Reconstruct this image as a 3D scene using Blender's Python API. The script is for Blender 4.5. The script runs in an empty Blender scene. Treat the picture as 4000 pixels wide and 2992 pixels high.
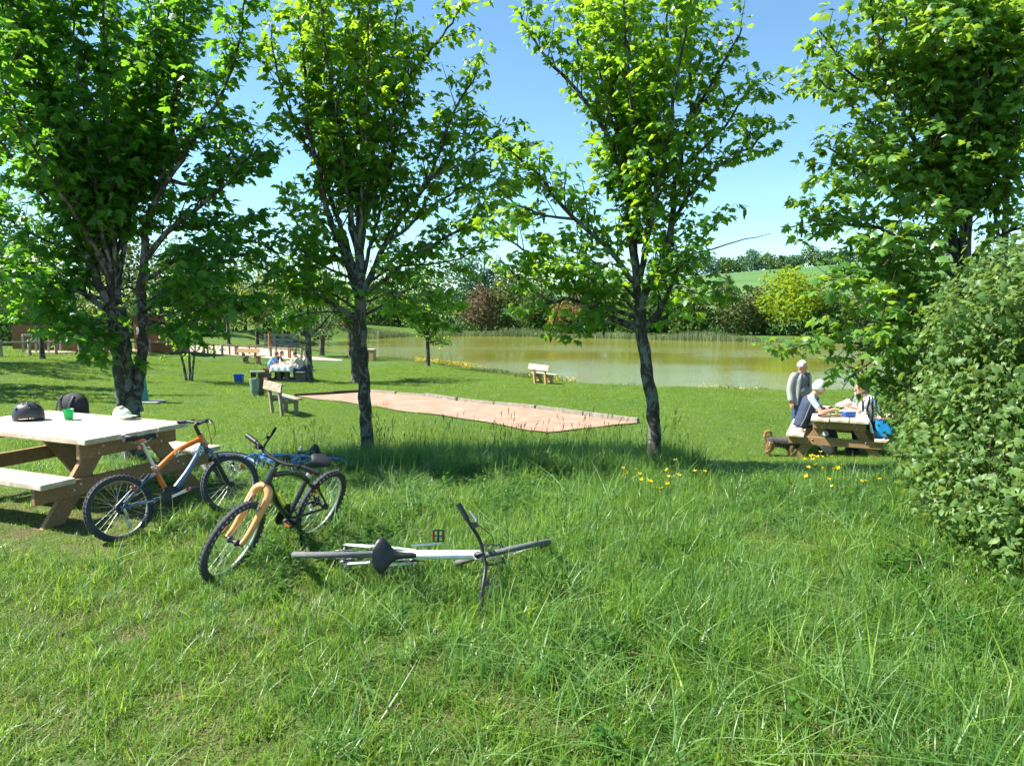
import bpy, bmesh, math, random
import numpy as np
from mathutils import Vector, Matrix, Euler, Quaternion

# ------------------------------------------------------------------ camera
SC = bpy.context.scene
COL = SC.collection
CAM_H = 1.80
FPX = 2800.0                      # focal length in pixels of the 4000 x 2992 photograph
HORIZON = 1210.0
PITCH = math.atan((1496 - HORIZON) / FPX)
cam_d = bpy.data.cameras.new('camera')
cam = bpy.data.objects.new('camera', cam_d)
COL.objects.link(cam)
cam.location = (0, 0, CAM_H)
cam.rotation_euler = (math.pi / 2 - PITCH, 0, 0)
cam_d.sensor_width = 36.0
cam_d.lens = 36.0 * FPX / 4000
cam_d.clip_start = 0.05
cam_d.clip_end = 4000
SC.camera = cam

# ------------------------------------------------------------------ sky, sun, exposure
SUN_EL = math.radians(50)
SUN_H = Vector((-1.0, 0.02)).normalized()          # horizontal direction towards the sun
W = bpy.data.worlds.new('World'); SC.world = W; W.use_nodes = True
nt = W.node_tree; nt.nodes.clear()
sky = nt.nodes.new('ShaderNodeTexSky'); sky.sky_type = 'NISHITA'; sky.sun_disc = False
sky.sun_elevation = SUN_EL
sky.sun_rotation = math.atan2(SUN_H.x, SUN_H.y)
sky.air_density = 1.0; sky.dust_density = 0.0; sky.ozone_density = 1.4; sky.altitude = 150
bgn = nt.nodes.new('ShaderNodeBackground'); bgn.inputs[1].default_value = 0.07
wo = nt.nodes.new('ShaderNodeOutputWorld')
tint = nt.nodes.new('ShaderNodeMix'); tint.data_type = 'RGBA'; tint.blend_type = 'MULTIPLY'; tint.inputs[0].default_value = 1.0
tint.inputs[7].default_value = (0.80, 1.04, 1.08, 1)          # the camera's cool white balance
nt.links.new(sky.outputs[0], tint.inputs[6]); nt.links.new(tint.outputs[2], bgn.inputs[0]); nt.links.new(bgn.outputs[0], wo.inputs[0])
sun_d = bpy.data.lights.new('sun', 'SUN'); sun_d.energy = 4.6; sun_d.angle = math.radians(0.53)
sun_d.color = (1.0, 0.95, 0.86)
sun = bpy.data.objects.new('sun', sun_d); COL.objects.link(sun)
sdir = Vector((SUN_H.x * math.cos(SUN_EL), SUN_H.y * math.cos(SUN_EL), math.sin(SUN_EL)))
sun.rotation_euler = sdir.to_track_quat('Z', 'Y').to_euler()
sun.location = (-20, 10, 40)
SC.view_settings.view_transform = 'Standard'
SC.view_settings.look = 'None'
SC.view_settings.exposure = 1.6
SC.view_settings.gamma = 1.0
SC.render.engine = 'CYCLES'
CY = SC.cycles
CY.use_denoising = True
try: CY.denoiser = 'OPENIMAGEDENOISE'
except Exception: pass
CY.max_bounces = 5; CY.diffuse_bounces = 3; CY.glossy_bounces = 2; CY.transmission_bounces = 4
CY.transparent_max_bounces = 6
CY.caustics_reflective = False; CY.caustics_refractive = False
CY.sample_clamp_indirect = 6.0
CY.use_adaptive_sampling = True; CY.adaptive_threshold = 0.04

RNG = random.Random(11)
NR = np.random.default_rng(5)
PI = math.pi
R = math.radians

# ------------------------------------------------------------------ pixel helpers (native photo pixels)
_cp, _sp = math.cos(PITCH), math.sin(PITCH)
def ray(px, py):
    a = (px - 2000) / FPX; b = -(py - 1496) / FPX
    return Vector((a, _cp + b * _sp, -_sp + b * _cp))
def at(px, py, Y):
    """the point on the pixel's ray at world depth Y"""
    d = ray(px, py)
    return Vector((0, 0, CAM_H)) + d * (Y / d.y)

# ------------------------------------------------------------------ terrain
def sst(a, b, x):
    t = np.clip((x - a) / (b - a), 0, 1); return t * t * (3 - 2 * t)
WATER_Z = -2.05
LAKE = np.array([(75, 26), (40, 29.5), (20, 31), (14, 31.6), (10.7, 31.8), (7.5, 32.8), (5, 34.3), (3, 36.2), (1.3, 38.4), (-0.8, 42), (-3.2, 47),
                 (-7, 52.5), (-11, 57), (-15, 60), (-18, 63), (-20.5, 70), (-21.5, 82), (-20.5, 95), (-17, 104), (-8, 108), (0, 106.5),
                 (10, 101), (20, 93), (29, 87.5), (40, 84), (60, 80), (95, 76), (110, 50)], float) * [1.085, 1.012]
def lake_sd(x, y):
    """signed distance to the shoreline, negative in the water"""
    x = np.asarray(x, float); y = np.asarray(y, float)
    d2 = np.full(x.shape, 1e18); ins = np.zeros(x.shape, bool)
    n = len(LAKE)
    for i in range(n):
        ax, ay = LAKE[i]; bx, by = LAKE[(i + 1) % n]
        ex, ey = bx - ax, by - ay
        t = np.clip(((x - ax) * ex + (y - ay) * ey) / (ex * ex + ey * ey), 0, 1)
        d2 = np.minimum(d2, (x - ax - t * ex) ** 2 + (y - ay - t * ey) ** 2)
        c = (ay > y) != (by > y)
        with np.errstate(divide='ignore', invalid='ignore'):
            xi = ax + (y - ay) * ex / (ey if ey != 0 else 1e-9)
        ins ^= c & (x < xi)
    d = np.sqrt(d2)
    return np.where(ins, -d, d)
_PY = np.array([-60, 0, 5, 6.8, 7.6, 8.7, 9.9, 11.2, 12.4, 14.6, 18.7, 24.3, 29, 34, 44, 60, 200, 3000], float)
_PZ = np.array([0.3, 0.0, 0.0, -0.02, -0.06, -0.13, -0.33, -0.62, -0.78, -0.91, -0.99, -1.20, -1.43, -1.56, -1.64, -1.66, -1.66, -1.66], float)
def ground(x, y):
    x = np.asarray(x, float); y = np.asarray(y, float)
    z = np.interp(y, _PY, _PZ)
    z = z + 1.2 * sst(-8, -28, x) * sst(14, 32, y) + 1.5 * sst(-35, -90, x) * sst(14, 40, y)
    z = z + 0.035 * np.sin(x * 0.9 + 1.3) * np.sin(y * 0.7) * sst(1, 6, np.abs(y) + 1) * (1 - sst(100, 140, y))
    hill = 23 * sst(150, 430, y) * (0.35 + 0.65 * sst(-140, 160, x)) + 14 * sst(60, 330, x) * sst(150, 430, y)
    z = z + hill + 6 * sst(420, 900, y) * 0
    sd = lake_sd(x, y)
    near = np.where(y > 70, 5.0, 4.0)
    zs = WATER_Z + 0.06 + np.clip(sd, -10, 60) * 0.16
    z = np.where(sd < near, np.minimum(z, np.where(sd > 0, WATER_Z + 0.05 + (z - WATER_Z - 0.05) * sst(0, 1, sd / near), WATER_Z - 0.12 * np.minimum(-sd, 9) - 0.02)), z)
    return z
def gz(x, y): return float(ground(np.array([x]), np.array([y]))[0])
def gp(px, py):
    """where the pixel's ray meets the ground"""
    d = ray(px, py); o = Vector((0, 0, CAM_H)); t0 = 0.5; t = 0.5
    ts = np.concatenate([np.linspace(1, 60, 2400), np.linspace(60, 700, 3000)])
    X = d.x * ts; Y = d.y * ts; Z = CAM_H + d.z * ts
    G = ground(X, Y)
    k = np.argmax(Z < G)
    if not (Z < G).any(): k = len(ts) - 1
    if k > 0:
        a = Z[k-1] - G[k-1]; b = G[k] - Z[k]
        t = ts[k-1] + (ts[k] - ts[k-1]) * a / max(a + b, 1e-9)
    else: t = ts[0]
    return Vector((d.x * t, d.y * t, gz(d.x * t, d.y * t)))

# ------------------------------------------------------------------ materials
MATS = {}
class NT:
    def __init__(s, name):
        s.m = bpy.data.materials.new(name); s.m.use_nodes = True
        s.t = s.m.node_tree; s.t.nodes.clear()
        s.out = s.n('ShaderNodeOutputMaterial')
    def n(s, typ, **kw):
        x = s.t.nodes.new(typ)
        for k, v in kw.items():
            if k.startswith('i_'): x.inputs[k[2:].replace('_', ' ')].default_value = v
            else: setattr(x, k, v)
        return x
    def l(s, a, b): s.t.links.new(a, b)
    def ramp(s, fac, stops, interp='LINEAR'):
        r = s.n('ShaderNodeValToRGB'); r.color_ramp.interpolation = interp
        e = r.color_ramp.elements
        while len(e) < len(stops): e.new(0.5)
        for k, (p, c) in enumerate(stops):
            e[k].position = p; e[k].color = (*c, 1) if len(c) == 3 else c
        s.l(fac, r.inputs[0]); return r.outputs[0]
    def mix(s, fac, a, b, mode='MIX'):
        x = s.n('ShaderNodeMix', data_type='RGBA', blend_type=mode)
        for sock, v in ((x.inputs[0], fac), (x.inputs[6], a), (x.inputs[7], b)):
            if hasattr(v, 'is_output'): s.l(v, sock)
            elif isinstance(v, (int, float)): sock.default_value = v
            else: sock.default_value = (*v, 1) if len(v) == 3 else v
        return x.outputs[2]
    def math(s, op, a, b=0.0):
        x = s.n('ShaderNodeMath', operation=op)
        for sock, v in ((x.inputs[0], a), (x.inputs[1], b)):
            if hasattr(v, 'is_output'): s.l(v, sock)
            else: sock.default_value = v
        return x.outputs[0]
    def noise(s, vec, scale, detail=4, rough=0.55, dist=0.0):
        x = s.n('ShaderNodeTexNoise'); x.inputs['Scale'].default_value = scale
        x.inputs['Detail'].default_value = detail; x.inputs['Roughness'].default_value = rough
        x.inputs['Distortion'].default_value = dist
        if vec is not None: s.l(vec, x.inputs['Vector'])
        return x.outputs[0]
    def coords(s, kind='Object'):
        return s.n('ShaderNodeTexCoord').outputs[kind]
    def mapping(s, vec, scale=(1, 1, 1), rot=(0, 0, 0)):
        x = s.n('ShaderNodeMapping'); x.inputs['Scale'].default_value = scale; x.inputs['Rotation'].default_value = rot
        s.l(vec, x.inputs[0]); return x.outputs[0]
    def bump(s, h, strength=0.3, dist=0.01):
        x = s.n('ShaderNodeBump'); x.inputs['Strength'].default_value = strength; x.inputs['Distance'].default_value = dist
        s.l(h, x.inputs['Height']); return x.outputs[0]
    def pbr(s, col, rough=0.6, metal=0.0, normal=None, spec=None, **kw):
        p = s.n('ShaderNodeBsdfPrincipled')
        def put(k, v):
            if hasattr(v, 'is_output'): s.l(v, p.inputs[k])
            elif k == 'Base Color' and len(v) == 3: p.inputs[k].default_value = (*v, 1)
            else: p.inputs[k].default_value = v
        put('Base Color', col); put('Roughness', rough); put('Metallic', metal)
        if spec is not None: put('Specular IOR Level', spec)
        if normal is not None: s.l(normal, p.inputs['Normal'])
        for k, v in kw.items(): put(k.replace('_', ' '), v)
        return p
    def done(s, shader):
        s.l(shader.outputs[0] if hasattr(shader, 'outputs') else shader, s.out.inputs[0]); return s.m

def plain(name, col, rough=0.5, metal=0.0, var=0.18, scale=14.0, bump=0.0, bscale=60.0, spec=None, coat=0.0):
    """one colour with mottling and a little relief"""
    if name in MATS: return MATS[name]
    a = NT(name); co = a.coords()
    n = a.noise(co, scale, 5, 0.6)
    c = a.ramp(n, [(0.25, [x * (1 - var) for x in col]), (0.75, [min(1, x * (1 + var)) for x in col])])
    nn = a.bump(a.noise(co, bscale, 3), bump, 0.004) if bump else None
    r = a.math('ADD', a.math('MULTIPLY', a.noise(co, scale * 2.3, 3), 0.25), rough - 0.12)
    p = a.pbr(c, r, metal, nn, spec)
    if coat: p.inputs['Coat Weight'].default_value = coat
    MATS[name] = a.done(p); return MATS[name]

def wood(name, dark, light, rough=0.7, grain=(1.2, 22, 22), weather=None, bump=0.35):
    """grain along local x"""
    if name in MATS: return MATS[name]
    a = NT(name); co = a.coords()
    mp = a.mapping(co, grain)
    oi = a.n('ShaderNodeObjectInfo')
    add = a.n('ShaderNodeVectorMath', operation='ADD'); a.l(mp, add.inputs[0])
    sc = a.n('ShaderNodeVectorMath', operation='SCALE'); a.l(oi.outputs['Location'], sc.inputs[0]); sc.inputs['Scale'].default_value = 7.3
    a.l(sc.outputs[0], add.inputs[1])
    n1 = a.noise(add.outputs[0], 3.0, 6, 0.65, 0.6)
    n2 = a.noise(co, 5.0, 4)
    c = a.ramp(n1, [(0.3, dark), (0.7, light)])
    c = a.mix(a.math('MULTIPLY', n2, 0.5), c, [x * 0.6 for x in dark])
    if weather: c = a.mix(a.ramp(a.noise(co, 9, 5), [(0.45, (0, 0, 0)), (0.65, (1, 1, 1))]), c, weather)
    MATS[name] = a.done(a.pbr(c, rough, 0, a.bump(n1, bump, 0.003))); return MATS[name]

def leaf_mat(name, dark, light, trans=(0.25, 0.45, 0.04), tfac=0.42, rough=0.42, clump=0.8, spec=0.4):
    if name in MATS: return MATS[name]
    a = NT(name)
    ge = a.n('ShaderNodeNewGeometry'); oi = a.n('ShaderNodeObjectInfo')
    rnd = a.math('FRACT', a.math('ADD', ge.outputs['Random Per Island'], oi.outputs['Random']))
    nz = a.noise(ge.outputs['Position'], clump, 2)
    f = a.math('ADD', a.math('MULTIPLY', rnd, 0.65), a.math('MULTIPLY', a.math('SUBTRACT', nz, 0.3), 0.8))
    c = a.ramp(f, [(0.05, dark), (0.95, light)])
    t = a.mix(1.0, c, trans, 'MULTIPLY')
    tb = a.n('ShaderNodeBsdfTranslucent')
    tc = a.mix(rnd, [x * 0.75 for x in trans], [min(1, x * 1.15) for x in trans])
    a.l(tc, tb.inputs[0])
    p = a.pbr(c, rough, 0, None, spec)
    mx = a.n('ShaderNodeMixShader'); mx.inputs[0].default_value = tfac
    a.l(p.outputs[0], mx.inputs[1]); a.l(tb.outputs[0], mx.inputs[2])
    MATS[name] = a.done(mx); return MATS[name]

def bark_mat(name, dark, light, lichen, patch=0.55, scale=9.0):
    if name in MATS: return MATS[name]
    a = NT(name); co = a.coords()
    mp = a.mapping(co, (1, 1, 0.45))
    n1 = a.noise(mp, scale * 4, 6, 0.7)
    c = a.ramp(n1, [(0.3, dark), (0.75, light)])
    pt = a.noise(a.mapping(co, (1, 1, 0.7)), scale, 4, 0.6, 1.2)
    f = a.ramp(pt, [(patch - 0.03, (0, 0, 0)), (patch + 0.03, (1, 1, 1))])
    lc = a.mix(a.noise(co, scale * 5, 4), lichen, [x * 0.55 for x in lichen])
    c = a.mix(f, c, lc)
    MATS[name] = a.done(a.pbr(c, 0.9, 0, a.bump(a.math('ADD', n1, a.math('MULTIPLY', pt, 0.5)), 0.6, 0.02), 0.2)); return MATS[name]

# ------------------------------------------------------------------ mesh helpers
class MB:
    """collects shapes for ONE mesh object"""
    def __init__(s): s.v = []; s.f = []; s.sm = []; s.mi = []; s.cur = 0
    def add(s, vs, fs, smooth=False):
        b = len(s.v); s.v.extend([tuple(v) for v in vs])
        for f in fs: s.f.append(tuple(i + b for i in f)); s.sm.append(smooth); s.mi.append(s.cur)
        return s
    def box(s, c, size, rot=None, taper=1.0):
        hx, hy, hz = [k / 2 for k in size]; c = Vector(c)
        vs = []
        for z in (-hz, hz):
            k = taper if z > 0 else 1.0
            for x, y in ((-hx, -hy), (hx, -hy), (hx, hy), (-hx, hy)):
                v = Vector((x * k, y * k, z))
                if rot is not None: v = rot @ v
                vs.append(c + v)
        return s.add(vs, [(3, 2, 1, 0), (4, 5, 6, 7), (0, 1, 5, 4), (1, 2, 6, 5), (2, 3, 7, 6), (3, 0, 4, 7)])
    def rbox(s, c, size, r=0.01, rot=None):
        """box with bevelled edges"""
        bm = bmesh.new(); bmesh.ops.create_cube(bm, size=1)
        for v in bm.verts: v.co = Vector((v.co.x * size[0], v.co.y * size[1], v.co.z * size[2]))
        bmesh.ops.bevel(bm, geom=bm.edges[:], offset=min(r, min(size) * 0.45), segments=2, profile=0.6, affect='EDGES')
        c = Vector(c)
        bm.verts.index_update()
        vs = [c + (rot @ v.co if rot is not None else v.co) for v in bm.verts]
        fs = [tuple(v.index for v in f.verts) for f in bm.faces]; bm.free()
        return s.add(vs, fs)
    def beam(s, p0, p1, w, h, up=(0, 0, 1), ext=0.0):
        """bar from p0 to p1; w across, h along up"""
        p0 = Vector(p0); p1 = Vector(p1); d = (p1 - p0).normalized(); p0 = p0 - d * ext; p1 = p1 + d * ext
        u = Vector(up); u = (u - d * u.dot(d))
        u = u.normalized() if u.length > 1e-6 else d.orthogonal().normalized()
        sd = d.cross(u)
        vs = [p + sd * (a * w / 2) + u * (b * h / 2) for p in (p0, p1) for a, b in ((-1, -1), (1, -1), (1, 1), (-1, 1))]
        return s.add(vs, [(3, 2, 1, 0), (4, 5, 6, 7), (0, 1, 5, 4), (1, 2, 6, 5), (2, 3, 7, 6), (3, 0, 4, 7)])
    def tube(s, pts, rad, n=8, cap=True, smooth=True, flat=1.0, closed=False):
        pts = [Vector(p) for p in pts]; m = len(pts)
        rad = [rad] * m if isinstance(rad, (int, float)) else list(rad)
        vs = []; fs = []; u = None
        for i, p in enumerate(pts):
            if closed: d = pts[(i + 1) % m] - pts[i - 1]
            else: d = pts[min(i + 1, m - 1)] - pts[max(i - 1, 0)]
            d = d.normalized() if d.length > 1e-9 else Vector((0, 0, 1))
            if u is None:
                u = d.orthogonal().normalized()
                if abs(d.z) < 0.9: u = (Vector((0, 0, 1)) - d * d.z).normalized()
            else:
                u = u - d * u.dot(d); u = u.normalized() if u.length > 1e-6 else d.orthogonal().normalized()
            w = d.cross(u)
            for k in range(n):
                a = 2 * PI * k / n
                vs.append(p + (w * math.cos(a) + u * math.sin(a) * flat) * rad[i])
        rings = m if closed else m - 1
        for i in range(rings):
            j = (i + 1) % m
            for k in range(n):
                fs.append((i * n + k, i * n + (k + 1) % n, j * n + (k + 1) % n, j * n + k))
        s.add(vs, fs, smooth)
        if cap and not closed:
            s.add(vs[:n], [tuple(range(n - 1, -1, -1))]); s.add(vs[-n:], [tuple(range(n))])
        return s
    def lathe(s, prof, n=20, axis='Z', c=(0, 0, 0), rot=None, smooth=True, cap=True):
        c = Vector(c); vs = []; fs = []
        for r, z in prof:
            for k in range(n):
                a = 2 * PI * k / n
                v = Vector((r * math.cos(a), r * math.sin(a), z))
                if axis == 'Y': v = Vector((v.x, v.z, v.y))
                elif axis == 'X': v = Vector((v.z, v.x, v.y))
                if rot is not None: v = rot @ v
                vs.append(c + v)
        for i in range(len(prof) - 1):
            for k in range(n):
                q = (i * n + k, i * n + (k + 1) % n, (i + 1) * n + (k + 1) % n, (i + 1) * n + k)
                fs.append(q if axis != 'Y' else q[::-1])
        s.add(vs, fs, smooth)
        if cap:
            if prof[0][0] > 1e-5: s.add(vs[:n], [tuple(range(n - 1, -1, -1)) if axis != 'Y' else tuple(range(n))])
            if prof[-1][0] > 1e-5: s.add(vs[-n:], [tuple(range(n)) if axis != 'Y' else tuple(range(n - 1, -1, -1))])
        return s
    def ellipsoid(s, c, r, n=16, m=10, rot=None):
        prof = []
        vs = []; fs = []; c = Vector(c)
        for i in range(m + 1):
            t = PI * i / m
            for k in range(n):
                a = 2 * PI * k / n
                v = Vector((r[0] * math.sin(t) * math.cos(a), r[1] * math.sin(t) * math.sin(a), -r[2] * math.cos(t)))
                vs.append(c + (rot @ v if rot is not None else v))
        for i in range(m):
            for k in range(n):
                fs.append((i * n + k, i * n + (k + 1) % n, (i + 1) * n + (k + 1) % n, (i + 1) * n + k))
        return s.add(vs, fs, True)
    def prism(s, outline, z0, z1, to=None):
        """outline (x, y) extruded z0..z1; to maps a local Vector to place"""
        n = len(outline); to = to or (lambda v: v)
        vs = [to(Vector((x, y, z0))) for x, y in outline] + [to(Vector((x, y, z1))) for x, y in outline]
        return s.add(vs, [tuple(range(n - 1, -1, -1)), tuple(range(n, 2 * n))] + [(i, (i + 1) % n, n + (i + 1) % n, n + i) for i in range(n)])
    def xf(s, M):
        s.v = [tuple(M @ Vector(v)) for v in s.v]; return s
    def mesh(s, name, mats):
        me = bpy.data.meshes.new(name); me.from_pydata(s.v, [], s.f)
        me.polygons.foreach_set('use_smooth', s.sm)
        for m in (mats if isinstance(mats, (list, tuple)) else [mats]): me.materials.append(m)
        if any(s.mi): me.polygons.foreach_set('material_index', s.mi)
        me.update(); return me
    def obj(s, name, mat, parent=None, M=None):
        return link(name, s.mesh(name, mat), parent, M)

def link(name, data, parent=None, M=None):
    o = bpy.data.objects.new(name, data); COL.objects.link(o)
    if M is not None: o.matrix_basis = M
    if parent is not None: o.parent = parent
    return o
def tag(o, label=None, cat=None, group=None, kind=None):
    if label: o['label'] = label
    if cat: o['category'] = cat
    if group: o['group'] = group
    if kind: o['kind'] = kind
    return o
def thing(name, label, cat, loc=(0, 0, 0), rz=0.0, group=None, M=None):
    o = bpy.data.objects.new(name, None); COL.objects.link(o); o.empty_display_size = 0.1
    if M is not None: o.matrix_basis = M
    else: o.location = loc; o.rotation_euler = (0, 0, rz)
    return tag(o, label, cat, group)
def np_mesh(name, V, F, mat, smooth=False, tri=None):
    """V (n,3); F (m,k) one face size"""
    me = bpy.data.meshes.new(name)
    V = np.asarray(V, np.float32); F = np.asarray(F, np.int32)
    me.vertices.add(len(V)); me.vertices.foreach_set('co', V.ravel())
    k = F.shape[1]
    me.loops.add(F.size); me.loops.foreach_set('vertex_index', F.ravel())
    me.polygons.add(len(F)); me.polygons.foreach_set('loop_start', np.arange(0, F.size, k, dtype=np.int32))
    try: me.polygons.foreach_set('loop_total', np.full(len(F), k, np.int32))
    except Exception: pass
    if smooth: me.polygons.foreach_set('use_smooth', np.ones(len(F), bool))
    for m in (mat if isinstance(mat, (list, tuple)) else [mat]): me.materials.append(m)
    me.update(calc_edges=True); me.validate(); return me
def spline(pts, n):
    """Catmull-Rom through pts, n samples"""
    P = [Vector(p) for p in pts]; P = [P[0] * 2 - P[1]] + P + [P[-1] * 2 - P[-2]]
    out = []
    m = len(P) - 3
    for i in range(n):
        t = i / (n - 1) * m; k = min(int(t), m - 1); t -= k
        a, b, c, d = P[k:k + 4]
        out.append(0.5 * ((2 * b) + (c - a) * t + (2 * a - 5 * b + 4 * c - d) * t * t + (3 * b - 3 * c + d - a) * t ** 3))
    return out
def copy_tree(o, parent=None):
    c = o.copy(); COL.objects.link(c); c.parent = parent
    for ch in o.children: copy_tree(ch, c)
    return c

# ================================================================== SETTING
def arange_join(*segs):
    out = []
    for a, b, s in segs: out.append(np.arange(a, b, s))
    return np.concatenate(out + [[segs[-1][1]]])
gx = arange_join((-900, -150, 30), (-150, -45, 4), (-45, -12, 0.8), (-12, 12, 0.33), (12, 45, 0.8), (45, 150, 4), (150, 900, 30))
gy = arange_join((-40, 1, 2), (1, 14, 0.25), (14, 66, 0.42), (66, 126, 0.8), (126, 500, 6), (500, 1500, 50))
GX, GY = np.meshgrid(gx, gy)
GZ = ground(GX, GY)
nx, ny = len(gx), len(gy)
idx = np.arange(nx * ny).reshape(ny, nx)
GF = np.stack([idx[:-1, :-1], idx[:-1, 1:], idx[1:, 1:], idx[1:, :-1]], -1).reshape(-1, 4)

a = NT('ground_lawn'); ge = a.n('ShaderNodeNewGeometry'); P = ge.outputs['Position']
sep = a.n('ShaderNodeSeparateXYZ'); a.l(P, sep.inputs[0])
n1 = a.noise(P, 0.55, 5, 0.6); n2 = a.noise(P, 7, 5, 0.7); n3 = a.noise(a.mapping(P, (1, 1, 1)), 42, 3, 0.6)
g = a.ramp(n1, [(0.3, (0.050, 0.105, 0.014)), (0.5, (0.075, 0.140, 0.020)), (0.72, (0.115, 0.170, 0.035))])
g = a.mix(a.ramp(n2, [(0.35, (0, 0, 0)), (0.75, (0.7, 0.7, 0.7))]), g, (0.055, 0.125, 0.014))
g = a.mix(a.ramp(n3, [(0.4, (0, 0, 0)), (0.8, (0.6, 0.6, 0.6))]), g, (0.13, 0.19, 0.045))
# trodden, drier soil close to the camera
soil = a.ramp(a.noise(P, 18, 5, 0.7), [(0.3, (0.075, 0.050, 0.028)), (0.55, (0.15, 0.105, 0.06)), (0.75, (0.25, 0.19, 0.11))])
nearf = a.math('MULTIPLY', a.ramp(sep.outputs[1], [(0.0, (1, 1, 1)), (1.0, (0, 0, 0))]), 1.0)
mr = a.n('ShaderNodeMapRange'); a.l(sep.outputs[1], mr.inputs[0]); mr.inputs[1].default_value = 6.0; mr.inputs[2].default_value = 9.0; mr.inputs[3].default_value = 0.72; mr.inputs[4].default_value = 0.0
wear = a.math('MULTIPLY', mr.outputs[0], a.ramp(a.noise(P, 1.6, 5, 0.6), [(0.35, (0.2, 0.2, 0.2)), (0.6, (1, 1, 1))]))
g = a.mix(wear, g, soil)
# the crop field on the hill
mr2 = a.n('ShaderNodeMapRange'); a.l(sep.outputs[1], mr2.inputs[0]); mr2.inputs[1].default_value = 150; mr2.inputs[2].default_value = 165
fld = a.ramp(a.noise(a.mapping(P, (0.4, 2.2, 1)), 0.012, 4), [(0.3, (0.050, 0.135, 0.040)), (0.55, (0.085, 0.165, 0.050)), (0.75, (0.15, 0.18, 0.05))])
wv = a.n('ShaderNodeTexWave'); wv.inputs['Scale'].default_value = 0.06; wv.inputs['Distortion'].default_value = 0.6
a.l(a.mapping(P, (1, 0.2, 0)), wv.inputs[0])
fld = a.mix(a.math('MULTIPLY', wv.outputs[1], 0.18), fld, (0.11, 0.19, 0.07))
g = a.mix(mr2.outputs[0], g, fld)
lawn_m = a.done(a.pbr(g, 0.95, 0, a.bump(a.math('ADD', n3, n2), 0.9, 0.05), 0.15))
gme = np_mesh('ground', np.stack([GX, GY, GZ], -1).reshape(-1, 3), GF, lawn_m, smooth=True)
tag(link('ground', gme), kind='structure')

# water
a = NT('lake_water'); ge = a.n('ShaderNodeNewGeometry'); P = ge.outputs['Position']
w1 = a.noise(a.mapping(P, (0.55, 2.2, 1), (0, 0, 0.25)), 1.7, 4, 0.6)
w2 = a.noise(a.mapping(P, (0.6, 1.6, 1)), 6.5, 3, 0.6)
msk = a.ramp(a.noise(a.mapping(P, (0.35, 1, 1), (0, 0, 0.2)), 0.055, 4, 0.6), [(0.40, (0.10, 0.10, 0.10)), (0.62, (1, 1, 1))])
h = a.math('MULTIPLY', a.math('ADD', w1, a.math('MULTIPLY', w2, 0.35)), msk)
bp = a.n('ShaderNodeBump'); bp.inputs['Distance'].default_value = 0.12; bp.inputs['Strength'].default_value = 0.34; a.l(h, bp.inputs['Height'])
wc = a.mix(a.noise(P, 0.05, 3), (0.185, 0.205, 0.022), (0.215, 0.225, 0.040))
water_m = a.done(a.pbr(wc, 0.06, 0, bp.outputs[0], 0.5))
wb = MB(); wv_ = [(float(x), float(y), WATER_Z) for x, y in LAKE * 1.0]
cx, cy = 20, 65
ex = []
for x, y in LAKE:
    d = Vector((x - cx, y - cy)); d = d * (1 + 1.2 / max(d.length, 1)); ex.append((cx + d.x, cy + d.y))
bm = bmesh.new(); vs = [bm.verts.new((x, y, WATER_Z)) for x, y in ex]; f = bm.faces.new(vs)
f.normal_update()
if f.normal.z < 0: f.normal_flip()
bmesh.ops.triangulate(bm, faces=bm.faces[:])
wm = bpy.data.meshes.new('lake_water'); bm.to_mesh(wm); bm.free(); wm.materials.append(water_m)
tag(link('lake_water', wm), kind='structure')

# gravel court with its edging boards
PIT = [Vector(gp(*q)[:2]) for q in ((1150, 1549), (1450, 1533), (2500, 1654), (2130, 1694))]
a = NT('court_gravel'); P = a.n('ShaderNodeNewGeometry').outputs['Position']
g = a.ramp(a.noise(P, 2.2, 5, 0.65), [(0.3, (0.27, 0.165, 0.11)), (0.55, (0.35, 0.235, 0.165)), (0.75, (0.44, 0.34, 0.26))])
g = a.mix(a.ramp(a.noise(P, 90, 3), [(0.45, (0, 0, 0)), (0.7, (0.6, 0.6, 0.6))]), g, (0.28, 0.18, 0.13))
grav_m = a.done(a.pbr(g, 0.95, 0, a.bump(a.noise(P, 70, 4), 0.6, 0.02), 0.2))
def sheet(name, fn, nu, nv, mat, lift, kind='structure'):
    V = []; F = []
    for i in range(nu + 1):
        for j in range(nv + 1):
            x, y = fn(i / nu, j / nv); V.append((x, y, 0))
    V = np.array(V, float); V[:, 2] = ground(V[:, 0], V[:, 1]) + lift
    for i in range(nu):
        for j in range(nv):
            b = i * (nv + 1) + j; F.append((b, b + nv + 1, b + nv + 2, b + 1))
    me = np_mesh(name, V, F, mat, True)
    if me.polygons[0].normal.z < 0: me.flip_normals()
    return tag(link(name, me), kind=kind)
def pit_fn(u, v):
    wob = 0.05 * math.sin(u * 31) * (1 if v < 0.05 else 0) + 0.10 * math.sin(v * 17 + 2) * (1 if u > 0.97 else 0)
    p = (PIT[0] * (1 - u) + PIT[3] * u) * (1 - v) + (PIT[1] * (1 - u) + PIT[2] * u) * v
    d = (PIT[3] - PIT[0]).normalized(); q = Vector((-d.y, d.x))
    p = p + q * wob
    return p.x, p.y
court = sheet('gravel_court', pit_fn, 44, 12, grav_m, 0.03)
timb = wood('edging_timber', (0.16, 0.125, 0.085), (0.34, 0.29, 0.22), 0.9, weather=(0.30, 0.29, 0.26))
timb_d = wood('edging_timber_dark', (0.035, 0.022, 0.015), (0.09, 0.06, 0.042), 0.9)
kerb = thing('edging_kerb', 'low pale timber edging along the lake side of the gravel court', 'edging', (PIT[1].x, PIT[1].y, gz(PIT[1].x, PIT[1].y)))
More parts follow.
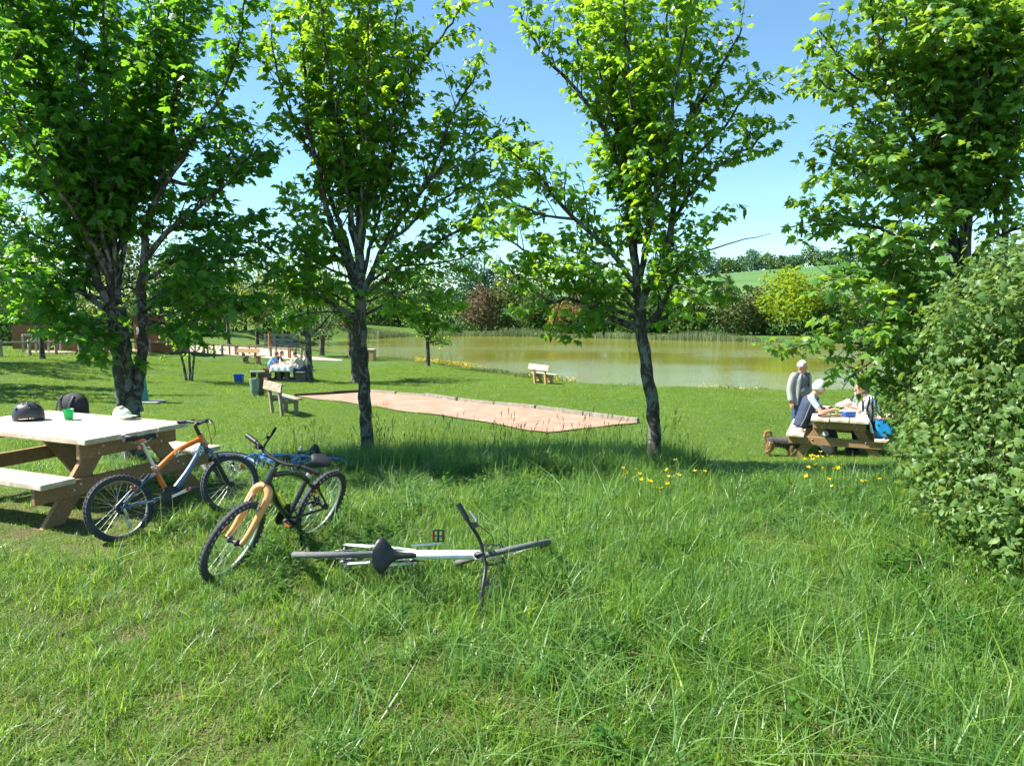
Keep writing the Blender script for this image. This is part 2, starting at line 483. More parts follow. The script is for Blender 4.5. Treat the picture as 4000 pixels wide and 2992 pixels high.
def edge_boards(parent, p, q, n, mat, h, w, seed):
    rr = random.Random(seed)
    for i in range(n):
        a_ = p.lerp(q, i / n + 0.002); b_ = p.lerp(q, (i + 1) / n - 0.004)
        off = Vector((rr.uniform(-0.03, 0.03), rr.uniform(-0.03, 0.03)))
        dz = rr.uniform(-0.03, 0.02)
        za = gz(a_.x, a_.y) + h / 2 - 0.05 + dz; zb = gz(b_.x, b_.y) + h / 2 - 0.05 + dz + rr.uniform(-0.02, 0.02)
        m = MB().beam((a_.x + off.x, a_.y + off.y, za), (b_.x + off.x, b_.y + off.y, zb), w, h)
        o = m.obj('edging_board', mat); o.parent = parent; o.matrix_parent_inverse = Matrix.Translation(parent.location).inverted()
edge_boards(kerb, PIT[1], PIT[2], 7, timb, 0.17, 0.09, 3)
kerb2 = thing('edging_kerb', 'dark brown timber edging across the far left end of the gravel court', 'edging', (PIT[0].x, PIT[0].y, gz(PIT[0].x, PIT[0].y)))
edge_boards(kerb2, PIT[0], PIT[1], 2, timb_d, 0.17, 0.09, 9)

# sandy path on the left
a = NT('path_sand'); P = a.n('ShaderNodeNewGeometry').outputs['Position']
g = a.ramp(a.noise(P, 0.9, 5, 0.6), [(0.3, (0.34, 0.28, 0.20)), (0.7, (0.48, 0.42, 0.33))])
g = a.mix(a.ramp(a.noise(P, 35, 3), [(0.5, (0, 0, 0)), (0.8, (0.5, 0.5, 0.5))]), g, (0.25, 0.2, 0.15))
path_m = a.done(a.pbr(g, 0.95, 0, a.bump(a.noise(P, 30, 4), 0.4, 0.03), 0.2))
up_e = [gp(*q) for q in ((100, 1372), (400, 1366), (640, 1362), (760, 1352), (880, 1354), (1000, 1357), (1090, 1362), (1200, 1392), (1330, 1406))]
lo_e = [gp(*q) for q in ((100, 1380), (400, 1378), (640, 1377), (760, 1379), (880, 1388), (1000, 1398), (1100, 1404), (1200, 1408), (1330, 1412))]
up_e = spline(up_e, 60); lo_e = spline(lo_e, 60)
def path_fn(u, v):
    k = u * 59; i = min(int(k), 58); f = k - i
    p = up_e[i].lerp(up_e[i + 1], f).lerp(lo_e[i].lerp(lo_e[i + 1], f), v)
    return p.x + 0.15 * math.sin(u * 50 + v * 4), p.y
sheet('sand_path', path_fn, 59, 10, path_m, 0.035)

# ================================================================== TREES
BARK = bark_mat('maple_bark', (0.028, 0.023, 0.018), (0.100, 0.086, 0.068), (0.21, 0.225, 0.19), 0.52, 8.0)
BARK2 = bark_mat('grey_bark', (0.030, 0.026, 0.020), (0.11, 0.095, 0.075), (0.25, 0.26, 0.21), 0.55, 5.0)
TWIG = plain('twig_bark', (0.040, 0.030, 0.022), 0.9, var=0.4)
MAPLE = leaf_mat('maple_leaf', (0.022, 0.105, 0.016), (0.095, 0.235, 0.028), (0.40, 0.66, 0.03), 0.48, 0.36)
MAPLE_D = leaf_mat('maple_leaf_deep', (0.014, 0.085, 0.018), (0.058, 0.180, 0.028), (0.26, 0.56, 0.03), 0.46, 0.40)
MAPLE_L = leaf_mat('maple_leaf_pale', (0.045, 0.140, 0.028), (0.145, 0.285, 0.055), (0.42, 0.64, 0.05), 0.44, 0.34)
RACEME = leaf_mat('raceme_green', (0.05, 0.09, 0.02), (0.10, 0.12, 0.04), (0.2, 0.25, 0.05), 0.2, 0.6)

# leaf outline: five pointed lobes, slightly folded and drooping
_half = [(0.0, -0.04), (0.10, -0.09), (0.27, -0.06), (0.46, 0.02), (0.30, 0.20), (0.36, 0.28), (0.57, 0.50), (0.30, 0.47), (0.22, 0.52), (0.23, 0.68), (0.0, 1.0)]
_out = _half + [(-x, y) for x, y in _half[-2:0:-1]]
def leaf_template(bend):
    P = [(0.0, 0.28, 0.0)] + [(x, y, -0.30 * abs(x) * bend - 0.28 * bend * max(0, y - 0.25) ** 1.3) for x, y in _out]
    n = len(_out)
    T = [(0, 1 + i, 1 + (i + 1) % n) for i in range(n)]
    return np.array(P), np.array(T)
LT = [leaf_template(b) for b in (0.5, 1.1, 1.8)]
SIMPLE = (np.array([(0, 0, 0), (0.42, 0.42, -0.1), (0, 1.0, -0.18), (-0.42, 0.42, -0.1), (0.0, 0.45, 0.04)]), np.array([(0, 1, 4), (1, 2, 4), (2, 3, 4), (3, 0, 4)]))
OVAL = (np.array([(0, 0, 0), (0.26, 0.28, -0.05), (0.27, 0.60, -0.08), (0, 1.0, -0.2), (-0.27, 0.60, -0.08), (-0.26, 0.28, -0.05), (0, 0.45, 0.05)]),
        np.array([(0, 1, 6), (1, 2, 6), (2, 3, 6), (3, 4, 6), (4, 5, 6), (5, 0, 6)]))

def frames(tip, nrm):
    """orthonormal frames (n,3,3) with columns side, tip, normal"""
    t = tip / np.linalg.norm(tip, axis=1, keepdims=True)
    n = nrm - t * (nrm * t).sum(1, keepdims=True)
    n /= np.maximum(np.linalg.norm(n, axis=1, keepdims=True), 1e-6)
    s = np.cross(t, n)
    return np.stack([s, t, n], -1)
def stamp(tmpl, pos, M, size):
    P, T = tmpl
    V = np.einsum('nij,kj->nki', M, P) * size[:, None, None] + pos[:, None, :]
    F = T[None] + (np.arange(len(pos)) * len(P))[:, None, None]
    return V.reshape(-1, 3), F.reshape(-1, 3)
def merge(parts):
    V = []; F = []; b = 0
    for v, f in parts:
        V.append(v); F.append(f + b); b += len(v)
    return np.concatenate(V), np.concatenate(F)

def leaf_frames(anch, rr, droop=(0.1, 0.9), up=0.35):
    """anchors (pos, outward dir) -> positions and frames of leaves hanging from them"""
    A = np.array([p for p, d in anch]); D = np.array([d for p, d in anch])
    n = len(A)
    tip = D * 0.8 + rr.normal(0, 0.65, (n, 3)); tip[:, 2] *= 0.5
    tip[:, 2] -= rr.uniform(*droop, n)
    nrm = rr.normal(0, up, (n, 3)); nrm[:, 2] += 1.0
    # leaves lean out of the crown and towards the light
    nrm += D * 0.35
    return A, frames(tip, nrm)

def tubes_np(curves, sides):
    """curves: list of (pts array, radii array) -> merged quads"""
    out = []
    for pts, rad in curves:
        pts = np.asarray(pts, float); m = len(pts)
        d = np.gradient(pts, axis=0); d /= np.maximum(np.linalg.norm(d, axis=1, keepdims=True), 1e-9)
        ref = np.array([0.31, 0.27, 0.9]) if abs(d[0, 2]) < 0.9 else np.array([1.0, 0.2, 0.0])
        u = np.cross(d, ref); u /= np.maximum(np.linalg.norm(u, axis=1, keepdims=True), 1e-9); w = np.cross(d, u)
        a = np.arange(sides) * 2 * PI / sides
        V = pts[:, None, :] + (u[:, None, :] * np.cos(a)[None, :, None] + w[:, None, :] * np.sin(a)[None, :, None]) * np.asarray(rad)[:, None, None]
        i = np.arange(m - 1)[:, None] * sides; k = np.arange(sides)[None]; k2 = (k + 1) % sides
        F = np.stack([i + k, i + k2, i + sides + k2, i + sides + k], -1).reshape(-1, 4)
        out.append((V.reshape(-1, 3), F))
    return merge(out)

def grow(limbs, rr, sub_gap=0.15, sub_len=(0.3, 0.75), twig_gap=0.13, twig_len=(0.08, 0.22), per=(6, 11), start=0.18, bias=0.35, spread=0.9):
    """limbs: list of (pts Nx3, radii N, leafy 0..1). Returns sub-branch curves, leaf anchors."""
    subs = []; anch = []
    for lm_ in limbs:
        pts, rad, leafy = lm_[:3]; sls = lm_[3] if len(lm_) > 3 else 1.0
        if leafy <= 0: continue
        pts = np.asarray(pts); seg = np.linalg.norm(np.diff(pts, axis=0), axis=1); L = np.concatenate([[0], np.cumsum(seg)])
        tot = L[-1]; s = tot * start
        while s < tot:
            k = min(np.searchsorted(L, s), len(pts) - 1); k = max(k, 1)
            f = (s - L[k-1]) / max(seg[k-1], 1e-6); p = pts[k-1] + (pts[k] - pts[k-1]) * f
            d = (pts[k] - pts[k-1]) / max(seg[k-1], 1e-6)
            r = rad[k-1] + (rad[k] - rad[k-1]) * f
            v = rr.normal(0, 1, 3); v -= d * v.dot(d); v /= np.linalg.norm(v)
            q = d * 0.65 + v * spread; q[2] += bias; q /= np.linalg.norm(q)
            ln = rr.uniform(*sub_len) * (1.0 - 0.35 * s / tot) * sls
            m = 5; t = np.linspace(0, 1, m)[:, None]
            bend = rr.normal(0, 0.12, 3); bend[2] += 0.10
            cur = p + q * ln * t + bend * ln * t ** 2
            r0 = max(0.004, min(r * 0.45, 0.012))
            subs.append((cur, np.linspace(r0, 0.0025, m)))
            u = 0.3
            while u <= 1.001:
                pp = cur[0] + (cur[-1] - cur[0]) * u + bend * ln * (u * u - u)
                nl = rr.integers(per[0], per[1] + 1)
                for _ in range(int(nl * leafy + rr.random())):
                    o = rr.normal(0, 1, 3); o[2] = abs(o[2]) * 0.3 - 0.15; o /= np.linalg.norm(o)
                    dd = q * 0.5 + o; dd /= np.linalg.norm(dd)
                    anch.append((pp + o * rr.uniform(*twig_len) * 0.6 + dd * 0.03, dd))
                u += twig_gap / ln * rr.uniform(0.7, 1.3)
            s += sub_gap * rr.uniform(0.6, 1.4)
    return subs, anch

def make_limb(pts, r0, r1, rr, jit=0.02, step=0.14, leafy=1.0):
    L = sum((Vector(pts[i+1]) - Vector(pts[i])).length for i in range(len(pts) - 1))
    n = max(5, int(L / step))
    c = np.array([tuple(p) for p in spline(pts, n)])
    c[1:-1] += rr.normal(0, jit, (n - 2, 3)) * 0.6
    t = np.linspace(0, 1, n)
    return c, r0 + (r1 - r0) * t ** 0.8, leafy

def near_maple(name, label, base, Y, trunk_px, trunk_r, limbs_px, leaf_m, seed, size=(0.10, 0.165), extra=6, dens=1.0, racemes=120, group=None, height=7.4, width=1.7,
               n_leaf_objects=300, crown_c=None, sub_gap=0.15):
    rr = np.random.default_rng(seed)
    root = thing(name, label, 'tree', base, group=group)
    inv = Matrix.Translation(base).inverted()
    def put(o): o.parent = root; o.matrix_parent_inverse = inv; return o
    for stem_px, (ra, rb) in zip(trunk_px, trunk_r):
        tp = [at(px, py, Y + dy) for px, py, dy in stem_px]
        if stem_px is trunk_px[0]: tp[0] = Vector((base[0], base[1], gz(base[0], base[1]) - 0.12))
        tp = spline(tp, 26)
        rad = []
        for i, p in enumerate(tp):
            t = i / 25; rad.append((ra + (rb - ra) * t) * (1 + 0.05 * math.sin(i * 1.7 + seed)) * (1 + 0.55 * max(0, 0.12 - t) / 0.12 * 0.9))
        m = MB(); m.tube(tp, rad, 16)
        m.v = [(x + 0.008 * math.sin(z * 19 + x * 40), y + 0.008 * math.cos(z * 23 + y * 31), z) for x, y, z in m.v]
        put(m.obj('trunk', BARK))
    limbs = []
    for L in limbs_px:
        pl_ = L['p']; dz = L.get('d', 0.0); n = len(pl_)
        pts = [at(px, py, Y + L.get('d0', 0.0) + dz * (i / (n - 1)) ** 1.2) for i, (px, py) in enumerate(pl_)]
        limbs.append(make_limb(pts, L.get('r', 0.045), L.get('e', 0.009), rr, leafy=L.get('leaf', 1.0)) + (L.get('sl', 1.0),))
        V, F = tubes_np([limbs[-1][:2]], 8)
        put(link('limb', np_mesh('limb', V, F, BARK, True)))
    # limbs that lean towards and away from the viewer
    fork = at(*trunk_px[0][-1][:2], Y)
    more = []
    for i in range(extra):
        ang = (i / extra) * 2 * PI + rr.uniform(-0.3, 0.3)
        w = width * rr.uniform(0.55, 1.0); hh = rr.uniform(0.45, 1.0) * (height - fork.z)
        ex_, ey_ = math.cos(ang) * w * 0.55, math.sin(ang) * w
        p0 = fork + Vector((0, 0, rr.uniform(0.0, 0.9)))
        pts = [p0, p0 + Vector((ex_ * 0.35, ey_ * 0.4, hh * 0.3)), p0 + Vector((ex_ * 0.75, ey_ * 0.8, hh * 0.65)), p0 + Vector((ex_, ey_, hh))]
        more.append(make_limb(pts, 0.032, 0.007, rr))
        V, F = tubes_np([more[-1][:2]], 7)
        put(link('limb', np_mesh('limb', V, F, BARK, True)))
    subs, anch = grow(limbs + more, rr, sub_gap=sub_gap / dens)
    V, F = tubes_np(subs, 4)
    tag(put(link('twig_mass', np_mesh('twig_mass', V, F, TWIG, True))), kind='stuff')
    A, M = leaf_frames(anch, rr)
    sz = 0.76 * rr.uniform(size[0], size[1], len(A)) * rr.choice([0.6, 0.85, 1.0, 1.12], len(A))
    # the leaves that show largest become objects of their own
    view = A - np.array([0, 0, CAM_H]); dist = np.linalg.norm(view, axis=1)
    facing = np.abs((M[:, :, 2] * view).sum(1) / dist)
    el = (A[:, 2] - CAM_H) / A[:, 1]
    vis = (el < 0.40) & (np.abs(A[:, 0] / A[:, 1]) < 0.66)
    score = np.where(vis, sz / dist ** 3 * (0.25 + facing), 0)
    pick = np.argsort(-score)[:n_leaf_objects]
    rest = np.ones(len(A), bool); rest[pick] = False
    var = rr.integers(0, 3, len(A))
    parts = [stamp(LT[k], A[rest & (var == k)], M[rest & (var == k)], sz[rest & (var == k)]) for k in range(3)]
    if racemes:
        # hanging flower tassels
        q = rr.choice(len(A), racemes, replace=False)
        for i in q:
            b = A[i]; l = rr.uniform(0.06, 0.12)
            V = []; 
            for k in range(5):
                t = k / 4; rad = 0.016 * math.sin(PI * (0.18 + 0.8 * t)) + 0.002
                for j in range(4):
                    an = j * PI / 2 + k * 0.8
                    V.append((b[0] + rad * math.cos(an), b[1] + rad * math.sin(an), b[2] - 0.03 - l * t))
            Fq = [(k * 4 + j, k * 4 + (j + 1) % 4, (k + 1) * 4 + (j + 1) % 4) for k in range(4) for j in range(4)] + [(k * 4 + j, (k + 1) * 4 + (j + 1) % 4, (k + 1) * 4 + j) for k in range(4) for j in range(4)]
            parts.append((np.array(V), np.array(Fq)))
    V, F = merge(parts)
    tag(put(link('foliage', np_mesh('foliage', V, F, leaf_m))), kind='stuff')
    lm = [np_mesh('leaf', *LT[k], leaf_m) for k in range(3)]
    for i in pick:
        o = bpy.data.objects.new('leaf', lm[var[i]]); COL.objects.link(o)
        mw = Matrix.Identity(4)
        for r_ in range(3):
            for c_ in range(3): mw[r_][c_] = float(M[i][r_][c_] * sz[i])
            mw[r_][3] = float(A[i][r_])
        o.parent = root; o.matrix_basis = inv @ mw
    print(name, 'leaves', len(A), 'subs', len(subs))
    return root

Y1, Y2, Y3, Y4 = 9.1, 9.6, 8.4, 7.9
def base_at(px, Y): 
    x = (px - 2000) / FPX * Y; return Vector((x, Y, gz(x, Y)))
GM = 'row of maples between the meadow and the lawn'
near_maple('maple_tree', 'dense dark green maple with a forked trunk behind the large picnic table', base_at(512, Y1), Y1,
    [[(512, 1800, 0), (497, 1560, 0), (478, 1400, 0), (462, 1280, 0), (455, 1200, 0)], [(520, 1600, 0.02), (548, 1440, 0.05), (560, 1300, 0.1), (552, 1150, 0.12)]],
    [(0.135, 0.105), (0.075, 0.055)],
    [dict(p=[(440, 1215), (369, 1068), (314, 848), (251, 668), (190, 430), (150, 200)], d=-0.7, r=0.07),
     dict(p=[(455, 1190), (408, 919), (393, 785), (420, 500), (445, 250), (440, -100)], d=0.1, r=0.075),
     dict(p=[(552, 1160), (573, 903), (620, 730), (668, 550), (700, 300), (720, 0)], d=0.4, r=0.06),
     dict(p=[(440, 1225), (298, 1123), (150, 1060), (10, 1000), (-120, 930)], d=-0.5, r=0.04),
     dict(p=[(400, 1130), (280, 900), (157, 754), (47, 613), (-60, 480)], d=-0.9, r=0.045),
     dict(p=[(545, 1217), (668, 1155), (825, 1045), (982, 982)], d=-0.4, r=0.035),
     dict(p=[(560, 1020), (660, 900), (790, 800), (903, 700), (1000, 560)], d=-0.3, r=0.045),
     dict(p=[(600, 800), (720, 600), (850, 400), (930, 180), (960, -20)], d=-0.4, r=0.035),
     dict(p=[(400, 800), (300, 520), (230, 250), (220, 0)], d=0.8, r=0.035),
     dict(p=[(640, 700), (760, 720), (880, 620), (980, 480)], d=0.9, r=0.03),
     dict(p=[(300, 820), (120, 600), (0, 350), (-60, 100)], d=-1.0, r=0.035),
     dict(p=[(470, 1260), (430, 1300), (350, 1320), (250, 1290)], d=-0.9, r=0.018, e=0.004),
     dict(p=[(555, 1230), (640, 1230), (760, 1210), (850, 1180)], d=-1.0, r=0.02, e=0.005),
     dict(p=[(430, 1180), (250, 1130), (120, 1150), (20, 1130)], d=-1.2, r=0.024, e=0.005),
     dict(p=[(468, 1290), (400, 1310), (310, 1300), (220, 1270), (120, 1240)], d=-0.6, r=0.018, e=0.004, leaf=0.8),
     dict(p=[(470, 1310), (420, 1350), (350, 1350)], d=-0.5, r=0.010, e=0.003, leaf=0.7),
     dict(p=[(560, 1250), (680, 1270), (800, 1240), (920, 1200), (1000, 1150)], d=-0.5, r=0.02, e=0.004),
     dict(p=[(470, 1150), (350, 1000), (180, 940), (30, 860), (-80, 800)], d=-0.2, r=0.03, e=0.006),
     dict(p=[(560, 1100), (700, 1010), (850, 930), (960, 850)], d=0.2, r=0.028, e=0.006),
     dict(p=[(560, 1200), (650, 1120), (780, 1110), (900, 1090)], d=0.9, r=0.022, e=0.005)],
    MAPLE_D, 21, extra=12, dens=1.6, racemes=40, group=GM, height=6.8, width=1.9, size=(0.11, 0.175))
near_maple('maple_tree', 'maple with pale lichen patches on its trunk, left of the gravel court middle', base_at(1432, Y2), Y2,
    [[(1432, 1800, 0), (1427, 1600, 0), (1418, 1440, 0), (1410, 1300, 0), (1406, 1139, 0)]], [(0.088, 0.072)],
    [dict(p=[(1395, 1250), (1277, 1178), (1175, 1115), (1057, 1060), (950, 1010)], d=-0.4, r=0.038),
     dict(p=[(1400, 1150), (1324, 943), (1277, 817), (1238, 628), (1198, 471), (1190, 236), (1159, 30)], d=-0.3, r=0.058),
     dict(p=[(1404, 1110), (1350, 940), (1290, 760), (1262, 540), (1257, 400), (1245, 80), (1240, -120)], d=0.5, r=0.042),
     dict(p=[(1407, 1140), (1411, 940), (1410, 785), (1399, 550), (1390, 314), (1403, 0), (1400, -200)], d=0.1, r=0.06),
     dict(p=[(1415, 1140), (1528, 911), (1638, 754), (1764, 613), (1882, 471)], d=0.3, r=0.048),
     dict(p=[(1420, 1150), (1528, 1076), (1607, 998), (1733, 935), (1843, 872), (1930, 840)], d=-0.5, r=0.034),
     dict(p=[(1412, 900), (1450, 785), (1552, 393), (1654, 236), (1748, 118), (1800, 30)], d=-0.2, r=0.036),
     dict(p=[(1640, 752), (1700, 640), (1764, 471), (1843, 314), (1870, 270)], d=-0.3, r=0.026),
     dict(p=[(1410, 720), (1480, 560), (1530, 250), (1560, -50)], d=0.7, r=0.030),
     dict(p=[(1400, 1060), (1280, 980), (1180, 900), (1110, 800)], d=0.6, r=0.028),
     dict(p=[(1240, 640), (1150, 480), (1090, 300), (1060, 120)], d=-0.3, r=0.022),
     dict(p=[(1500, 960), (1600, 880), (1700, 800), (1820, 720), (1950, 660)], d=0.8, r=0.026),
     dict(p=[(1395, 1210), (1330, 1160), (1230, 1130), (1130, 1150)], d=-0.9, r=0.02, e=0.005),
     dict(p=[(1420, 1180), (1500, 1150), (1620, 1130), (1700, 1140)], d=-0.8, r=0.02, e=0.005),
     dict(p=[(1412, 1240), (1520, 1190), (1640, 1200), (1740, 1230)], d=0.6, r=0.02, e=0.005),
     dict(p=[(1400, 1230), (1290, 1210), (1180, 1230), (1090, 1270)], d=0.5, r=0.02, e=0.005),
     dict(p=[(1410, 1120), (1550, 1040), (1690, 1030), (1820, 1000), (1900, 960)], d=0.3, r=0.024, e=0.005),
     dict(p=[(1400, 1090), (1260, 1040), (1130, 950), (1020, 900)], d=-0.6, r=0.024, e=0.005),
     dict(p=[(1700, 690), (1800, 640), (1900, 580), (1990, 540)], d=-0.3, r=0.016, e=0.005),
     dict(p=[(1840, 870), (1900, 780), (1960, 700)], d=-0.4, r=0.012, e=0.004)],
    MAPLE, 33, extra=6, dens=1.25, racemes=260, group=GM, height=6.9, width=1.3)
near_maple('maple_tree', 'maple leaning left with a bare dead twig on its right, beside the lake', base_at(2572, Y3), Y3,
    [[(2572, 1850, 0), (2552, 1620, 0), (2532, 1480, 0), (2512, 1340, 0), (2496, 1190, 0)]], [(0.080, 0.066)],
    [dict(p=[(2490, 1288), (2371, 1225), (2238, 1174), (2143, 1178), (2050, 1120), (1990, 1050)], d=-0.3, r=0.032),
     dict(p=[(2488, 1240), (2308, 1170), (2198, 1060), (2057, 982), (1947, 903)], d=-0.6, r=0.030),
     dict(p=[(2490, 1130), (2371, 966), (2238, 856), (2128, 707), (2018, 613), (1970, 560)], d=-0.2, r=0.038),
     dict(p=[(2492, 1150), (2442, 746), (2403, 597), (2340, 471), (2214, 314), (2104, 188), (2033, 47)], d=-0.2, r=0.045),
     dict(p=[(2496, 1190), (2473, 943), (2450, 707), (2442, 393), (2458, 157), (2465, -80)], d=0.2, r=0.05),
     dict(p=[(2500, 1190), (2607, 982), (2627, 785), (2654, 644), (2686, 518), (2764, 353), (2843, 220), (2898, 110)], d=0.2, r=0.05),
     dict(p=[(2686, 518), (2701, 393), (2690, 157), (2715, -40)], d=0.5, r=0.026),
     dict(p=[(2520, 1290), (2591, 1178), (2654, 1045), (2720, 960), (2800, 880)], d=-0.5, r=0.03),
     dict(p=[(2640, 1000), (2720, 985), (2803, 974), (2882, 943), (2945, 931), (3016, 911)], d=-0.2, r=0.014, e=0.003, leaf=0.0),
     dict(p=[(2630, 864), (2764, 683), (2882, 605), (2950, 560), (3005, 511)], d=-0.1, r=0.022),
     dict(p=[(2340, 471), (2324, 314), (2261, 157), (2253, 20)], d=0.4, r=0.024),
     dict(p=[(2470, 900), (2540, 640), (2580, 400), (2600, 160), (2610, -40)], d=-0.5, r=0.03),
     dict(p=[(2660, 650), (2780, 560), (2880, 420), (2960, 330)], d=0.5, r=0.022),
     dict(p=[(2490, 1220), (2420, 1150), (2330, 1100), (2260, 1060)], d=-0.8, r=0.02, e=0.005),
     dict(p=[(2500, 1160), (2560, 1090), (2640, 1110), (2720, 1140)], d=-0.7, r=0.018, e=0.005),
     dict(p=[(2238, 856), (2120, 840), (2020, 800), (1950, 740)], d=0.4, r=0.018),
     dict(p=[(2500, 1270), (2600, 1230), (2680, 1190), (2740, 1150)], d=0.5, r=0.018, e=0.005),
     dict(p=[(2488, 1270), (2400, 1240), (2300, 1240), (2200, 1260)], d=0.5, r=0.018, e=0.005),
     dict(p=[(2495, 1180), (2400, 1080), (2300, 1010), (2180, 960), (2080, 900)], d=0.5, r=0.022, e=0.005),
     dict(p=[(2510, 1150), (2600, 1060), (2690, 1020), (2760, 1010)], d=0.3, r=0.02, e=0.005),
     dict(p=[(2440, 600), (2370, 400), (2330, 200), (2350, 20)], d=-0.4, r=0.02, e=0.005)],
    MAPLE, 47, extra=6, dens=1.25, racemes=260, group=GM, height=6.0, width=1.2, size=(0.09, 0.15))
near_maple('maple_tree', 'tall leafy maple with upright stems rising behind the bramble hedge at right', base_at(3775, Y4), Y4,
    [[(3775, 1800, 0), (3772, 1500, 0), (3768, 1250, 0), (3760, 1090, 0)], [(3900, 1750, 0.3), (3915, 1300, 0.3), (3927, 900, 0.3), (3935, 400, 0.3), (3940, -100, 0.3)]],
    [(0.075, 0.06), (0.045, 0.02)],
    [dict(p=[(3762, 1092), (3707, 864), (3628, 676), (3550, 503), (3479, 314), (3420, 120), (3390, -40)], d=-0.3, r=0.042),
     dict(p=[(3765, 1100), (3790, 800), (3815, 500), (3822, 250), (3830, -100)], d=0.2, r=0.04),
     dict(p=[(3740, 1020), (3660, 700), (3640, 400), (3660, 100), (3670, -100)], d=-0.5, r=0.035),
     dict(p=[(3550, 503), (3430, 380), (3300, 260), (3200, 120)], d=-0.2, r=0.02),
     dict(p=[(3628, 676), (3480, 560), (3330, 420), (3190, 300)], d=-0.4, r=0.022),
     dict(p=[(3700, 864), (3540, 780), (3380, 680), (3240, 580)], d=-0.5, r=0.024),
     dict(p=[(3760, 1100), (3600, 980), (3440, 900), (3290, 870), (3160, 860)], d=-0.6, r=0.03),
     dict(p=[(3765, 1180), (3620, 1140), (3460, 1080), (3330, 1070), (3220, 1100)], d=-0.8, r=0.028, sl=0.7),
     dict(p=[(3770, 1250), (3620, 1300), (3470, 1350), (3270, 1335), (3160, 1345), (3070, 1375)], d=-1.0, r=0.022, e=0.005, sl=0.5, leaf=1.0),
     dict(p=[(3760, 1400), (3560, 1500), (3420, 1480), (3310, 1430)], d=-0.9, r=0.018, e=0.004, leaf=0.6, sl=0.4),
     dict(p=[(3768, 1200), (3640, 1220), (3520, 1240), (3400, 1260)], d=-1.3, r=0.022),
     dict(p=[(3920, 1000), (3860, 700), (3850, 400), (3870, 100)], d=-0.6, r=0.02),
     dict(p=[(3930, 700), (4020, 450), (4060, 150)], d=-0.3, r=0.02),
     dict(p=[(3800, 1000), (3900, 920), (4000, 900), (4100, 850)], d=-0.6, r=0.022),
     dict(p=[(3700, 900), (3800, 650), (3950, 560), (4080, 500)], d=-0.9, r=0.022),
     dict(p=[(3650, 700), (3560, 620), (3420, 620), (3330, 720)], d=-0.9, r=0.02),
     dict(p=[(3740, 1000), (3640, 930), (3540, 960), (3450, 1040)], d=-1.0, r=0.02),
     dict(p=[(3760, 1080), (3850, 1100), (3930, 1150), (4000, 1200)], d=-0.9, r=0.02),
     dict(p=[(3750, 1150), (3680, 1200), (3600, 1210), (3500, 1160)], d=-1.1, r=0.018),
     dict(p=[(3700, 850), (3640, 760), (3540, 700), (3460, 780)], d=-0.4, r=0.018),
     dict(p=[(3800, 600), (3740, 400), (3700, 250), (3600, 150)], d=-0.7, r=0.02),
     dict(p=[(3820, 400), (3920, 250), (4000, 100)], d=-0.6, r=0.018),
     dict(p=[(3560, 500), (3560, 300), (3540, 100), (3500, -60)], d=0.2, r=0.018),
     dict(p=[(3770, 1300), (3700, 1330), (3600, 1400), (3530, 1430)], d=-0.5, r=0.016, e=0.004),
     dict(p=[(3470, 1355), (3400, 1410), (3330, 1470), (3290, 1520)], d0=-0.75, d=-0.1, r=0.010, e=0.004, leaf=0.5, sl=0.35)],
    MAPLE_L, 59, extra=9, dens=1.55, racemes=200, group=GM, height=5.6, width=1.1, size=(0.10, 0.16))

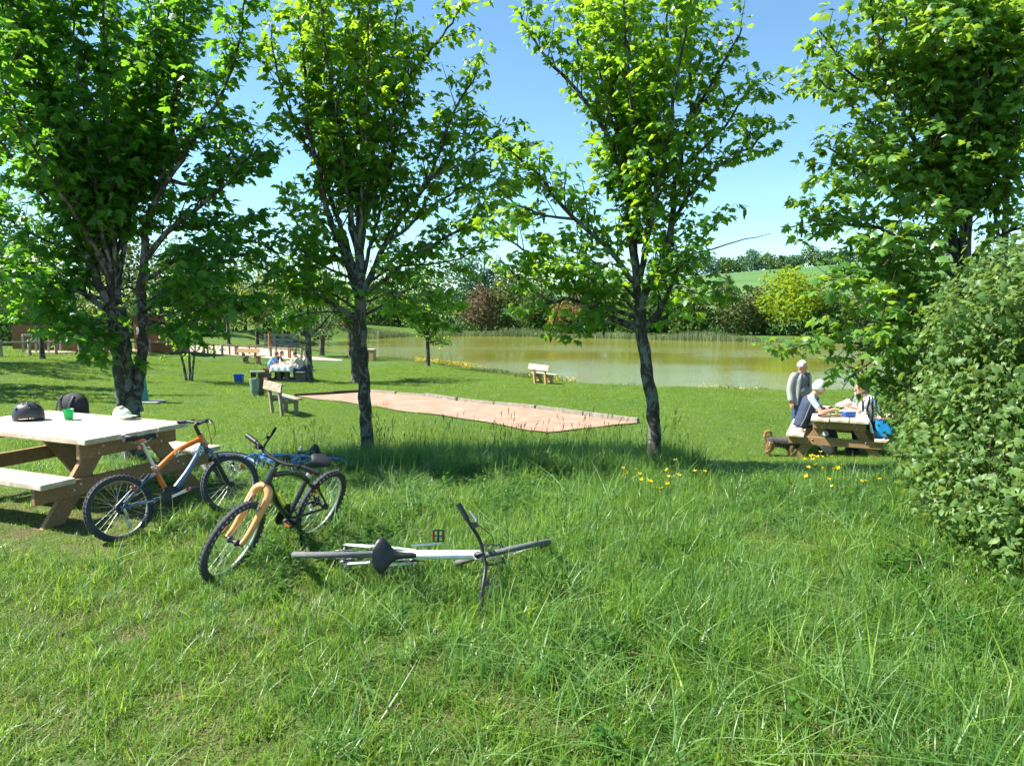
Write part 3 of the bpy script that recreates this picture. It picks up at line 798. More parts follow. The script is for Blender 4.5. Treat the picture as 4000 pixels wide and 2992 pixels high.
# ------------------------------------------------------------------ park trees at middle distance
def park_tree(name, label, base, h, w, tr, fork, leaf_m, seed, size=(0.11, 0.17), nl=9, group=None, dens=1.0, bark=BARK2, stems=None, low=0.0, lean=(0, 0), tmpl=SIMPLE, per=(3, 6), cat='tree'):
    rr = np.random.default_rng(seed); base = Vector(base)
    root = thing(name, label, cat, base, group=group)
    inv = Matrix.Translation(base).inverted()
    def put(o): o.parent = root; o.matrix_parent_inverse = inv; return o
    limbs = []
    for (sx, sy, ex, ey, rad) in (stems or [(0, 0, 0, 0, tr)]):
        tp = spline([base + Vector((sx, sy, -0.1)), base + Vector((sx + (ex - sx) * 0.5 + lean[0] * 0.3, sy + (ey - sy) * 0.5 + lean[1] * 0.3, fork * 0.5)), base + Vector((ex + lean[0], ey + lean[1], fork))], 10)
        m = MB(); m.tube(tp, [rad * (1.25 - 0.45 * i / 9 + (0.4 if i == 0 else 0)) for i in range(10)], 10); put(m.obj('trunk', bark))
        top = tp[-1]
        k = max(3, nl // len(stems or [0]))
        for i in range(k):
            a = 2 * PI * (i + rr.uniform(-0.25, 0.25)) / k
            lead = (i == 0)
            ww = w * (0.12 if lead else rr.uniform(0.6, 1.0)); hh = (h - fork) * (1.0 if lead else rr.uniform(0.35, 0.9))
            d = Vector((math.cos(a) * ww, math.sin(a) * ww, hh))
            p0 = top - Vector((0, 0, rr.uniform(0, fork * 0.12)))
            limbs.append(make_limb([p0, p0 + Vector((d.x * 0.45, d.y * 0.45, d.z * 0.3)), p0 + Vector((d.x * 0.85, d.y * 0.85, d.z * 0.68)), p0 + d], rad * 0.55, 0.012, rr, 0.03, 0.3))
        for i in range(int(low)):
            a = rr.uniform(0, 2 * PI); p0 = top - Vector((0, 0, fork * rr.uniform(0.0, 0.2)))
            limbs.append(make_limb([p0, p0 + Vector((math.cos(a) * w * 0.6, math.sin(a) * w * 0.6, 0.15)), p0 + Vector((math.cos(a) * w, math.sin(a) * w, -0.1))], rad * 0.3, 0.01, rr, 0.03, 0.3))
    V, F = tubes_np([l[:2] for l in limbs], 6)
    put(link('limb_set', np_mesh('limb_set', V, F, bark, True)))
    subs, anch = grow(limbs, rr, sub_gap=0.26 / dens, sub_len=(0.35, 0.95), twig_gap=0.17, twig_len=(0.1, 0.3), per=per, start=0.12)
    V, F = tubes_np(subs, 3)
    tag(put(link('twig_mass', np_mesh('twig_mass', V, F, TWIG, True))), kind='stuff')
    A, M = leaf_frames(anch, rr)
    V, F = stamp(tmpl, A, M, rr.uniform(*size, len(A)))
    tag(put(link('foliage', np_mesh('foliage', V, F, leaf_m))), kind='stuff')
    return root

PALE = leaf_mat('pale_leaf', (0.055, 0.120, 0.018), (0.145, 0.230, 0.035), (0.36, 0.46, 0.05), 0.42, 0.5)
SILVER = leaf_mat('willow_leaf', (0.085, 0.150, 0.070), (0.20, 0.29, 0.15), (0.30, 0.42, 0.16), 0.35, 0.5)
BRONZE = leaf_mat('bronze_leaf', (0.10, 0.105, 0.030), (0.22, 0.19, 0.070), (0.40, 0.32, 0.09), 0.35, 0.6)
GP = 'young trees on the lakeside lawn'
def shadow_base(x, y): return Vector((x, y, gz(x, y)))
park_tree('park_maple', 'small maple with slim dark trunk standing before the rail fence at far left', gp(166, 1402), 5.6, 2.3, 0.10, 2.3, MAPLE, 101, group=GP, nl=9, dens=0.95)
b = gp(735, 1487)
park_tree('young_tree', 'thin three-stemmed sapling on the lawn left of the blue tub', b, 3.9, 0.75, 0.05, 1.3, MAPLE, 102, group=GP, size=(0.10, 0.16), nl=9, dens=0.9,
          stems=[(-0.06, 0, -0.28, 0, 0.055), (0.05, 0.1, 0.02, 0.15, 0.05), (0.16, -0.05, 0.33, 0.05, 0.045)], low=1)
park_tree('park_maple', 'maple shading the stone picnic table with the white tablecloth', gp(1208, 1492), 6.4, 1.8, 0.15, 2.3, MAPLE, 103, group=GP, nl=11, dens=1.2)
park_tree('park_maple', 'maple whose pale trunk shows just behind the lichen-patched trunk', gp(1388, 1492), 6.6, 2.0, 0.17, 2.6, MAPLE, 104, group=GP, nl=11, dens=1.2)
park_tree('lakeside_tree', 'willowy silver-leaved tree at the left end of the lake', gp(1256, 1388), 5.2, 2.2, 0.17, 1.8, SILVER, 105, group=GP, size=(0.13, 0.22), low=3, lean=(0.25, 0), dens=0.8, tmpl=OVAL)
park_tree('lakeside_tree', 'slim bronze-leaved tree at the water edge left of the wooden box', gp(1370, 1396), 4.6, 1.5, 0.12, 2.0, BRONZE, 106, group=GP, size=(0.13, 0.2), dens=0.8)
park_tree('park_maple', 'round-crowned young maple standing alone at the near shore, lake behind', gp(1672, 1432), 6.3, 1.95, 0.125, 1.75, MAPLE, 107, group=GP, nl=11, dens=0.95, low=3)
park_tree('park_tree', 'pale yellow-green tree behind the path, above the wooden bench', gp(1005, 1345), 5.6, 2.0, 0.12, 1.7, PALE, 108, group=GP, size=(0.15, 0.24), dens=0.85, low=3)
park_tree('park_tree', 'pale yellow-green tree behind the path, right of the plank hut', gp(893, 1345), 5.4, 1.9, 0.12, 2.0, PALE, 109, group=GP, size=(0.15, 0.24), dens=0.85, low=2)
park_tree('park_tree', 'slender leaning tree beside the grey footbridge rail', gp(1082, 1352), 5.6, 1.6, 0.10, 2.4, PALE, 110, group=GP, size=(0.15, 0.24), dens=0.8, lean=(0.5, 0))
park_tree('park_tree', 'pale tree growing in front of the plank fence, left of the forked maple', gp(400, 1368), 4.6, 1.9, 0.11, 1.6, PALE, 113, group=GP, size=(0.13, 0.22), dens=0.85, low=3)
park_tree('park_maple', 'maple beyond the left edge that shades the lawn by the rail fence', shadow_base(-24.5, 30.5), 8.5, 3.6, 0.16, 2.0, MAPLE_D, 111, group=GP, nl=14, dens=1.1, size=(0.16, 0.24))
park_tree('park_maple', 'maple beyond the left edge that shades the lawn behind the helmet', shadow_base(-19.5, 23.2), 8.5, 3.4, 0.16, 2.0, MAPLE_D, 112, group=GP, nl=14, dens=1.1, size=(0.16, 0.24))

# ------------------------------------------------------------------ wood on the far shore and behind the fence
DIAMOND = (np.array([(0, -0.5, 0), (0.42, 0, -0.06), (0, 0.5, 0), (-0.42, 0, -0.06)]), np.array([(0, 1, 2), (0, 2, 3)]))
def leafmass(rr, lobes, n, size, inner=0.25):
    """leaf positions on and in a set of lobes (centre, radii)"""
    vol = np.array([r[0] * r[1] + r[0] * r[2] + r[1] * r[2] for c, r in lobes]); vol = vol / vol.sum()
    k = rr.choice(len(lobes), n, p=vol)
    C = np.array([c for c, r in lobes])[k]; Rr = np.array([r for c, r in lobes])[k]
    d = rr.normal(0, 1, (n, 3)); d /= np.linalg.norm(d, axis=1, keepdims=True)
    # sprays: gather the leaves in bunches so the surface breaks up
    q = rr.normal(0, 1, (140, 3)); q /= np.linalg.norm(q, axis=1, keepdims=True)
    near = np.argmax(d @ q.T, axis=1); d = d * 0.6 + q[near] * 0.4; d /= np.linalg.norm(d, axis=1, keepdims=True)
    rad = np.where(rr.random(n) < inner, rr.uniform(0.35, 0.8, n), rr.normal(0.97, 0.11, n))
    pos = C + d * Rr * rad[:, None]
    nrm = d * 0.8 + rr.normal(0, 0.55, (n, 3)); nrm[:, 2] += 0.35
    tip = rr.normal(0, 1, (n, 3)); tip[:, 2] -= 0.3
    return pos, frames(tip, nrm), rr.uniform(*size, n)
def wood_tree(name, label, base, h, w, leaf_m, seed, n=2200, size=(0.3, 0.6), shape='round', trunk=0.16, group=None, low=0.12, depth=None):
    rr = np.random.default_rng(seed); base = Vector(base); depth = depth or w
    root = thing(name, label, 'tree', base, group=group)
    top = h * (0.62 if shape != 'cone' else 0.85)
    m = MB(); m.tube(spline([base + Vector((0, 0, -0.3)), base + Vector((rr.uniform(-.2, .2), 0, top * 0.5)), base + Vector((rr.uniform(-.4, .4), 0, top))], 8), [trunk * (1.3 - 1.0 * i / 7) for i in range(8)], 7)
    for i in range(5):
        a = rr.uniform(0, 2 * PI); z = rr.uniform(0.25, 0.6) * h
        p = base + Vector((0, 0, z)); m.tube([p, p + Vector((math.cos(a) * w * 0.3, math.sin(a) * depth * 0.3, h * 0.1)), p + Vector((math.cos(a) * w * 0.6, math.sin(a) * depth * 0.6, h * 0.22))], [trunk * 0.45, trunk * 0.3, 0.02], 5)
    o = m.obj('trunk', BARK2); o.parent = root; o.matrix_parent_inverse = Matrix.Translation(base).inverted()
    lobes = []
    nb = 13
    for i in range(nb):
        t = (i + rr.uniform(0, 1)) / nb
        z = h * (low + (0.94 - low) * t)
        if shape == 'round': env = math.sin(PI * min(1, 0.18 + 0.80 * t)) ** 0.6
        elif shape == 'cone': env = (1.02 - t) ** 0.8
        elif shape == 'tall': env = (math.sin(PI * min(1, 0.15 + 0.80 * t)) ** 0.5)
        else: env = 0.6 + 0.4 * math.sin(PI * t)
        a = i * 2.4 + rr.uniform(-0.5, 0.5); rad = w * env * rr.uniform(0.45, 0.75)
        lr = w * env * rr.uniform(0.38, 0.6)
        lobes.append(((base.x + math.cos(a) * rad * 0.8, base.y + math.sin(a) * rad * 0.8 * depth / w, base.z + z), (lr, lr * depth / w, max(lr * 0.75, h * 0.06))))
    A, M, S = leafmass(rr, lobes, n, size)
    A[:, 2] = np.maximum(A[:, 2], base.z + 0.05)
    V, F = stamp(DIAMOND, A, M, S)
    c = tag(link('crown', np_mesh('crown', V, F, leaf_m), root), kind='stuff'); c.matrix_parent_inverse = Matrix.Translation(base).inverted()
    return root
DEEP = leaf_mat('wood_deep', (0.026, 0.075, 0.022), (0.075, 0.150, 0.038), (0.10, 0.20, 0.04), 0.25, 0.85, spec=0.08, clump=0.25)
MIDG = leaf_mat('wood_mid', (0.050, 0.110, 0.022), (0.130, 0.205, 0.042), (0.16, 0.26, 0.05), 0.28, 0.85, spec=0.08, clump=0.25)
OLIVE = leaf_mat('wood_olive', (0.070, 0.105, 0.028), (0.155, 0.195, 0.062), (0.20, 0.24, 0.08), 0.25, 0.85, spec=0.08, clump=0.25)
BLUEG = leaf_mat('wood_bluish', (0.040, 0.105, 0.050), (0.105, 0.195, 0.095), (0.14, 0.26, 0.12), 0.25, 0.85, spec=0.08, clump=0.25)
LIME = leaf_mat('wood_lime', (0.130, 0.210, 0.012), (0.280, 0.380, 0.030), (0.42, 0.52, 0.03), 0.35, 0.85, spec=0.08, clump=0.3)
RUST = leaf_mat('wood_rust', (0.095, 0.075, 0.040), (0.200, 0.150, 0.085), (0.26, 0.20, 0.10), 0.2, 0.85, spec=0.08, clump=0.3)
TAN = leaf_mat('wood_tan', (0.150, 0.130, 0.035), (0.280, 0.220, 0.060), (0.36, 0.28, 0.07), 0.25, 0.85, spec=0.08, clump=0.3)
GF_ = 'trees of the wood on the far shore'
def far(px, top, wpx, Y, mat, shape, label, seed, n=2200, low=0.1, size=(0.28, 0.55), group=GF_, depth=None):
    x = (px - 2000) / FPX * Y; z = gz(x, Y)
    tz = CAM_H + (HORIZON - top) / FPX * Y
    return wood_tree('wood_tree', label, (x, Y, z), tz - z, wpx / 2 / FPX * Y, mat, seed, n=n, size=size, shape=shape, group=group, low=low, depth=depth)
far(1520, 1060, 230, 122, DEEP, 'round', 'dark tree on the far shore behind the lone young maple, left side', 201)
far(1640, 1010, 220, 124, MIDG, 'tall', 'mid-green tree on the far shore just left of the young maple crown', 202)
far(1760, 985, 200, 124, MIDG, 'tall', 'upright green tree showing right above the young maple crown', 203)
far(1845, 950, 170, 122, BLUEG, 'tall', 'tallest bluish poplar-like tree of the far shore', 204)
far(1925, 985, 160, 124, BLUEG, 'tall', 'second bluish upright tree right of the tallest far-shore tree', 205)
far(1880, 1105, 175, 113, RUST, 'round', 'reddish brown tree by the far shore reeds', 206, n=1800)
far(1985, 1030, 190, 114, OLIVE, 'tall', 'tall olive-green tree right of the reddish brown tree', 207, n=2400)
far(2070, 1000, 180, 122, OLIVE, 'tall', 'grey-green tree top behind the tall olive-green tree', 208)
far(2085, 1130, 140, 110, MIDG, 'round', 'round bright green bush-like tree on the far shore, left of the yellow one', 209, n=1700, low=0.03)
far(2165, 1100, 150, 109, DEEP, 'round', 'dark green tree between the bright green and the yellow tree', 210, low=0.03)
far(2205, 1165, 150, 106, TAN, 'round', 'yellow-leaved small tree on the far shore left of the leaning maple', 211, n=1700)
far(2290, 1080, 190, 112, RUST, 'round', 'orange-brown tree behind the yellow-leaved one', 212)
far(2390, 1050, 220, 111, OLIVE, 'round', 'olive tree seen through the crown of the leaning maple, left part', 213)
far(2480, 1110, 190, 103, MIDG, 'round', 'green tree on the far shore hidden by the leaning trunk', 214, low=0.05)
far(2600, 1090, 230, 103, DEEP, 'round', 'dark tree on the far shore right of the leaning trunk', 215, low=0.05)
far(2690, 1130, 180, 98, MIDG, 'round', 'low green tree left of the feathery olive tree', 216, low=0.04)
far(2835, 1050, 250, 98, OLIVE, 'cone', 'feathery olive cone-shaped tree on the far shore', 217, n=2600, low=0.16, size=(0.2, 0.45))
far(2940, 1110, 180, 101, OLIVE, 'round', 'olive tree between the feathery cone and the lime-yellow tree', 218)
far(3080, 1035, 290, 96, LIME, 'round', 'bright lime-yellow spreading tree on the far shore', 219, n=3200, low=0.25)
far(3230, 1120, 230, 99, MIDG, 'round', 'green tree right of the lime-yellow tree', 220)
far(3370, 1130, 250, 97, OLIVE, 'round', 'olive tree far right on the shore behind the picnic group', 221)
far(3520, 1150, 260, 95, MIDG, 'round', 'rightmost green far-shore tree glimpsed through the maple leaves', 222)
far(3700, 1140, 260, 94, OLIVE, 'round', 'far-shore tree hidden behind the tall leafy maple', 223)
far(3880, 1130, 260, 94, MIDG, 'round', 'far-shore tree at the right edge behind the hedge', 224)
# dark undergrowth filling the foot of the wood
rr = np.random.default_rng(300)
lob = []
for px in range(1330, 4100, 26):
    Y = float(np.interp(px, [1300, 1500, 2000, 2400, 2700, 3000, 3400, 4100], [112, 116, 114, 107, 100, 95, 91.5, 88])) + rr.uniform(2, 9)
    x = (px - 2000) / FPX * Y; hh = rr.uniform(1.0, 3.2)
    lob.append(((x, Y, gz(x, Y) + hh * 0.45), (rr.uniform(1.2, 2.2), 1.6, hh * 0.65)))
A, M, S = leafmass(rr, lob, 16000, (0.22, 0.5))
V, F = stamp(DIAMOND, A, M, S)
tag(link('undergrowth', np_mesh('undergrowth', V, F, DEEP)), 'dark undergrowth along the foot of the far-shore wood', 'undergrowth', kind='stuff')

# wood behind the fence on the left
GL = 'trees of the wood behind the fence'
lw = [(-180, 720, 440, 58, DEEP, 'dark tree at the left frame edge behind the rail fence'), (40, 760, 400, 56, DEEP, 'dark shady tree behind the rail fence, left of the slim maple'),
      (230, 820, 380, 62, MIDG, 'broad green tree rising over the plank fence'), (400, 850, 380, 66, MIDG, 'green tree over the right end of the plank fence'),
      (560, 880, 360, 66, OLIVE, 'olive tree behind the plank hut, left'), (700, 930, 340, 64, MIDG, 'green tree behind the plank hut, right'),
      (830, 960, 330, 74, OLIVE, 'olive tree over the path between hut and bench'), (960, 990, 320, 78, MIDG, 'green tree far behind the pale path trees'),
      (1090, 1020, 300, 80, MIDG, 'green tree behind the grey footbridge'), (1210, 1010, 300, 84, OLIVE, 'olive tree behind the lake end, left of the willowy tree'),
      (1330, 1110, 240, 104, DEEP, 'dark tree at the left corner of the far shore'), (1420, 1080, 240, 118, MIDG, 'mid-green tree at the left corner of the far shore')]
for i, (px, top, wpx, Y, mt, lb) in enumerate(lw):
    far(px, top, wpx, Y, mt, 'round', lb, 320 + i, n=2600, low=0.06, size=(0.2, 0.42), group=GL)
for i, (px, top, wpx, Y) in enumerate([(0, 1150, 300, 46), (140, 1190, 240, 49), (330, 1170, 300, 57), (520, 1180, 280, 58), (760, 1200, 240, 62)]):
    far(px, top, wpx, Y, DEEP, 'bush', ['dark bush behind the rail fence at the left edge', 'dark bush between the rail fence and the plank fence', 'dark bush rising over the plank fence right of the slim maple', 'dark bush directly left of the plank hut', 'dark bush right of the plank hut beyond the path'][i], 340 + i, n=2600, low=0.02, size=(0.1, 0.24), group=GL)

# hilltop row of trees beyond the field
ORD = 'first second third fourth fifth sixth seventh eighth ninth tenth eleventh twelfth thirteenth fourteenth fifteenth sixteenth seventeenth'.split()
for i, (px, top, wpx) in enumerate([(2560, 1000, 130), (2640, 985, 110), (2700, 985, 100), (2765, 998, 90), (2825, 1008, 90), (2885, 1000, 90), (2925, 975, 95), (2985, 988, 110), (3045, 1000, 90), (3095, 998, 90), (3155, 958, 105), (3215, 985, 100), (3290, 985, 110), (3370, 975, 120), (3460, 960, 120), (3560, 950, 130), (3660, 940, 140)]):
    Y = 436 + (i * 7) % 19
    far(px, top, wpx, Y, (BLUEG, MIDG, DEEP)[i % 3], 'round', ORD[i] + ' tree from the left in the distant row on the hilltop', 360 + i, n=1100, low=0.04, size=(0.7, 1.5), group='distant row of trees on the hill')
# reeds on the far shore, grass and yellow flowers on the near one
REED = leaf_mat('reed', (0.085, 0.125, 0.050), (0.190, 0.240, 0.115), (0.25, 0.32, 0.12), 0.25, 0.85, clump=0.25)
SHOREG = leaf_mat('shore_grass_leaf', (0.04, 0.09, 0.02), (0.11, 0.17, 0.04), (0.2, 0.3, 0.05), 0.35, 0.6, clump=0.5)
IRIS = leaf_mat('shore_flower', (0.45, 0.30, 0.02), (0.62, 0.46, 0.03), (0.5, 0.4, 0.03), 0.2, 0.6)
def blades(rr, X, Y, Z, H, Wd, lean=0.18):
    n = len(X); a = rr.uniform(0, 2 * PI, n)
    s = np.stack([np.cos(a), np.sin(a), np.zeros(n)], -1) * (Wd / 2)[:, None]
    b = np.stack([X, Y, Z], -1); ln = rr.normal(0, lean, (n, 2)) * H[:, None]
    mid = b + np.stack([ln[:, 0] * 0.35, ln[:, 1] * 0.35, H * 0.6], -1); tip = b + np.stack([ln[:, 0], ln[:, 1], H], -1)
    V = np.stack([b - s, b + s, mid + s * 0.8, mid - s * 0.8, tip], 1).reshape(-1, 3)
    k = np.arange(n)[:, None] * 5
    F = np.concatenate([k + np.array([[0, 1, 2]]), k + np.array([[0, 2, 3]]), k + np.array([[3, 2, 4]])])
    return V, F
def shore_points(rr, i0, i1, n, off):
    P = LAKE[i0:i1 + 1]; seg = np.linalg.norm(np.diff(P, axis=0), axis=1); L = np.concatenate([[0], np.cumsum(seg)])
    s = rr.uniform(0, L[-1], n); x = np.interp(s, L, P[:, 0]); y = np.interp(s, L, P[:, 1])
    k = np.clip(np.searchsorted(L, s) - 1, 0, len(seg) - 1); d = (P[1:] - P[:-1])[k] / seg[k][:, None]
    o = rr.uniform(off[0], off[1], n)
    return x + d[:, 1] * o, y - d[:, 0] * o, s
rr = np.random.default_rng(401)
x, y, s = shore_points(rr, 17, 26, 17000, (-0.2, 4.2))
h = rr.uniform(0.6, 1.35, len(x)) * (0.75 + 0.35 * np.sin(s * 0.35) * np.sin(s * 0.11 + 1)); V, F = blades(rr, x, y, np.maximum(ground(x, y), WATER_Z) - 0.02, h, rr.uniform(0.04, 0.10, len(x)))
tag(link('reed_belt', np_mesh('reed_belt', V, F, REED)), 'belt of pale reeds along the far shore of the lake', 'reeds', kind='stuff')
x, y, s = shore_points(rr, 1, 16, 11000, (-0.3, 1.3))
h = rr.uniform(0.12, 0.55, len(x)) * (0.55 + 0.5 * np.sin(s * 0.8) * np.sin(s * 0.23 + 1)); V, F = blades(rr, x, y, np.maximum(ground(x, y), WATER_Z) - 0.02, h, rr.uniform(0.015, 0.035, len(x)), 0.3)
tag(link('shore_grass', np_mesh('shore_grass', V, F, SHOREG)), 'rough grass fringe along the near shore of the lake', 'grass', kind='stuff')
x, y, s = shore_points(rr, 4, 13, 5000, (-0.1, 1.6))
keep = (np.sin(s * 0.9) * np.sin(s * 0.37 + 0.5) > 0.25) & (rr.random(len(s)) < 0.5) | ((x < -3.0) & (x > -7.2))
x, y = x[keep], y[keep]; n = len(x)
A = np.stack([x, y, ground(x, y) + rr.uniform(0.12, 0.42, n)], -1)
V, F = stamp(DIAMOND, A, frames(rr.normal(0, 1, (n, 3)), rr.normal(0, 0.4, (n, 3)) + [0, -0.3, 1]), rr.uniform(0.05, 0.11, n))
tag(link('shore_flowers', np_mesh('shore_flowers', V, F, IRIS)), 'yellow flowers in patches along the near shore', 'flowers', kind='stuff')

# ================================================================== THINGS
WOOD_SHADED = wood('picnic_timber_shaded', (0.25, 0.135, 0.058), (0.44, 0.27, 0.135), 0.75, (1.0, 16, 16))  # legs and bearers: their shade is put into a darker, browner colour
WOOD_SUNLIT = wood('picnic_timber_sunlit', (0.48, 0.37, 0.24), (0.70, 0.59, 0.44), 0.75, (1.0, 14, 14), weather=(0.72, 0.64, 0.52))  # upper boards: the glare of the sun is put into a paler colour
WOOD_GREY = wood('bench_timber_grey', (0.20, 0.155, 0.10), (0.38, 0.31, 0.21), 0.85, (1.2, 18, 18), weather=(0.36, 0.33, 0.27))
WOOD_NEW = wood('bench_timber_new', (0.40, 0.235, 0.09), (0.58, 0.38, 0.17), 0.7, (1.2, 18, 18))
STEEL = plain('galvanised_steel', (0.55, 0.55, 0.53), 0.35, 0.9, 0.15)
BLACKP = plain('black_plastic', (0.018, 0.019, 0.021), 0.45, 0, 0.3)
RUBBER_D = plain('dusty_tyre_rubber', (0.125, 0.128, 0.125), 0.95, 0, 0.25, 30, 0.4, 90)
RUBBER = plain('tyre_rubber', (0.052, 0.055, 0.058), 0.85, 0, 0.3, 30, 0.4, 90)
ALU = plain('brushed_aluminium', (0.58, 0.58, 0.56), 0.33, 0.85, 0.12)

def rotz(a): return Matrix.Rotation(a, 3, 'Z')
def plank_mesh(size, mat, r=0.008):
    return MB().rbox((0, 0, 0), size, r).mesh('plank', mat)
BOLT = MB().lathe([(0.013, 0), (0.013, 0.006), (0.008, 0.010), (0.0, 0.010)], 10, 'X').mesh('bolt', STEEL)
def picnic_table(label, c, rz, L=2.0, W=1.0, tilt=(0, 0)):
    t = thing('picnic_table', label, 'picnic table', M=Matrix.Translation(c) @ Matrix.Rotation(rz, 4, 'Z') @ Matrix.Rotation(tilt[0], 4, 'X') @ Matrix.Rotation(tilt[1], 4, 'Y'))
    H = 0.75; th = 0.048; pw = (W - 0.040) / 3
    me = plank_mesh((L, pw, th), WOOD_SUNLIT)
    for i in range(3):
        o = link('top_plank', me, t); o.location = (RNG.uniform(-0.02, 0.02), (i - 1) * (pw + 0.020), H - th / 2 + RNG.uniform(-0.003, 0.003))
    ms = plank_mesh((L, 0.29, th), WOOD_SUNLIT)
    for s in (-1, 1):
        o = link('seat_plank', ms, t); o.location = (0, s * (W / 2 + 0.245), 0.43)
    for ex in (-1, 1):
        x = ex * (L / 2 - 0.20); xo = x + ex * 0.047
        MB().rbox((0, 0, 0), (0.045, W * 0.93, 0.14), 0.006).obj('top_bearer', WOOD_SHADED, t, Matrix.Translation((xo, 0, H - th - 0.071)))
        MB().rbox((0, 0, 0), (0.045, W + 0.72, 0.14), 0.006).obj('seat_bearer', WOOD_SHADED, t, Matrix.Translation((xo, 0, 0.43 - th / 2 - 0.071)))
        for s in (-1, 1):
            p1 = Vector((x, s * (W * 0.23), H - th - 0.003)); p0 = Vector((x, s * (W / 2 + 0.28), -0.08))
            m = MB().beam(p0, p1, 0.044, 0.15, up=(0, 1, 0)); m.obj('leg', WOOD_SHADED, t)
            for (yy, zz) in ((s * (W * 0.26), H - th - 0.05), (s * (W * 0.30), H - th - 0.11), (s * (W / 2 - 0.03), 0.36), (s * (W / 2 + 0.03), 0.32)):
                link('bolt', BOLT, t, Matrix.Translation((xo + ex * 0.0225, yy, zz)) @ Matrix.Rotation(0 if ex > 0 else PI, 4, 'Z'))
        MB().beam((x - ex * 0.03, 0, H - th - 0.10), (x - ex * 0.55, 0, H - th - 0.02), 0.045, 0.07).obj('brace', WOOD_SHADED, t)
    return t
T_RZ = math.atan2(-0.40, 0.917)
TC = Vector((-4.28, 6.78, -0.03))
TM = Matrix.Translation(TC) @ Matrix.Rotation(T_RZ, 4, 'Z')
picnic_table('large pale timber picnic table at the left edge with a helmet on it', TC, T_RZ, 2.05, 1.06)
def on_table(px, py, z=0.752): # point on the near table's top seen at the pixel
    d = ray(px, py); tt = (TC.z + z - CAM_H) / d.z
    return Vector((d.x * tt, d.y * tt, TC.z + z))

# helmet: dome with vents, side cut-outs, strap buckles
def remeshed(m, name, mats, voxel, smooth=6, pick=None, fac=0.5):
    """one continuous skin over the collected shapes"""
    me = m.mesh(name, mats[0]); o = bpy.data.objects.new(name, me); COL.objects.link(o)
    md = o.modifiers.new('r', 'REMESH'); md.mode = 'VOXEL'; md.voxel_size = voxel
    if smooth:
        sm = o.modifiers.new('s', 'SMOOTH'); sm.iterations = smooth; sm.factor = fac
    dg = bpy.context.evaluated_depsgraph_get(); ev = o.evaluated_get(dg)
    out = bpy.data.meshes.new_from_object(ev, preserve_all_data_layers=False, depsgraph=dg)
    bpy.data.objects.remove(o); bpy.data.meshes.remove(me)
    out.name = name; out.materials.clear()
    for mt in mats: out.materials.append(mt)
    n = len(out.polygons); out.polygons.foreach_set('use_smooth', np.ones(n, bool))
    if pick is not None:
        ce = np.empty(n * 3); out.polygons.foreach_get('center', ce)
        out.polygons.foreach_set('material_index', pick(ce.reshape(-1, 3)).astype(np.int32))
    out.update(); return out
hp = on_table(112, 1641)
hel = thing('bike_helmet', 'matt black bowl-shaped bicycle helmet on the large picnic table', 'helmet', hp, R(8))
HELM = plain('helmet_shell', (0.030, 0.033, 0.040), 0.42, 0, 0.15, 20)
prof = [(0.0, 0.168), (0.03, 0.167), (0.06, 0.160), (0.09, 0.145), (0.112, 0.122), (0.127, 0.092), (0.132, 0.060), (0.130, 0.030), (0.122, 0.022), (0.112, 0.030), (0.115, 0.07), (0.09, 0.12), (0.0, 0.15)]
m = MB().lathe(prof[::-1], 36, cap=False)
m.v = [(x * 1.08, y * 0.88, z * 1.2 - 0.024 + (0.03 if (z < 0.035 and abs(x - 0.02) < 0.05) else 0)) for x, y, z in m.v]
m.obj('shell', HELM, hel)
for (a_, e_) in ((200, 62), (290, 58), (250, 58), (340, 56), (20, 52), (300, 30), (330, 28), (240, 28)):
    th_, el_ = R(a_), R(e_)
    d = Vector((math.cos(th_) * math.cos(el_), math.sin(th_) * math.cos(el_), math.sin(el_)))
    p = Vector((d.x * 0.134 * 1.07, d.y * 0.134 * 0.88, 0.055 + d.z * 0.147))
    q = Vector((d.x / 1.1, d.y / 0.8, d.z)).to_track_quat('Z', 'X').to_matrix()
    MB().ellipsoid(p, (0.019, 0.008, 0.004), 12, 6, q).obj('vent', BLACKP, hel)
for x in (-0.09, -0.03, 0.085): MB().lathe([(0.006, 0), (0.006, 0.004), (0, 0.004)], 8, 'Y', (x, -0.113 * math.sqrt(max(0.1, 1 - (x / 0.142) ** 2)) - 0.003, 0.03)).obj('rivet', ALU, hel)
MB().tube([(0.04, -0.10, 0.04), (0.05, -0.07, 0.008), (0.06, -0.02, 0.004), (0.05, 0.06, 0.004), (0.04, 0.10, 0.04)], 0.006, 6, flat=0.4).obj('chin_strap', BLACKP, hel)

# green plastic cup
def cup(label, p, mat, h=0.105, r=0.047, name='plastic_cup'):
    t = thing(name, label, 'cup', p)
    MB().lathe([(0.0, 0.001), (r * 0.72, 0.0), (r * 0.73, 0.004), (r * 0.98, h), (r * 1.03, h), (r * 1.03, h - 0.004), (r * 0.96, h - 0.003), (r * 0.70, 0.006), (0, 0.006)], 24, cap=False).obj('body', mat, t)
    MB().lathe([(r * 0.93, h * 0.86), (r * 0.955, h * 0.87), (r * 0.955, h * 0.90), (r * 0.95, h * 0.91)], 24, cap=False).obj('ridge', mat, t)
    return t
a = NT('green_cup_plastic'); tb = a.n('ShaderNodeBsdfTranslucent'); tb.inputs[0].default_value = (0.02, 0.62, 0.24, 1)
p_ = a.pbr((0.015, 0.42, 0.16), 0.35); mx = a.n('ShaderNodeMixShader'); mx.inputs[0].default_value = 0.4; a.l(p_.outputs[0], mx.inputs[1]); a.l(tb.outputs[0], mx.inputs[2]); CUPG = a.done(mx)
cup('green plastic cup between the helmet and the white cap', on_table(269, 1639), CUPG, 0.105, 0.05)

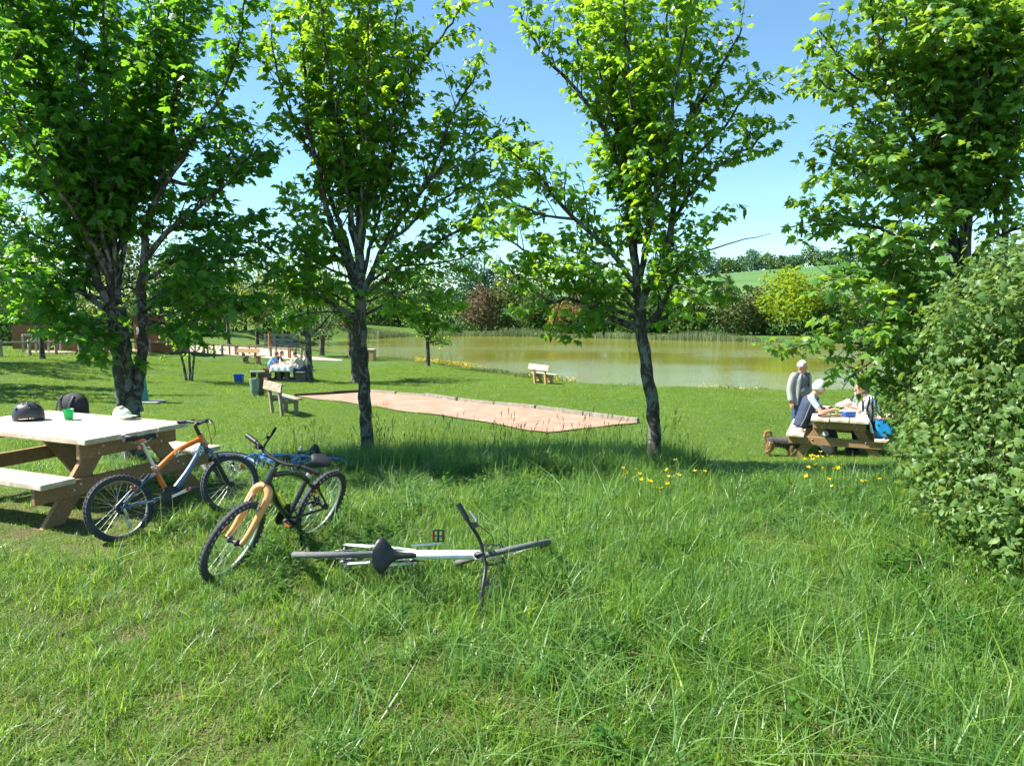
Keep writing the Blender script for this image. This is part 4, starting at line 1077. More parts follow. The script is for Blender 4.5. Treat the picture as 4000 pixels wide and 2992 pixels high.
# cap: crown, peak, strap
a = NT('cap_cloth'); co = a.coords(); vr = a.n('ShaderNodeTexVoronoi'); vr.inputs['Scale'].default_value = 24; a.l(co, vr.inputs[0])
c_ = a.ramp(a.noise(co, 26, 3), [(0.42, (0.80, 0.80, 0.74)), (0.52, (0.62, 0.70, 0.40)), (0.58, (0.80, 0.80, 0.76)), (0.68, (0.42, 0.56, 0.70)), (0.74, (0.80, 0.80, 0.76))])
CAPM = a.done(a.pbr(c_, 0.9, 0, a.bump(a.noise(co, 120, 2), 0.2, 0.002)))
CAPW = plain('cap_white', (0.78, 0.78, 0.72), 0.9, 0, 0.06)
cpos = on_table(478, 1634)
cap = thing('peaked_cap', 'white patterned peaked cap lying on the large picnic table', 'cap', cpos, R(-28))
m = MB(); 
for i in range(9):
    t_ = i / 8
    for k in range(24):
        an = 2 * PI * k / 24; rr_ = math.cos(t_ * PI / 2) ** 0.55
        m.v.append((0.098 * rr_ * math.cos(an), 0.085 * rr_ * math.sin(an), 0.105 * math.sin(t_ * PI / 2) * (1 + 0.06 * math.sin(3 * an + 1)) - 0.02 * t_ * math.cos(an)))
for i in range(8):
    for k in range(24): m.f.append((i * 24 + k, i * 24 + (k + 1) % 24, (i + 1) * 24 + (k + 1) % 24, (i + 1) * 24 + k)); m.sm.append(True); m.mi.append(0)
m.obj('crown', CAPM, cap)
m = MB(); V = []; 
for i in range(9):
    y = -0.082 + 0.164 * i / 8; e = math.sqrt(max(0, 1 - (y / 0.085) ** 2))
    for j in range(5):
        x = 0.06 + 0.03 * e + j / 4 * (0.025 + 0.105 * e); V.append((x, y, 0.012 + 0.028 * (1 - (y / 0.082) ** 2) * (1 - 0.3 * j / 4) + 0.012 * j / 4))
F = [(i * 5 + j, i * 5 + j + 1, (i + 1) * 5 + j + 1, (i + 1) * 5 + j) for i in range(8) for j in range(4)]
m.add(V, F, True); m.add([(x, y, z - 0.004) for x, y, z in V], [f[::-1] for f in F], True); m.obj('peak', CAPW, cap)
MB().tube([(-0.09, -0.04, 0.012), (-0.14, -0.03, 0.008), (-0.15, 0.0, 0.006), (-0.13, 0.03, 0.008), (-0.09, 0.04, 0.012)], 0.009, 6, flat=0.35).obj('strap', CAPW, cap)

# black backpack on the far seat
BAG = plain('backpack_cloth', (0.022, 0.024, 0.028), 0.85, 0, 0.35, 12, 0.3, 40)
bp_ = TM @ Vector((-0.86, 0.70, 0.465))
bag = thing('backpack', 'black cloth backpack on the far bench, its top showing over the table', 'backpack', bp_, T_RZ)
m = MB().rbox((0, 0, 0.22), (0.34, 0.18, 0.42), 0.09).ellipsoid((0.02, 0, 0.34), (0.165, 0.11, 0.13)).ellipsoid((0, -0.09, 0.14), (0.12, 0.05, 0.12))
link('pack_body', remeshed(m, 'pack_body', [BAG], 0.012, 8), bag)
for s in (-1, 1): MB().tube([(s * 0.09, -0.06, 0.44), (s * 0.10, -0.115, 0.36), (s * 0.10, -0.14, 0.24), (s * 0.09, -0.12, 0.08)], 0.018, 6, flat=0.3).obj('strap', BLACKP, bag)

# ------------------------------------------------------------------ bicycles
def lettering(txt, size, mat, parent, M, name='lettering', shear=0.0):
    cu = bpy.data.curves.new(name, 'FONT'); cu.body = txt; cu.size = size; cu.extrude = 0.0008; cu.align_x = 'CENTER'; cu.align_y = 'CENTER'; cu.shear = shear; cu.offset = size * 0.02
    o = bpy.data.objects.new(name, cu); COL.objects.link(o)
    dg = bpy.context.evaluated_depsgraph_get(); me = bpy.data.meshes.new_from_object(o.evaluated_get(dg)); bpy.data.objects.remove(o)
    me.materials.clear(); me.materials.append(mat)
    return link(name, me, parent, M)
def ring(m, r, w, prof_n=8, seg=48, c=(0, 0, 0), squash=1.0):
    pts = [(c[0] + r * math.cos(2 * PI * k / seg), c[1], c[2] + r * math.sin(2 * PI * k / seg)) for k in range(seg)]
    V = []; F = []
    for k in range(seg):
        a_ = 2 * PI * k / seg; er = Vector((math.cos(a_), 0, math.sin(a_)))
        for j in range(prof_n):
            b = 2 * PI * j / prof_n; V.append(Vector(c) + er * (r + w * math.cos(b) * squash) + Vector((0, 1, 0)) * (w * math.sin(b)))
    for k in range(seg):
        for j in range(prof_n): F.append((k * prof_n + j, k * prof_n + (j + 1) % prof_n, ((k + 1) % seg) * prof_n + (j + 1) % prof_n, ((k + 1) % seg) * prof_n + j))
    return m.add(V, F, True)
def wheel(parent, r, tw, rim_m, S, knob=True, rear=False, hub_m=None, sil=True):
    """S: matrix from wheel space (axle at origin, axle along y) to bike space"""
    rim = MB(); ring(rim, r - tw * 1.55, 0.0125, 8, 56, squash=0.9)
    w = rim.xf(S).obj('wheel', rim_m, parent)
    t = MB(); ring(t, r - tw * 0.95, tw * 0.95, 10, 64)
    if knob:
        nk = 46
        for k in range(nk):
            for s, off in ((-1, 0), (1, 0.5), (0, 0.25)):
                a_ = 2 * PI * (k + off) / nk; q = Matrix.Rotation(-a_, 3, 'Y')
                lift = r - 0.002 if s == 0 else r - tw * 0.45
                p = q @ Vector((lift, s * tw * 0.78, 0))
                t.box(p, (0.010, tw * (0.55 if s == 0 else 0.5), 0.020), q)
    t.xf(S).obj('tyre', RUBBER if knob else RUBBER_D, w)
    h = MB().lathe([(0.012, -0.05), (0.026, -0.032), (0.026, -0.026), (0.016, -0.018), (0.016, 0.018), (0.026, 0.026), (0.026, 0.032), (0.012, 0.05)], 14, 'Y')
    if rear: h.lathe([(0.048, -0.052), (0.048, -0.046), (0.038, -0.044), (0.038, -0.038), (0.028, -0.034)], 18, 'Y')
    h.xf(S).obj('hub', hub_m or BLACKP, w)
    sp = MB(); ns = 28
    for k in range(ns):
        s = -1 if k % 2 else 1; a1 = 2 * PI * k / ns; a0 = a1 + (0.9 if (k // 2) % 2 else -0.9)
        sp.tube([(0.024 * math.cos(a0), s * 0.03, 0.024 * math.sin(a0)), ((r - tw * 1.6) * math.cos(a1), 0, (r - tw * 1.6) * math.sin(a1))], 0.0013, 4, False)
    sp.xf(S).obj('spokes', ALU, w)
    rf = MB().box(((r - tw) * 0.55, 0, (r - tw) * 0.55), (0.06, 0.014, 0.025), Matrix.Rotation(R(45), 3, 'Y'))
    rf.xf(S).obj('wheel_reflector', REFL, w)
    return w
REFL = plain('orange_reflector', (0.55, 0.14, 0.015), 0.25, 0, 0.1)
def bicycle(label, M, r=0.25, wb=0.93, tw=0.026, frame_m=None, lower_m=None, fork_m=None, rim_m=None, post_m=None, st=0.30, sp=0.24, bar_w=0.29, bar_rise=0.05, steer=0.0, head_up=0.0,
            crank=150, susp=False, stand=False, saddle_w=0.075, tube=0.017, orange=False, fat_fork=False, grip_len=0.11, lever_m=None, saddle_fwd=0.0, stem_up=0.07, saddle_m=None, fender=None, bar_sweep=0.06, side=-1, letters=None, crank_len=0.15, stay_m=None, knob=True):
    b = thing('bicycle', label, 'bicycle', M=M)
    lower_m = lower_m or frame_m; stay_m = stay_m or frame_m
    RA = Vector((0, 0, r)); FA = Vector((wb, 0, r)); BB = Vector((0.415 * wb + 0.005, 0, r + 0.01))
    sa = R(71); su = Vector((-math.cos(sa), 0, math.sin(sa))); ST = BB + su * st; SP = BB + su * (st + sp)
    ha = R(69); u = Vector((-math.cos(ha), 0, math.sin(ha))); nf = Vector((math.sin(ha), 0, math.cos(ha)))
    A0 = FA - nf * 0.035
    HB = A0 + u * (r + (0.12 if susp else 0.075) + head_up); HT = HB + u * (0.10)
    SR = Matrix.Translation(A0) @ Matrix.Rotation(steer, 4, u) @ Matrix.Translation(-A0)
    f = MB()
    f.tube([HB - u * 0.008, HT + u * 0.008], tube * 1.25, 14)
    f.tube(spline([HT - u * 0.028, HT.lerp(ST, 0.5) + Vector((0, 0, 0.004)), ST - su * 0.03], 8), tube * 1.05, 12)
    f.tube([BB + su * -0.01, ST], tube * 0.95, 12)
    fr = f.obj('frame', frame_m, b)
    MB().tube(spline([HB + u * 0.022, HB.lerp(BB, 0.5) + Vector((0.008, 0, -0.004)), BB], 8), tube * 1.3, 12).obj('down_tube', lower_m, fr)
    g = MB()
    g.lathe([(0.024, -0.036), (0.024, 0.036)], 14, 'Y', BB)
    for s in (-1, 1):
        g.tube([BB + Vector((-0.02, s * 0.028, 0)), BB.lerp(RA, 0.4) + Vector((0, s * 0.046, 0)), RA + Vector((0.01, s * 0.062, 0))], 0.0095, 8)
        g.tube([ST - su * 0.05 + Vector((0, s * 0.02, 0)), ST.lerp(RA, 0.35) + Vector((0, s * 0.045, 0)), RA + Vector((0.0, s * 0.062, 0.01))], 0.0085, 8)
        g.box(RA + Vector((0.0, s * 0.062, 0)), (0.035, 0.006, 0.04))
    g.tube([ST.lerp(RA, 0.33) + Vector((0, -0.045, 0)), ST.lerp(RA, 0.33) + Vector((0, 0.045, 0))], 0.008, 8)
    g.obj('rear_stays', stay_m, fr)
    if letters:
        for (txt, size, mat, t_, which, sh) in letters:
            if which == 'top': p0, p1 = ST, HT - u * 0.03
            elif which == 'down': p0, p1 = BB, HB + u * 0.03
            else: p0, p1 = RA, BB
            for s in (-1, 1):
                d = (p1 - p0).normalized() * (1 if s == -1 else -1)
                p = p0.lerp(p1, t_) + Vector((0, s * (tube * 1.36 if which != 'stay' else 0.058), 0))
                n_ = Vector((0, s, 0)); up_ = n_.cross(d)
                lettering(txt, size, mat, fr, Matrix(((d.x, up_.x, n_.x, p.x), (d.y, up_.y, n_.y, p.y), (d.z, up_.z, n_.z, p.z), (0, 0, 0, 1))), shear=sh)
    # fork
    k = MB()
    if susp:
        k.tube([HB - u * 0.075 + Vector((0, -0.055, 0)), HB - u * 0.045 + Vector((0, -0.04, 0)), HB - u * 0.03, HB - u * 0.045 + Vector((0, 0.04, 0)), HB - u * 0.075 + Vector((0, 0.055, 0))], 0.018, 8)
        k.tube([HB - u * 0.04, HB + u * 0.01], 0.017, 10)
        for s in (-1, 1):
            k.tube([HB - u * 0.07 + Vector((0, s * 0.055, 0)), A0 + u * 0.10 + Vector((0, s * 0.055, 0))], 0.012, 10)
        fk = k.xf(SR).obj('fork', fork_m, b)
        lo = MB()
        for s in (-1, 1): lo.tube([HB - u * 0.125 + Vector((0, s * 0.055, 0)), A0 + u * 0.03 + Vector((0, s * 0.057, 0)), FA + Vector((0, s * 0.058, 0))], [0.019, 0.017, 0.013], 10)
        lo.tube([HB - u * 0.13 + Vector((0, -0.055, 0)), HB - u * 0.11 + Vector((0, 0, 0)) + nf * 0.03, HB - u * 0.13 + Vector((0, 0.055, 0))], 0.010, 8)
        lo.xf(SR).obj('fork_slider', BLACKP, fk)
    else:
        rr_ = 0.026 if fat_fork else 0.013
        k.tube([HB - u * 0.02, HB + u * 0.005], rr_ * 1.1, 10)
        for s in (-1, 1):
            k.tube(spline([HB - u * 0.015 + Vector((0, s * 0.012, 0)), HB - u * 0.05 + Vector((0, s * 0.052, 0)), HB - u * 0.14 + Vector((0, s * 0.062, 0)), A0 + u * 0.10 + Vector((0, s * 0.060, 0)), FA + Vector((0, s * 0.058, 0))], 12),
                   [rr_ * q for q in (1, 1.05, 1.1, 1.1, 1.05, 1.0, 0.95, 0.9, 0.85, 0.75, 0.65, 0.55)], 10)
        fk = k.xf(SR).obj('fork', fork_m, b)
    MB().tube([FA + Vector((0, -0.075, 0)), FA + Vector((0, 0.075, 0))], 0.007, 8).xf(SR).obj('axle', BLACKP, fk)
    # brake arms
    for s in (-1, 1):
        MB().beam(A0 + u * (r - tw * 1.4) + Vector((0, s * 0.045, 0)) + nf * 0.03, A0 + u * (r + 0.05) + Vector((0, s * 0.035, 0)) + nf * 0.04, 0.012, 0.014).xf(SR).obj('brake_arm', ALU if not orange else BLACKP, fk)
        q_ = ST.lerp(RA, 0.40); dn = (RA - ST).normalized()
        MB().beam(q_ + Vector((-0.012, s * 0.045, 0.0)), q_ - dn * 0.10 + Vector((-0.014, s * 0.04, 0)), 0.012, 0.014).obj('brake_arm', BLACKP, fr)
    # wheels
    wheel(b, r, tw, rim_m, Matrix.Translation(RA), knob, True)
    wheel(b, r, tw, rim_m, SR @ Matrix.Translation(FA), knob)
    if fender:
        for c, Sm in ((RA, Matrix.Identity(4)), (FA, SR)):
            fm = MB(); V = []; F = []
            for i in range(19):
                a_ = R(10 + 150 * i / 18)
                for j in range(5):
                    bb = R(-60 + 30 * j); V.append(Vector((c.x + (r + 0.022) * math.cos(a_) * (0.9 + 0.1 * math.cos(bb)), 0.03 * math.sin(bb), c.z + (r + 0.022) * math.sin(a_) * (0.94 + 0.06 * math.cos(bb)))))
            F = [(i * 5 + j, i * 5 + j + 1, (i + 1) * 5 + j + 1, (i + 1) * 5 + j) for i in range(18) for j in range(4)]
            fm.add(V, F, True); fm.xf(Sm).obj('mudguard', fender, b)
    # stem and handlebar (steered)
    BC = HT + u * stem_up + nf * 0.045
    sm = MB().tube(spline([HT - u * 0.01, HT + u * stem_up * 0.6, HT + u * stem_up + nf * 0.006, BC], 8), 0.016, 10)
    sm.tube([HT + u * 0.0, HT + u * 0.012], 0.022, 12)
    sm.xf(SR).obj('stem', BLACKP, b)
    y1 = bar_w
    bp2 = [(BC.x - bar_sweep, y1, BC.z + bar_rise), (BC.x - bar_sweep * 0.55, y1 * 0.62, BC.z + bar_rise), (BC.x - 0.005, y1 * 0.28, BC.z + bar_rise * 0.25), (BC.x, 0, BC.z)]
    pts = bp2 + [(x, -y, z) for x, y, z in bp2[-2::-1]]
    hb = MB().tube(spline(pts, 27), 0.0115, 10).xf(SR).obj('handlebar', BLACKP, b)
    for s in (-1, 1):
        e0 = Vector((bp2[0][0], s * bp2[0][1], bp2[0][2])); e1 = Vector((bp2[1][0], s * bp2[1][1], bp2[1][2])); d = (e1 - e0).normalized()
        gr = MB(); ng = 12
        gr.tube([e0 + d * (-0.008 + grip_len * i / (ng * 2)) for i in range(ng * 2 + 1)], [0.0175 if i % 2 else 0.0155 for i in range(ng * 2 + 1)], 12)
        gr.xf(SR).obj('grip', BLACKP, hb)
        c0 = e0 + d * (grip_len + 0.035)
        lv = MB().box(c0 + nf * 0.022 + Vector((0, 0, -0.012)), (0.035, 0.032, 0.028))
        lv.xf(SR).obj('lever_clamp', BLACKP, hb)
        l0 = c0 + nf * 0.035 + Vector((0, 0, -0.02))
        MB().tube([l0, l0 - d * 0.035 + nf * 0.02 + Vector((0, 0, -0.012)), l0 - d * 0.10 + nf * 0.012 + Vector((0, 0, -0.03))], [0.007, 0.0075, 0.006], 8, flat=0.55).xf(SR).obj('brake_lever', lever_m or ALU, hb)
        if orange: MB().tube([l0 - d * 0.01, l0 - d * 0.02 + nf * 0.03 + Vector((0, 0, -0.01)), l0 - d * 0.02 + nf * 0.035 + Vector((0, 0, -0.035))], 0.006, 6).xf(SR).obj('shift_lever', REFL, hb)
        tgt = (HB - u * 0.05 + nf * 0.05 + Vector((0, s * 0.02, 0))) if s > 0 else (HB.lerp(BB, 0.2) + Vector((0, 0.02, 0.03)))
        MB().tube(spline([SR @ (c0 + nf * 0.04), SR @ (c0.lerp(HT, 0.5) + nf * 0.11 + Vector((0, 0, 0.0))), SR @ (HT.lerp(HB, 0.6) + nf * 0.09 + Vector((0, s * 0.04, 0))), SR @ tgt], 16), 0.0027, 5).obj('brake_cable', BLACKP, hb)
    # seat post and saddle
    MB().tube([ST - su * 0.02, SP - su * 0.035], 0.0135, 10).obj('seat_post', post_m or ALU, b)
    MB().tube([ST - su * 0.015, ST + su * 0.012], tube * 1.25, 12).obj('seat_clamp', ALU, fr)
    C = SP + Vector((saddle_fwd, 0, 0.0))
    V = []; F = []; ns_ = 13; nk = 14
    for i in range(ns_):
        t_ = i / (ns_ - 1); x = -0.125 + 0.255 * t_
        w = saddle_w * (math.exp(-((t_ - 0.20) / 0.22) ** 2)) + 0.021 * (1 - 0.2 * t_)
        if i == 0: w *= 0.75
        if i == ns_ - 1: w *= 0.6
        hgt = 0.028 + 0.012 * math.cos(t_ * PI)
        for j in range(nk):
            a_ = 2 * PI * j / nk; ca, sa_ = math.cos(a_), math.sin(a_)
            zz = (0.020 if sa_ > 0 else 0.034) * sa_ + 0.012 * (1 - t_) ** 2 + 0.010 * max(0, t_ - 0.75) * -1
            V.append((C.x + x, w * math.copysign(abs(ca) ** 0.75, ca), C.z + 0.018 + zz - 0.010 * math.exp(-((t_ - 0.5) / 0.2) ** 2)))
    for i in range(ns_ - 1):
        for j in range(nk): F.append((i * nk + j, i * nk + (j + 1) % nk, (i + 1) * nk + (j + 1) % nk, (i + 1) * nk + j))
    sdl = MB(); sdl.add(V, F, True); sdl.add(V[:nk], [tuple(range(nk - 1, -1, -1))]); sdl.add(V[-nk:], [tuple(range(nk))])
    sd = sdl.obj('saddle', saddle_m or BLACKP, b)
    MB().tube([C + Vector((-0.08, 0.022, -0.008)), C + Vector((-0.02, 0.022, -0.035)), C + Vector((0.04, 0.02, -0.03)), C + Vector((0.10, 0.01, 0.0))], 0.0035, 6).tube([C + Vector((-0.08, -0.022, -0.008)), C + Vector((-0.02, -0.022, -0.035)), C + Vector((0.04, -0.02, -0.03)), C + Vector((0.10, -0.01, 0.0))], 0.0035, 6).obj('saddle_rail', ALU, sd)
    if orange:
        for s in (-1, 1): MB().ellipsoid(C + Vector((-0.02, s * (saddle_w * 0.72), -0.012)), (0.045, 0.012, 0.012)).obj('saddle_side', ORANGE, sd)
    MB().box(SP - su * 0.07 + Vector((-0.03, 0, 0)), (0.012, 0.045, 0.03)).obj('rear_reflector', plain('red_reflector', (0.5, 0.03, 0.015), 0.25), b)
    # drive train on the right (y < 0)
    cr = MB().lathe([(0.015, -0.05), (0.078, -0.047), (0.085, -0.045), (0.085, -0.042), (0.078, -0.040), (0.015, -0.036)], 40, 'Y', BB)
    ck = cr.obj('chainring', BLACKP, b)
    ca_ = R(crank)
    for s in (-1, 1):
        dd = Vector((math.cos(ca_), 0, math.sin(ca_))) * (1 if s < 0 else -1)
        p0 = BB + Vector((0, s * 0.058, 0)); p1 = p0 + dd * crank_len + Vector((0, s * 0.012, 0))
        MB().beam(p0, p1, 0.014, 0.022, up=(0, 0, 1), ext=0.01).obj('crank_arm', ALU, ck)
        pc_ = p1 + Vector((0, s * 0.052, 0))
        pd = MB()
        for o_ in (-0.032, 0.032): pd.rbox(pc_ + Vector((o_, 0, 0)), (0.014, 0.082, 0.024), 0.004)
        for o_ in (-0.037, 0.0, 0.037): pd.box(pc_ + Vector((0, o_, 0)), (0.055, 0.010, 0.020))
        pd.tube([p1, p1 + Vector((0, s * 0.095, 0))], 0.007, 8)
        pe = pd.obj('pedal', BLACKP, ck)
        for o_ in (-0.041, 0.041): MB().box(pc_ + Vector((o_, 0, 0)), (0.004, 0.05, 0.014)).obj('pedal_reflector', REFL, ck)
    ch = MB(); y_ = -0.044
    for sgn, rr1, rr2 in ((1, 0.083, 0.036), (-1, 0.083, 0.036)):
        ch.tube([BB + Vector((0, y_, sgn * rr1)), RA + Vector((0, y_, sgn * rr2 - (0.05 if sgn < 0 else 0)))], 0.0042, 6)
    ch.obj('chain', BLACKP, b)
    rd = MB().tube([RA + Vector((0.0, -0.075, -0.005)), RA + Vector((0.015, -0.08, -0.055)), RA + Vector((0.02, -0.06, -0.085))], [0.011, 0.013, 0.010], 8)
    rd.beam(RA + Vector((0.015, -0.055, -0.075)), RA + Vector((0.035, -0.055, -0.145)), 0.012, 0.026)
    for q_ in ((0.018, -0.08), (0.036, -0.145)): rd.lathe([(0.018, -0.061), (0.018, -0.049)], 12, 'Y', RA + Vector((q_[0], 0, q_[1])))
    rd.obj('rear_derailleur', ALU, b)
    if stand: MB().tube([BB + Vector((-0.05, 0.04, -0.02)), BB + Vector((-0.09, 0.075, -0.10)), BB + Vector((-0.12, 0.15, -r - 0.02 + 0.0))], 0.009, 8).obj('kickstand', BLACKP, b)
    return b
def bike_pose(p_rear, p_front, lean):
    """stand on two contact points; lean > 0 to the bike's left"""
    p = Vector(p_rear); q = Vector(p_front); x = (q - p).normalized(); z = Vector((0, 0, 1)); y = z.cross(x).normalized(); z = x.cross(y)
    z2 = z * math.cos(lean) + y * math.sin(lean); y2 = z2.cross(x)
    return Matrix(((x.x, y2.x, z2.x, p.x), (x.y, y2.y, z2.y, p.y), (x.z, y2.z, z2.z, p.z), (0, 0, 0, 1)))
def frame_pose(o, fwd, up):
    x = Vector(fwd).normalized(); z = Vector(up); z = (z - x * z.dot(x)).normalized(); y = z.cross(x); o = Vector(o)
    return Matrix(((x.x, y.x, z.x, o.x), (x.y, y.y, z.y, o.y), (x.z, y.z, z.z, o.z), (0, 0, 0, 1)))
ORANGE = plain('orange_paint', (0.72, 0.15, 0.012), 0.28, 0, 0.08, coat=0.5)
PEACH = plain('peach_fork_paint', (0.80, 0.36, 0.13), 0.32, 0, 0.08, coat=0.4)
SLATE = plain('slate_blue_paint', (0.10, 0.15, 0.21), 0.28, 0.3, 0.1, coat=0.5)
GLOSSBLK = plain('gloss_black_paint', (0.014, 0.014, 0.016), 0.25, 0, 0.2, coat=0.5)
WHITEP = plain('white_bike_paint', (0.78, 0.80, 0.80), 0.28, 0, 0.05, coat=0.5)
BLUEP = plain('blue_bike_paint', (0.11, 0.27, 0.58), 0.3, 0.1, 0.1, coat=0.5)
YEL = plain('yellow_decal', (0.62, 0.60, 0.05), 0.5)
SILD = plain('silver_decal', (0.70, 0.72, 0.70), 0.4)
pr = Vector((-3.04, 5.46, gz(-3.03, 5.46) - 0.02)); dv = Vector((0.60, 0.80, 0)); pf = pr + dv * 0.93; pf.z = gz(pf.x, pf.y) - 0.01
bicycle('orange and slate-blue child bicycle with SC 20 lettering leaning by the large picnic table', bike_pose(pr, pf, R(9)), r=0.262, wb=0.95, tw=0.028, frame_m=ORANGE, lower_m=SLATE, stay_m=SLATE, fork_m=SLATE, rim_m=ALU,
        susp=True, orange=True, steer=R(-6), st=0.27, sp=0.26, crank=12, bar_w=0.28, bar_rise=0.02, stem_up=0.10, head_up=0.03, tube=0.021, saddle_w=0.07,
        letters=[('SC', 0.055, SILD, 0.45, 'top', 0.2), ('20', 0.075, SILD, 0.83, 'down', 0.2), ('GD SPORT', 0.022, SILD, 0.5, 'stay', 0.0)])
pf = Vector((-1.97, 4.72, gz(-2.06, 4.74) - 0.02)); pr = pf + Vector((0.36, 0.93, 0)).normalized() * 0.97; pr.z = gz(pr.x, pr.y) - 0.01
bicycle('black child bicycle with a thick peach-orange fork propped on its kickstand', bike_pose(pr, pf, R(21)), r=0.292, wb=0.97, tw=0.027, frame_m=GLOSSBLK, fork_m=PEACH, rim_m=ALU, fat_fork=True,
        steer=R(4), stand=True, st=0.34, sp=0.09, crank=200, bar_w=0.30, bar_rise=0.03, stem_up=0.08, head_up=0.055, tube=0.019, lever_m=BLACKP, post_m=GLOSSBLK,
        letters=[('NERCATO', 0.042, YEL, 0.52, 'down', 0.0)])
dpr = R(18.6); up0 = Vector((0.02, -math.cos(dpr), math.sin(dpr))); ph = R(10); fw0 = Vector((1, 0, 0))
fw = fw0 * math.cos(ph) - up0 * math.sin(ph); upb = up0 * math.cos(ph) + fw0 * math.sin(ph); ax_ = Vector((-1.10, 4.62, 0.185))
M_ = frame_pose(ax_ - upb * 0.345, fw, upb)
bicycle('white adult bicycle lying on its side in the foreground grass', M_, r=0.345, wb=1.06, tw=0.021, frame_m=WHITEP, fork_m=GLOSSBLK, rim_m=ALU, st=0.43, sp=0.17, steer=R(13), crank=172, bar_w=0.31, bar_rise=0.05, bar_sweep=0.09,
        stem_up=0.06, tube=0.022, saddle_w=0.088, saddle_fwd=0.06, head_up=0.06, crank_len=0.17, knob=False)
fw = Vector((-1, -0.05, 0.0)); upb = Vector((0.02, 0.99, 0.10)).normalized(); ax_ = Vector((-2.14, 7.95, gz(-2.1, 7.95) + 0.12))
bicycle('blue bicycle lying flat in the shaded grass behind the black one', frame_pose(ax_ - upb * 0.315, fw, upb), r=0.315, wb=0.98, tw=0.02, frame_m=BLUEP, fork_m=BLUEP, rim_m=BLUEP, st=0.36, sp=0.16, steer=R(14), crank=60,
        bar_w=0.29, bar_rise=0.10, bar_sweep=0.08, tube=0.022, saddle_w=0.085, fender=BLUEP, knob=False)

# ------------------------------------------------------------------ people and the dog
SKIN = plain('skin', (0.50, 0.28, 0.19), 0.55, 0, 0.12, 12)
SKIN_T = plain('skin_tanned', (0.44, 0.22, 0.14), 0.55, 0, 0.12, 12)
JEANS = plain('jeans', (0.035, 0.075, 0.165), 0.9, 0, 0.35, 9, 0.3, 90)
DARKC = plain('dark_cloth', (0.022, 0.025, 0.035), 0.9, 0, 0.3, 9)
GREYC = plain('grey_tshirt', (0.14, 0.15, 0.155), 0.9, 0, 0.15, 9)
JACK = plain('grey_jacket', (0.30, 0.32, 0.31), 0.85, 0, 0.12, 7, 0.35, 25)
NAVY = plain('navy_quilted', (0.030, 0.042, 0.085), 0.8, 0, 0.3, 16, 0.6, 28)
PALEB = plain('pale_blue_cloth', (0.42, 0.55, 0.64), 0.85, 0, 0.2, 12)
BLUEC = plain('blue_tshirt', (0.16, 0.36, 0.66), 0.85, 0, 0.1, 9)
CREAM = plain('cream_tshirt', (0.50, 0.47, 0.40), 0.85, 0, 0.1, 9)
GREYB = plain('grey_blue_shirt', (0.30, 0.36, 0.40), 0.85, 0, 0.1, 9)
WHITEH = plain('white_hair', (0.70, 0.69, 0.66), 0.8, 0, 0.2, 40, 0.5, 70)
BROWNH = plain('brown_hair', (0.085, 0.045, 0.025), 0.7, 0, 0.3, 40, 0.5, 70)
BLACKH = plain('black_hair', (0.018, 0.014, 0.012), 0.6, 0, 0.3, 40, 0.5, 70)
SHOE = plain('shoe', (0.045, 0.04, 0.038), 0.7)
a = NT('zebra_cloth'); co = a.coords(); wv = a.n('ShaderNodeTexWave'); wv.inputs['Scale'].default_value = 4.5; wv.inputs['Distortion'].default_value = 6.0; wv.inputs['Detail'].default_value = 1.0
a.l(co, wv.inputs[0]); ZEBRA = a.done(a.pbr(a.ramp(wv.outputs[1], [(0.45, (0.015, 0.015, 0.02)), (0.52, (0.75, 0.75, 0.74))]), 0.85))

def cap_shape(m, p0, p1, r0, r1, n=12):
    p0 = Vector(p0); p1 = Vector(p1); d = p1 - p0
    m.tube([p0, p0.lerp(p1, 0.5), p1], [r0, (r0 + r1) / 2, r1], n)
    m.ellipsoid(p0, (r0, r0, r0), n, 8); m.ellipsoid(p1, (r1, r1, r1), n, 8)
def figure(root, shapes, mats, voxel, hair=None, extra=None, name='body'):
    """shapes: ('c', p0, p1, r0, r1, material) or ('e', centre, radii, material)"""
    m = MB()
    for s in shapes:
        if s[0] == 'c': cap_shape(m, *s[1:5])
        else: m.ellipsoid(s[1], s[2], 16, 10)
    S = shapes
    def pick(C):
        best = np.full(len(C), 1e9); out = np.zeros(len(C), int)
        for s in S:
            if s[0] == 'c':
                a_ = np.array(s[1]); b_ = np.array(s[2]); e = b_ - a_
                t = np.clip(((C - a_) @ e) / max(e @ e, 1e-9), 0, 1); d = np.linalg.norm(C - a_ - t[:, None] * e, axis=1) - (s[3] + (s[4] - s[3]) * t)
            else: d = (np.linalg.norm((C - np.array(s[1])) / np.array(s[2]), axis=1) - 1) * min(s[2])
            k = d < best; best[k] = d[k]; out[k] = s[-1]
        return out
    return link(name, remeshed(m, name, mats, voxel, 3, pick), root)
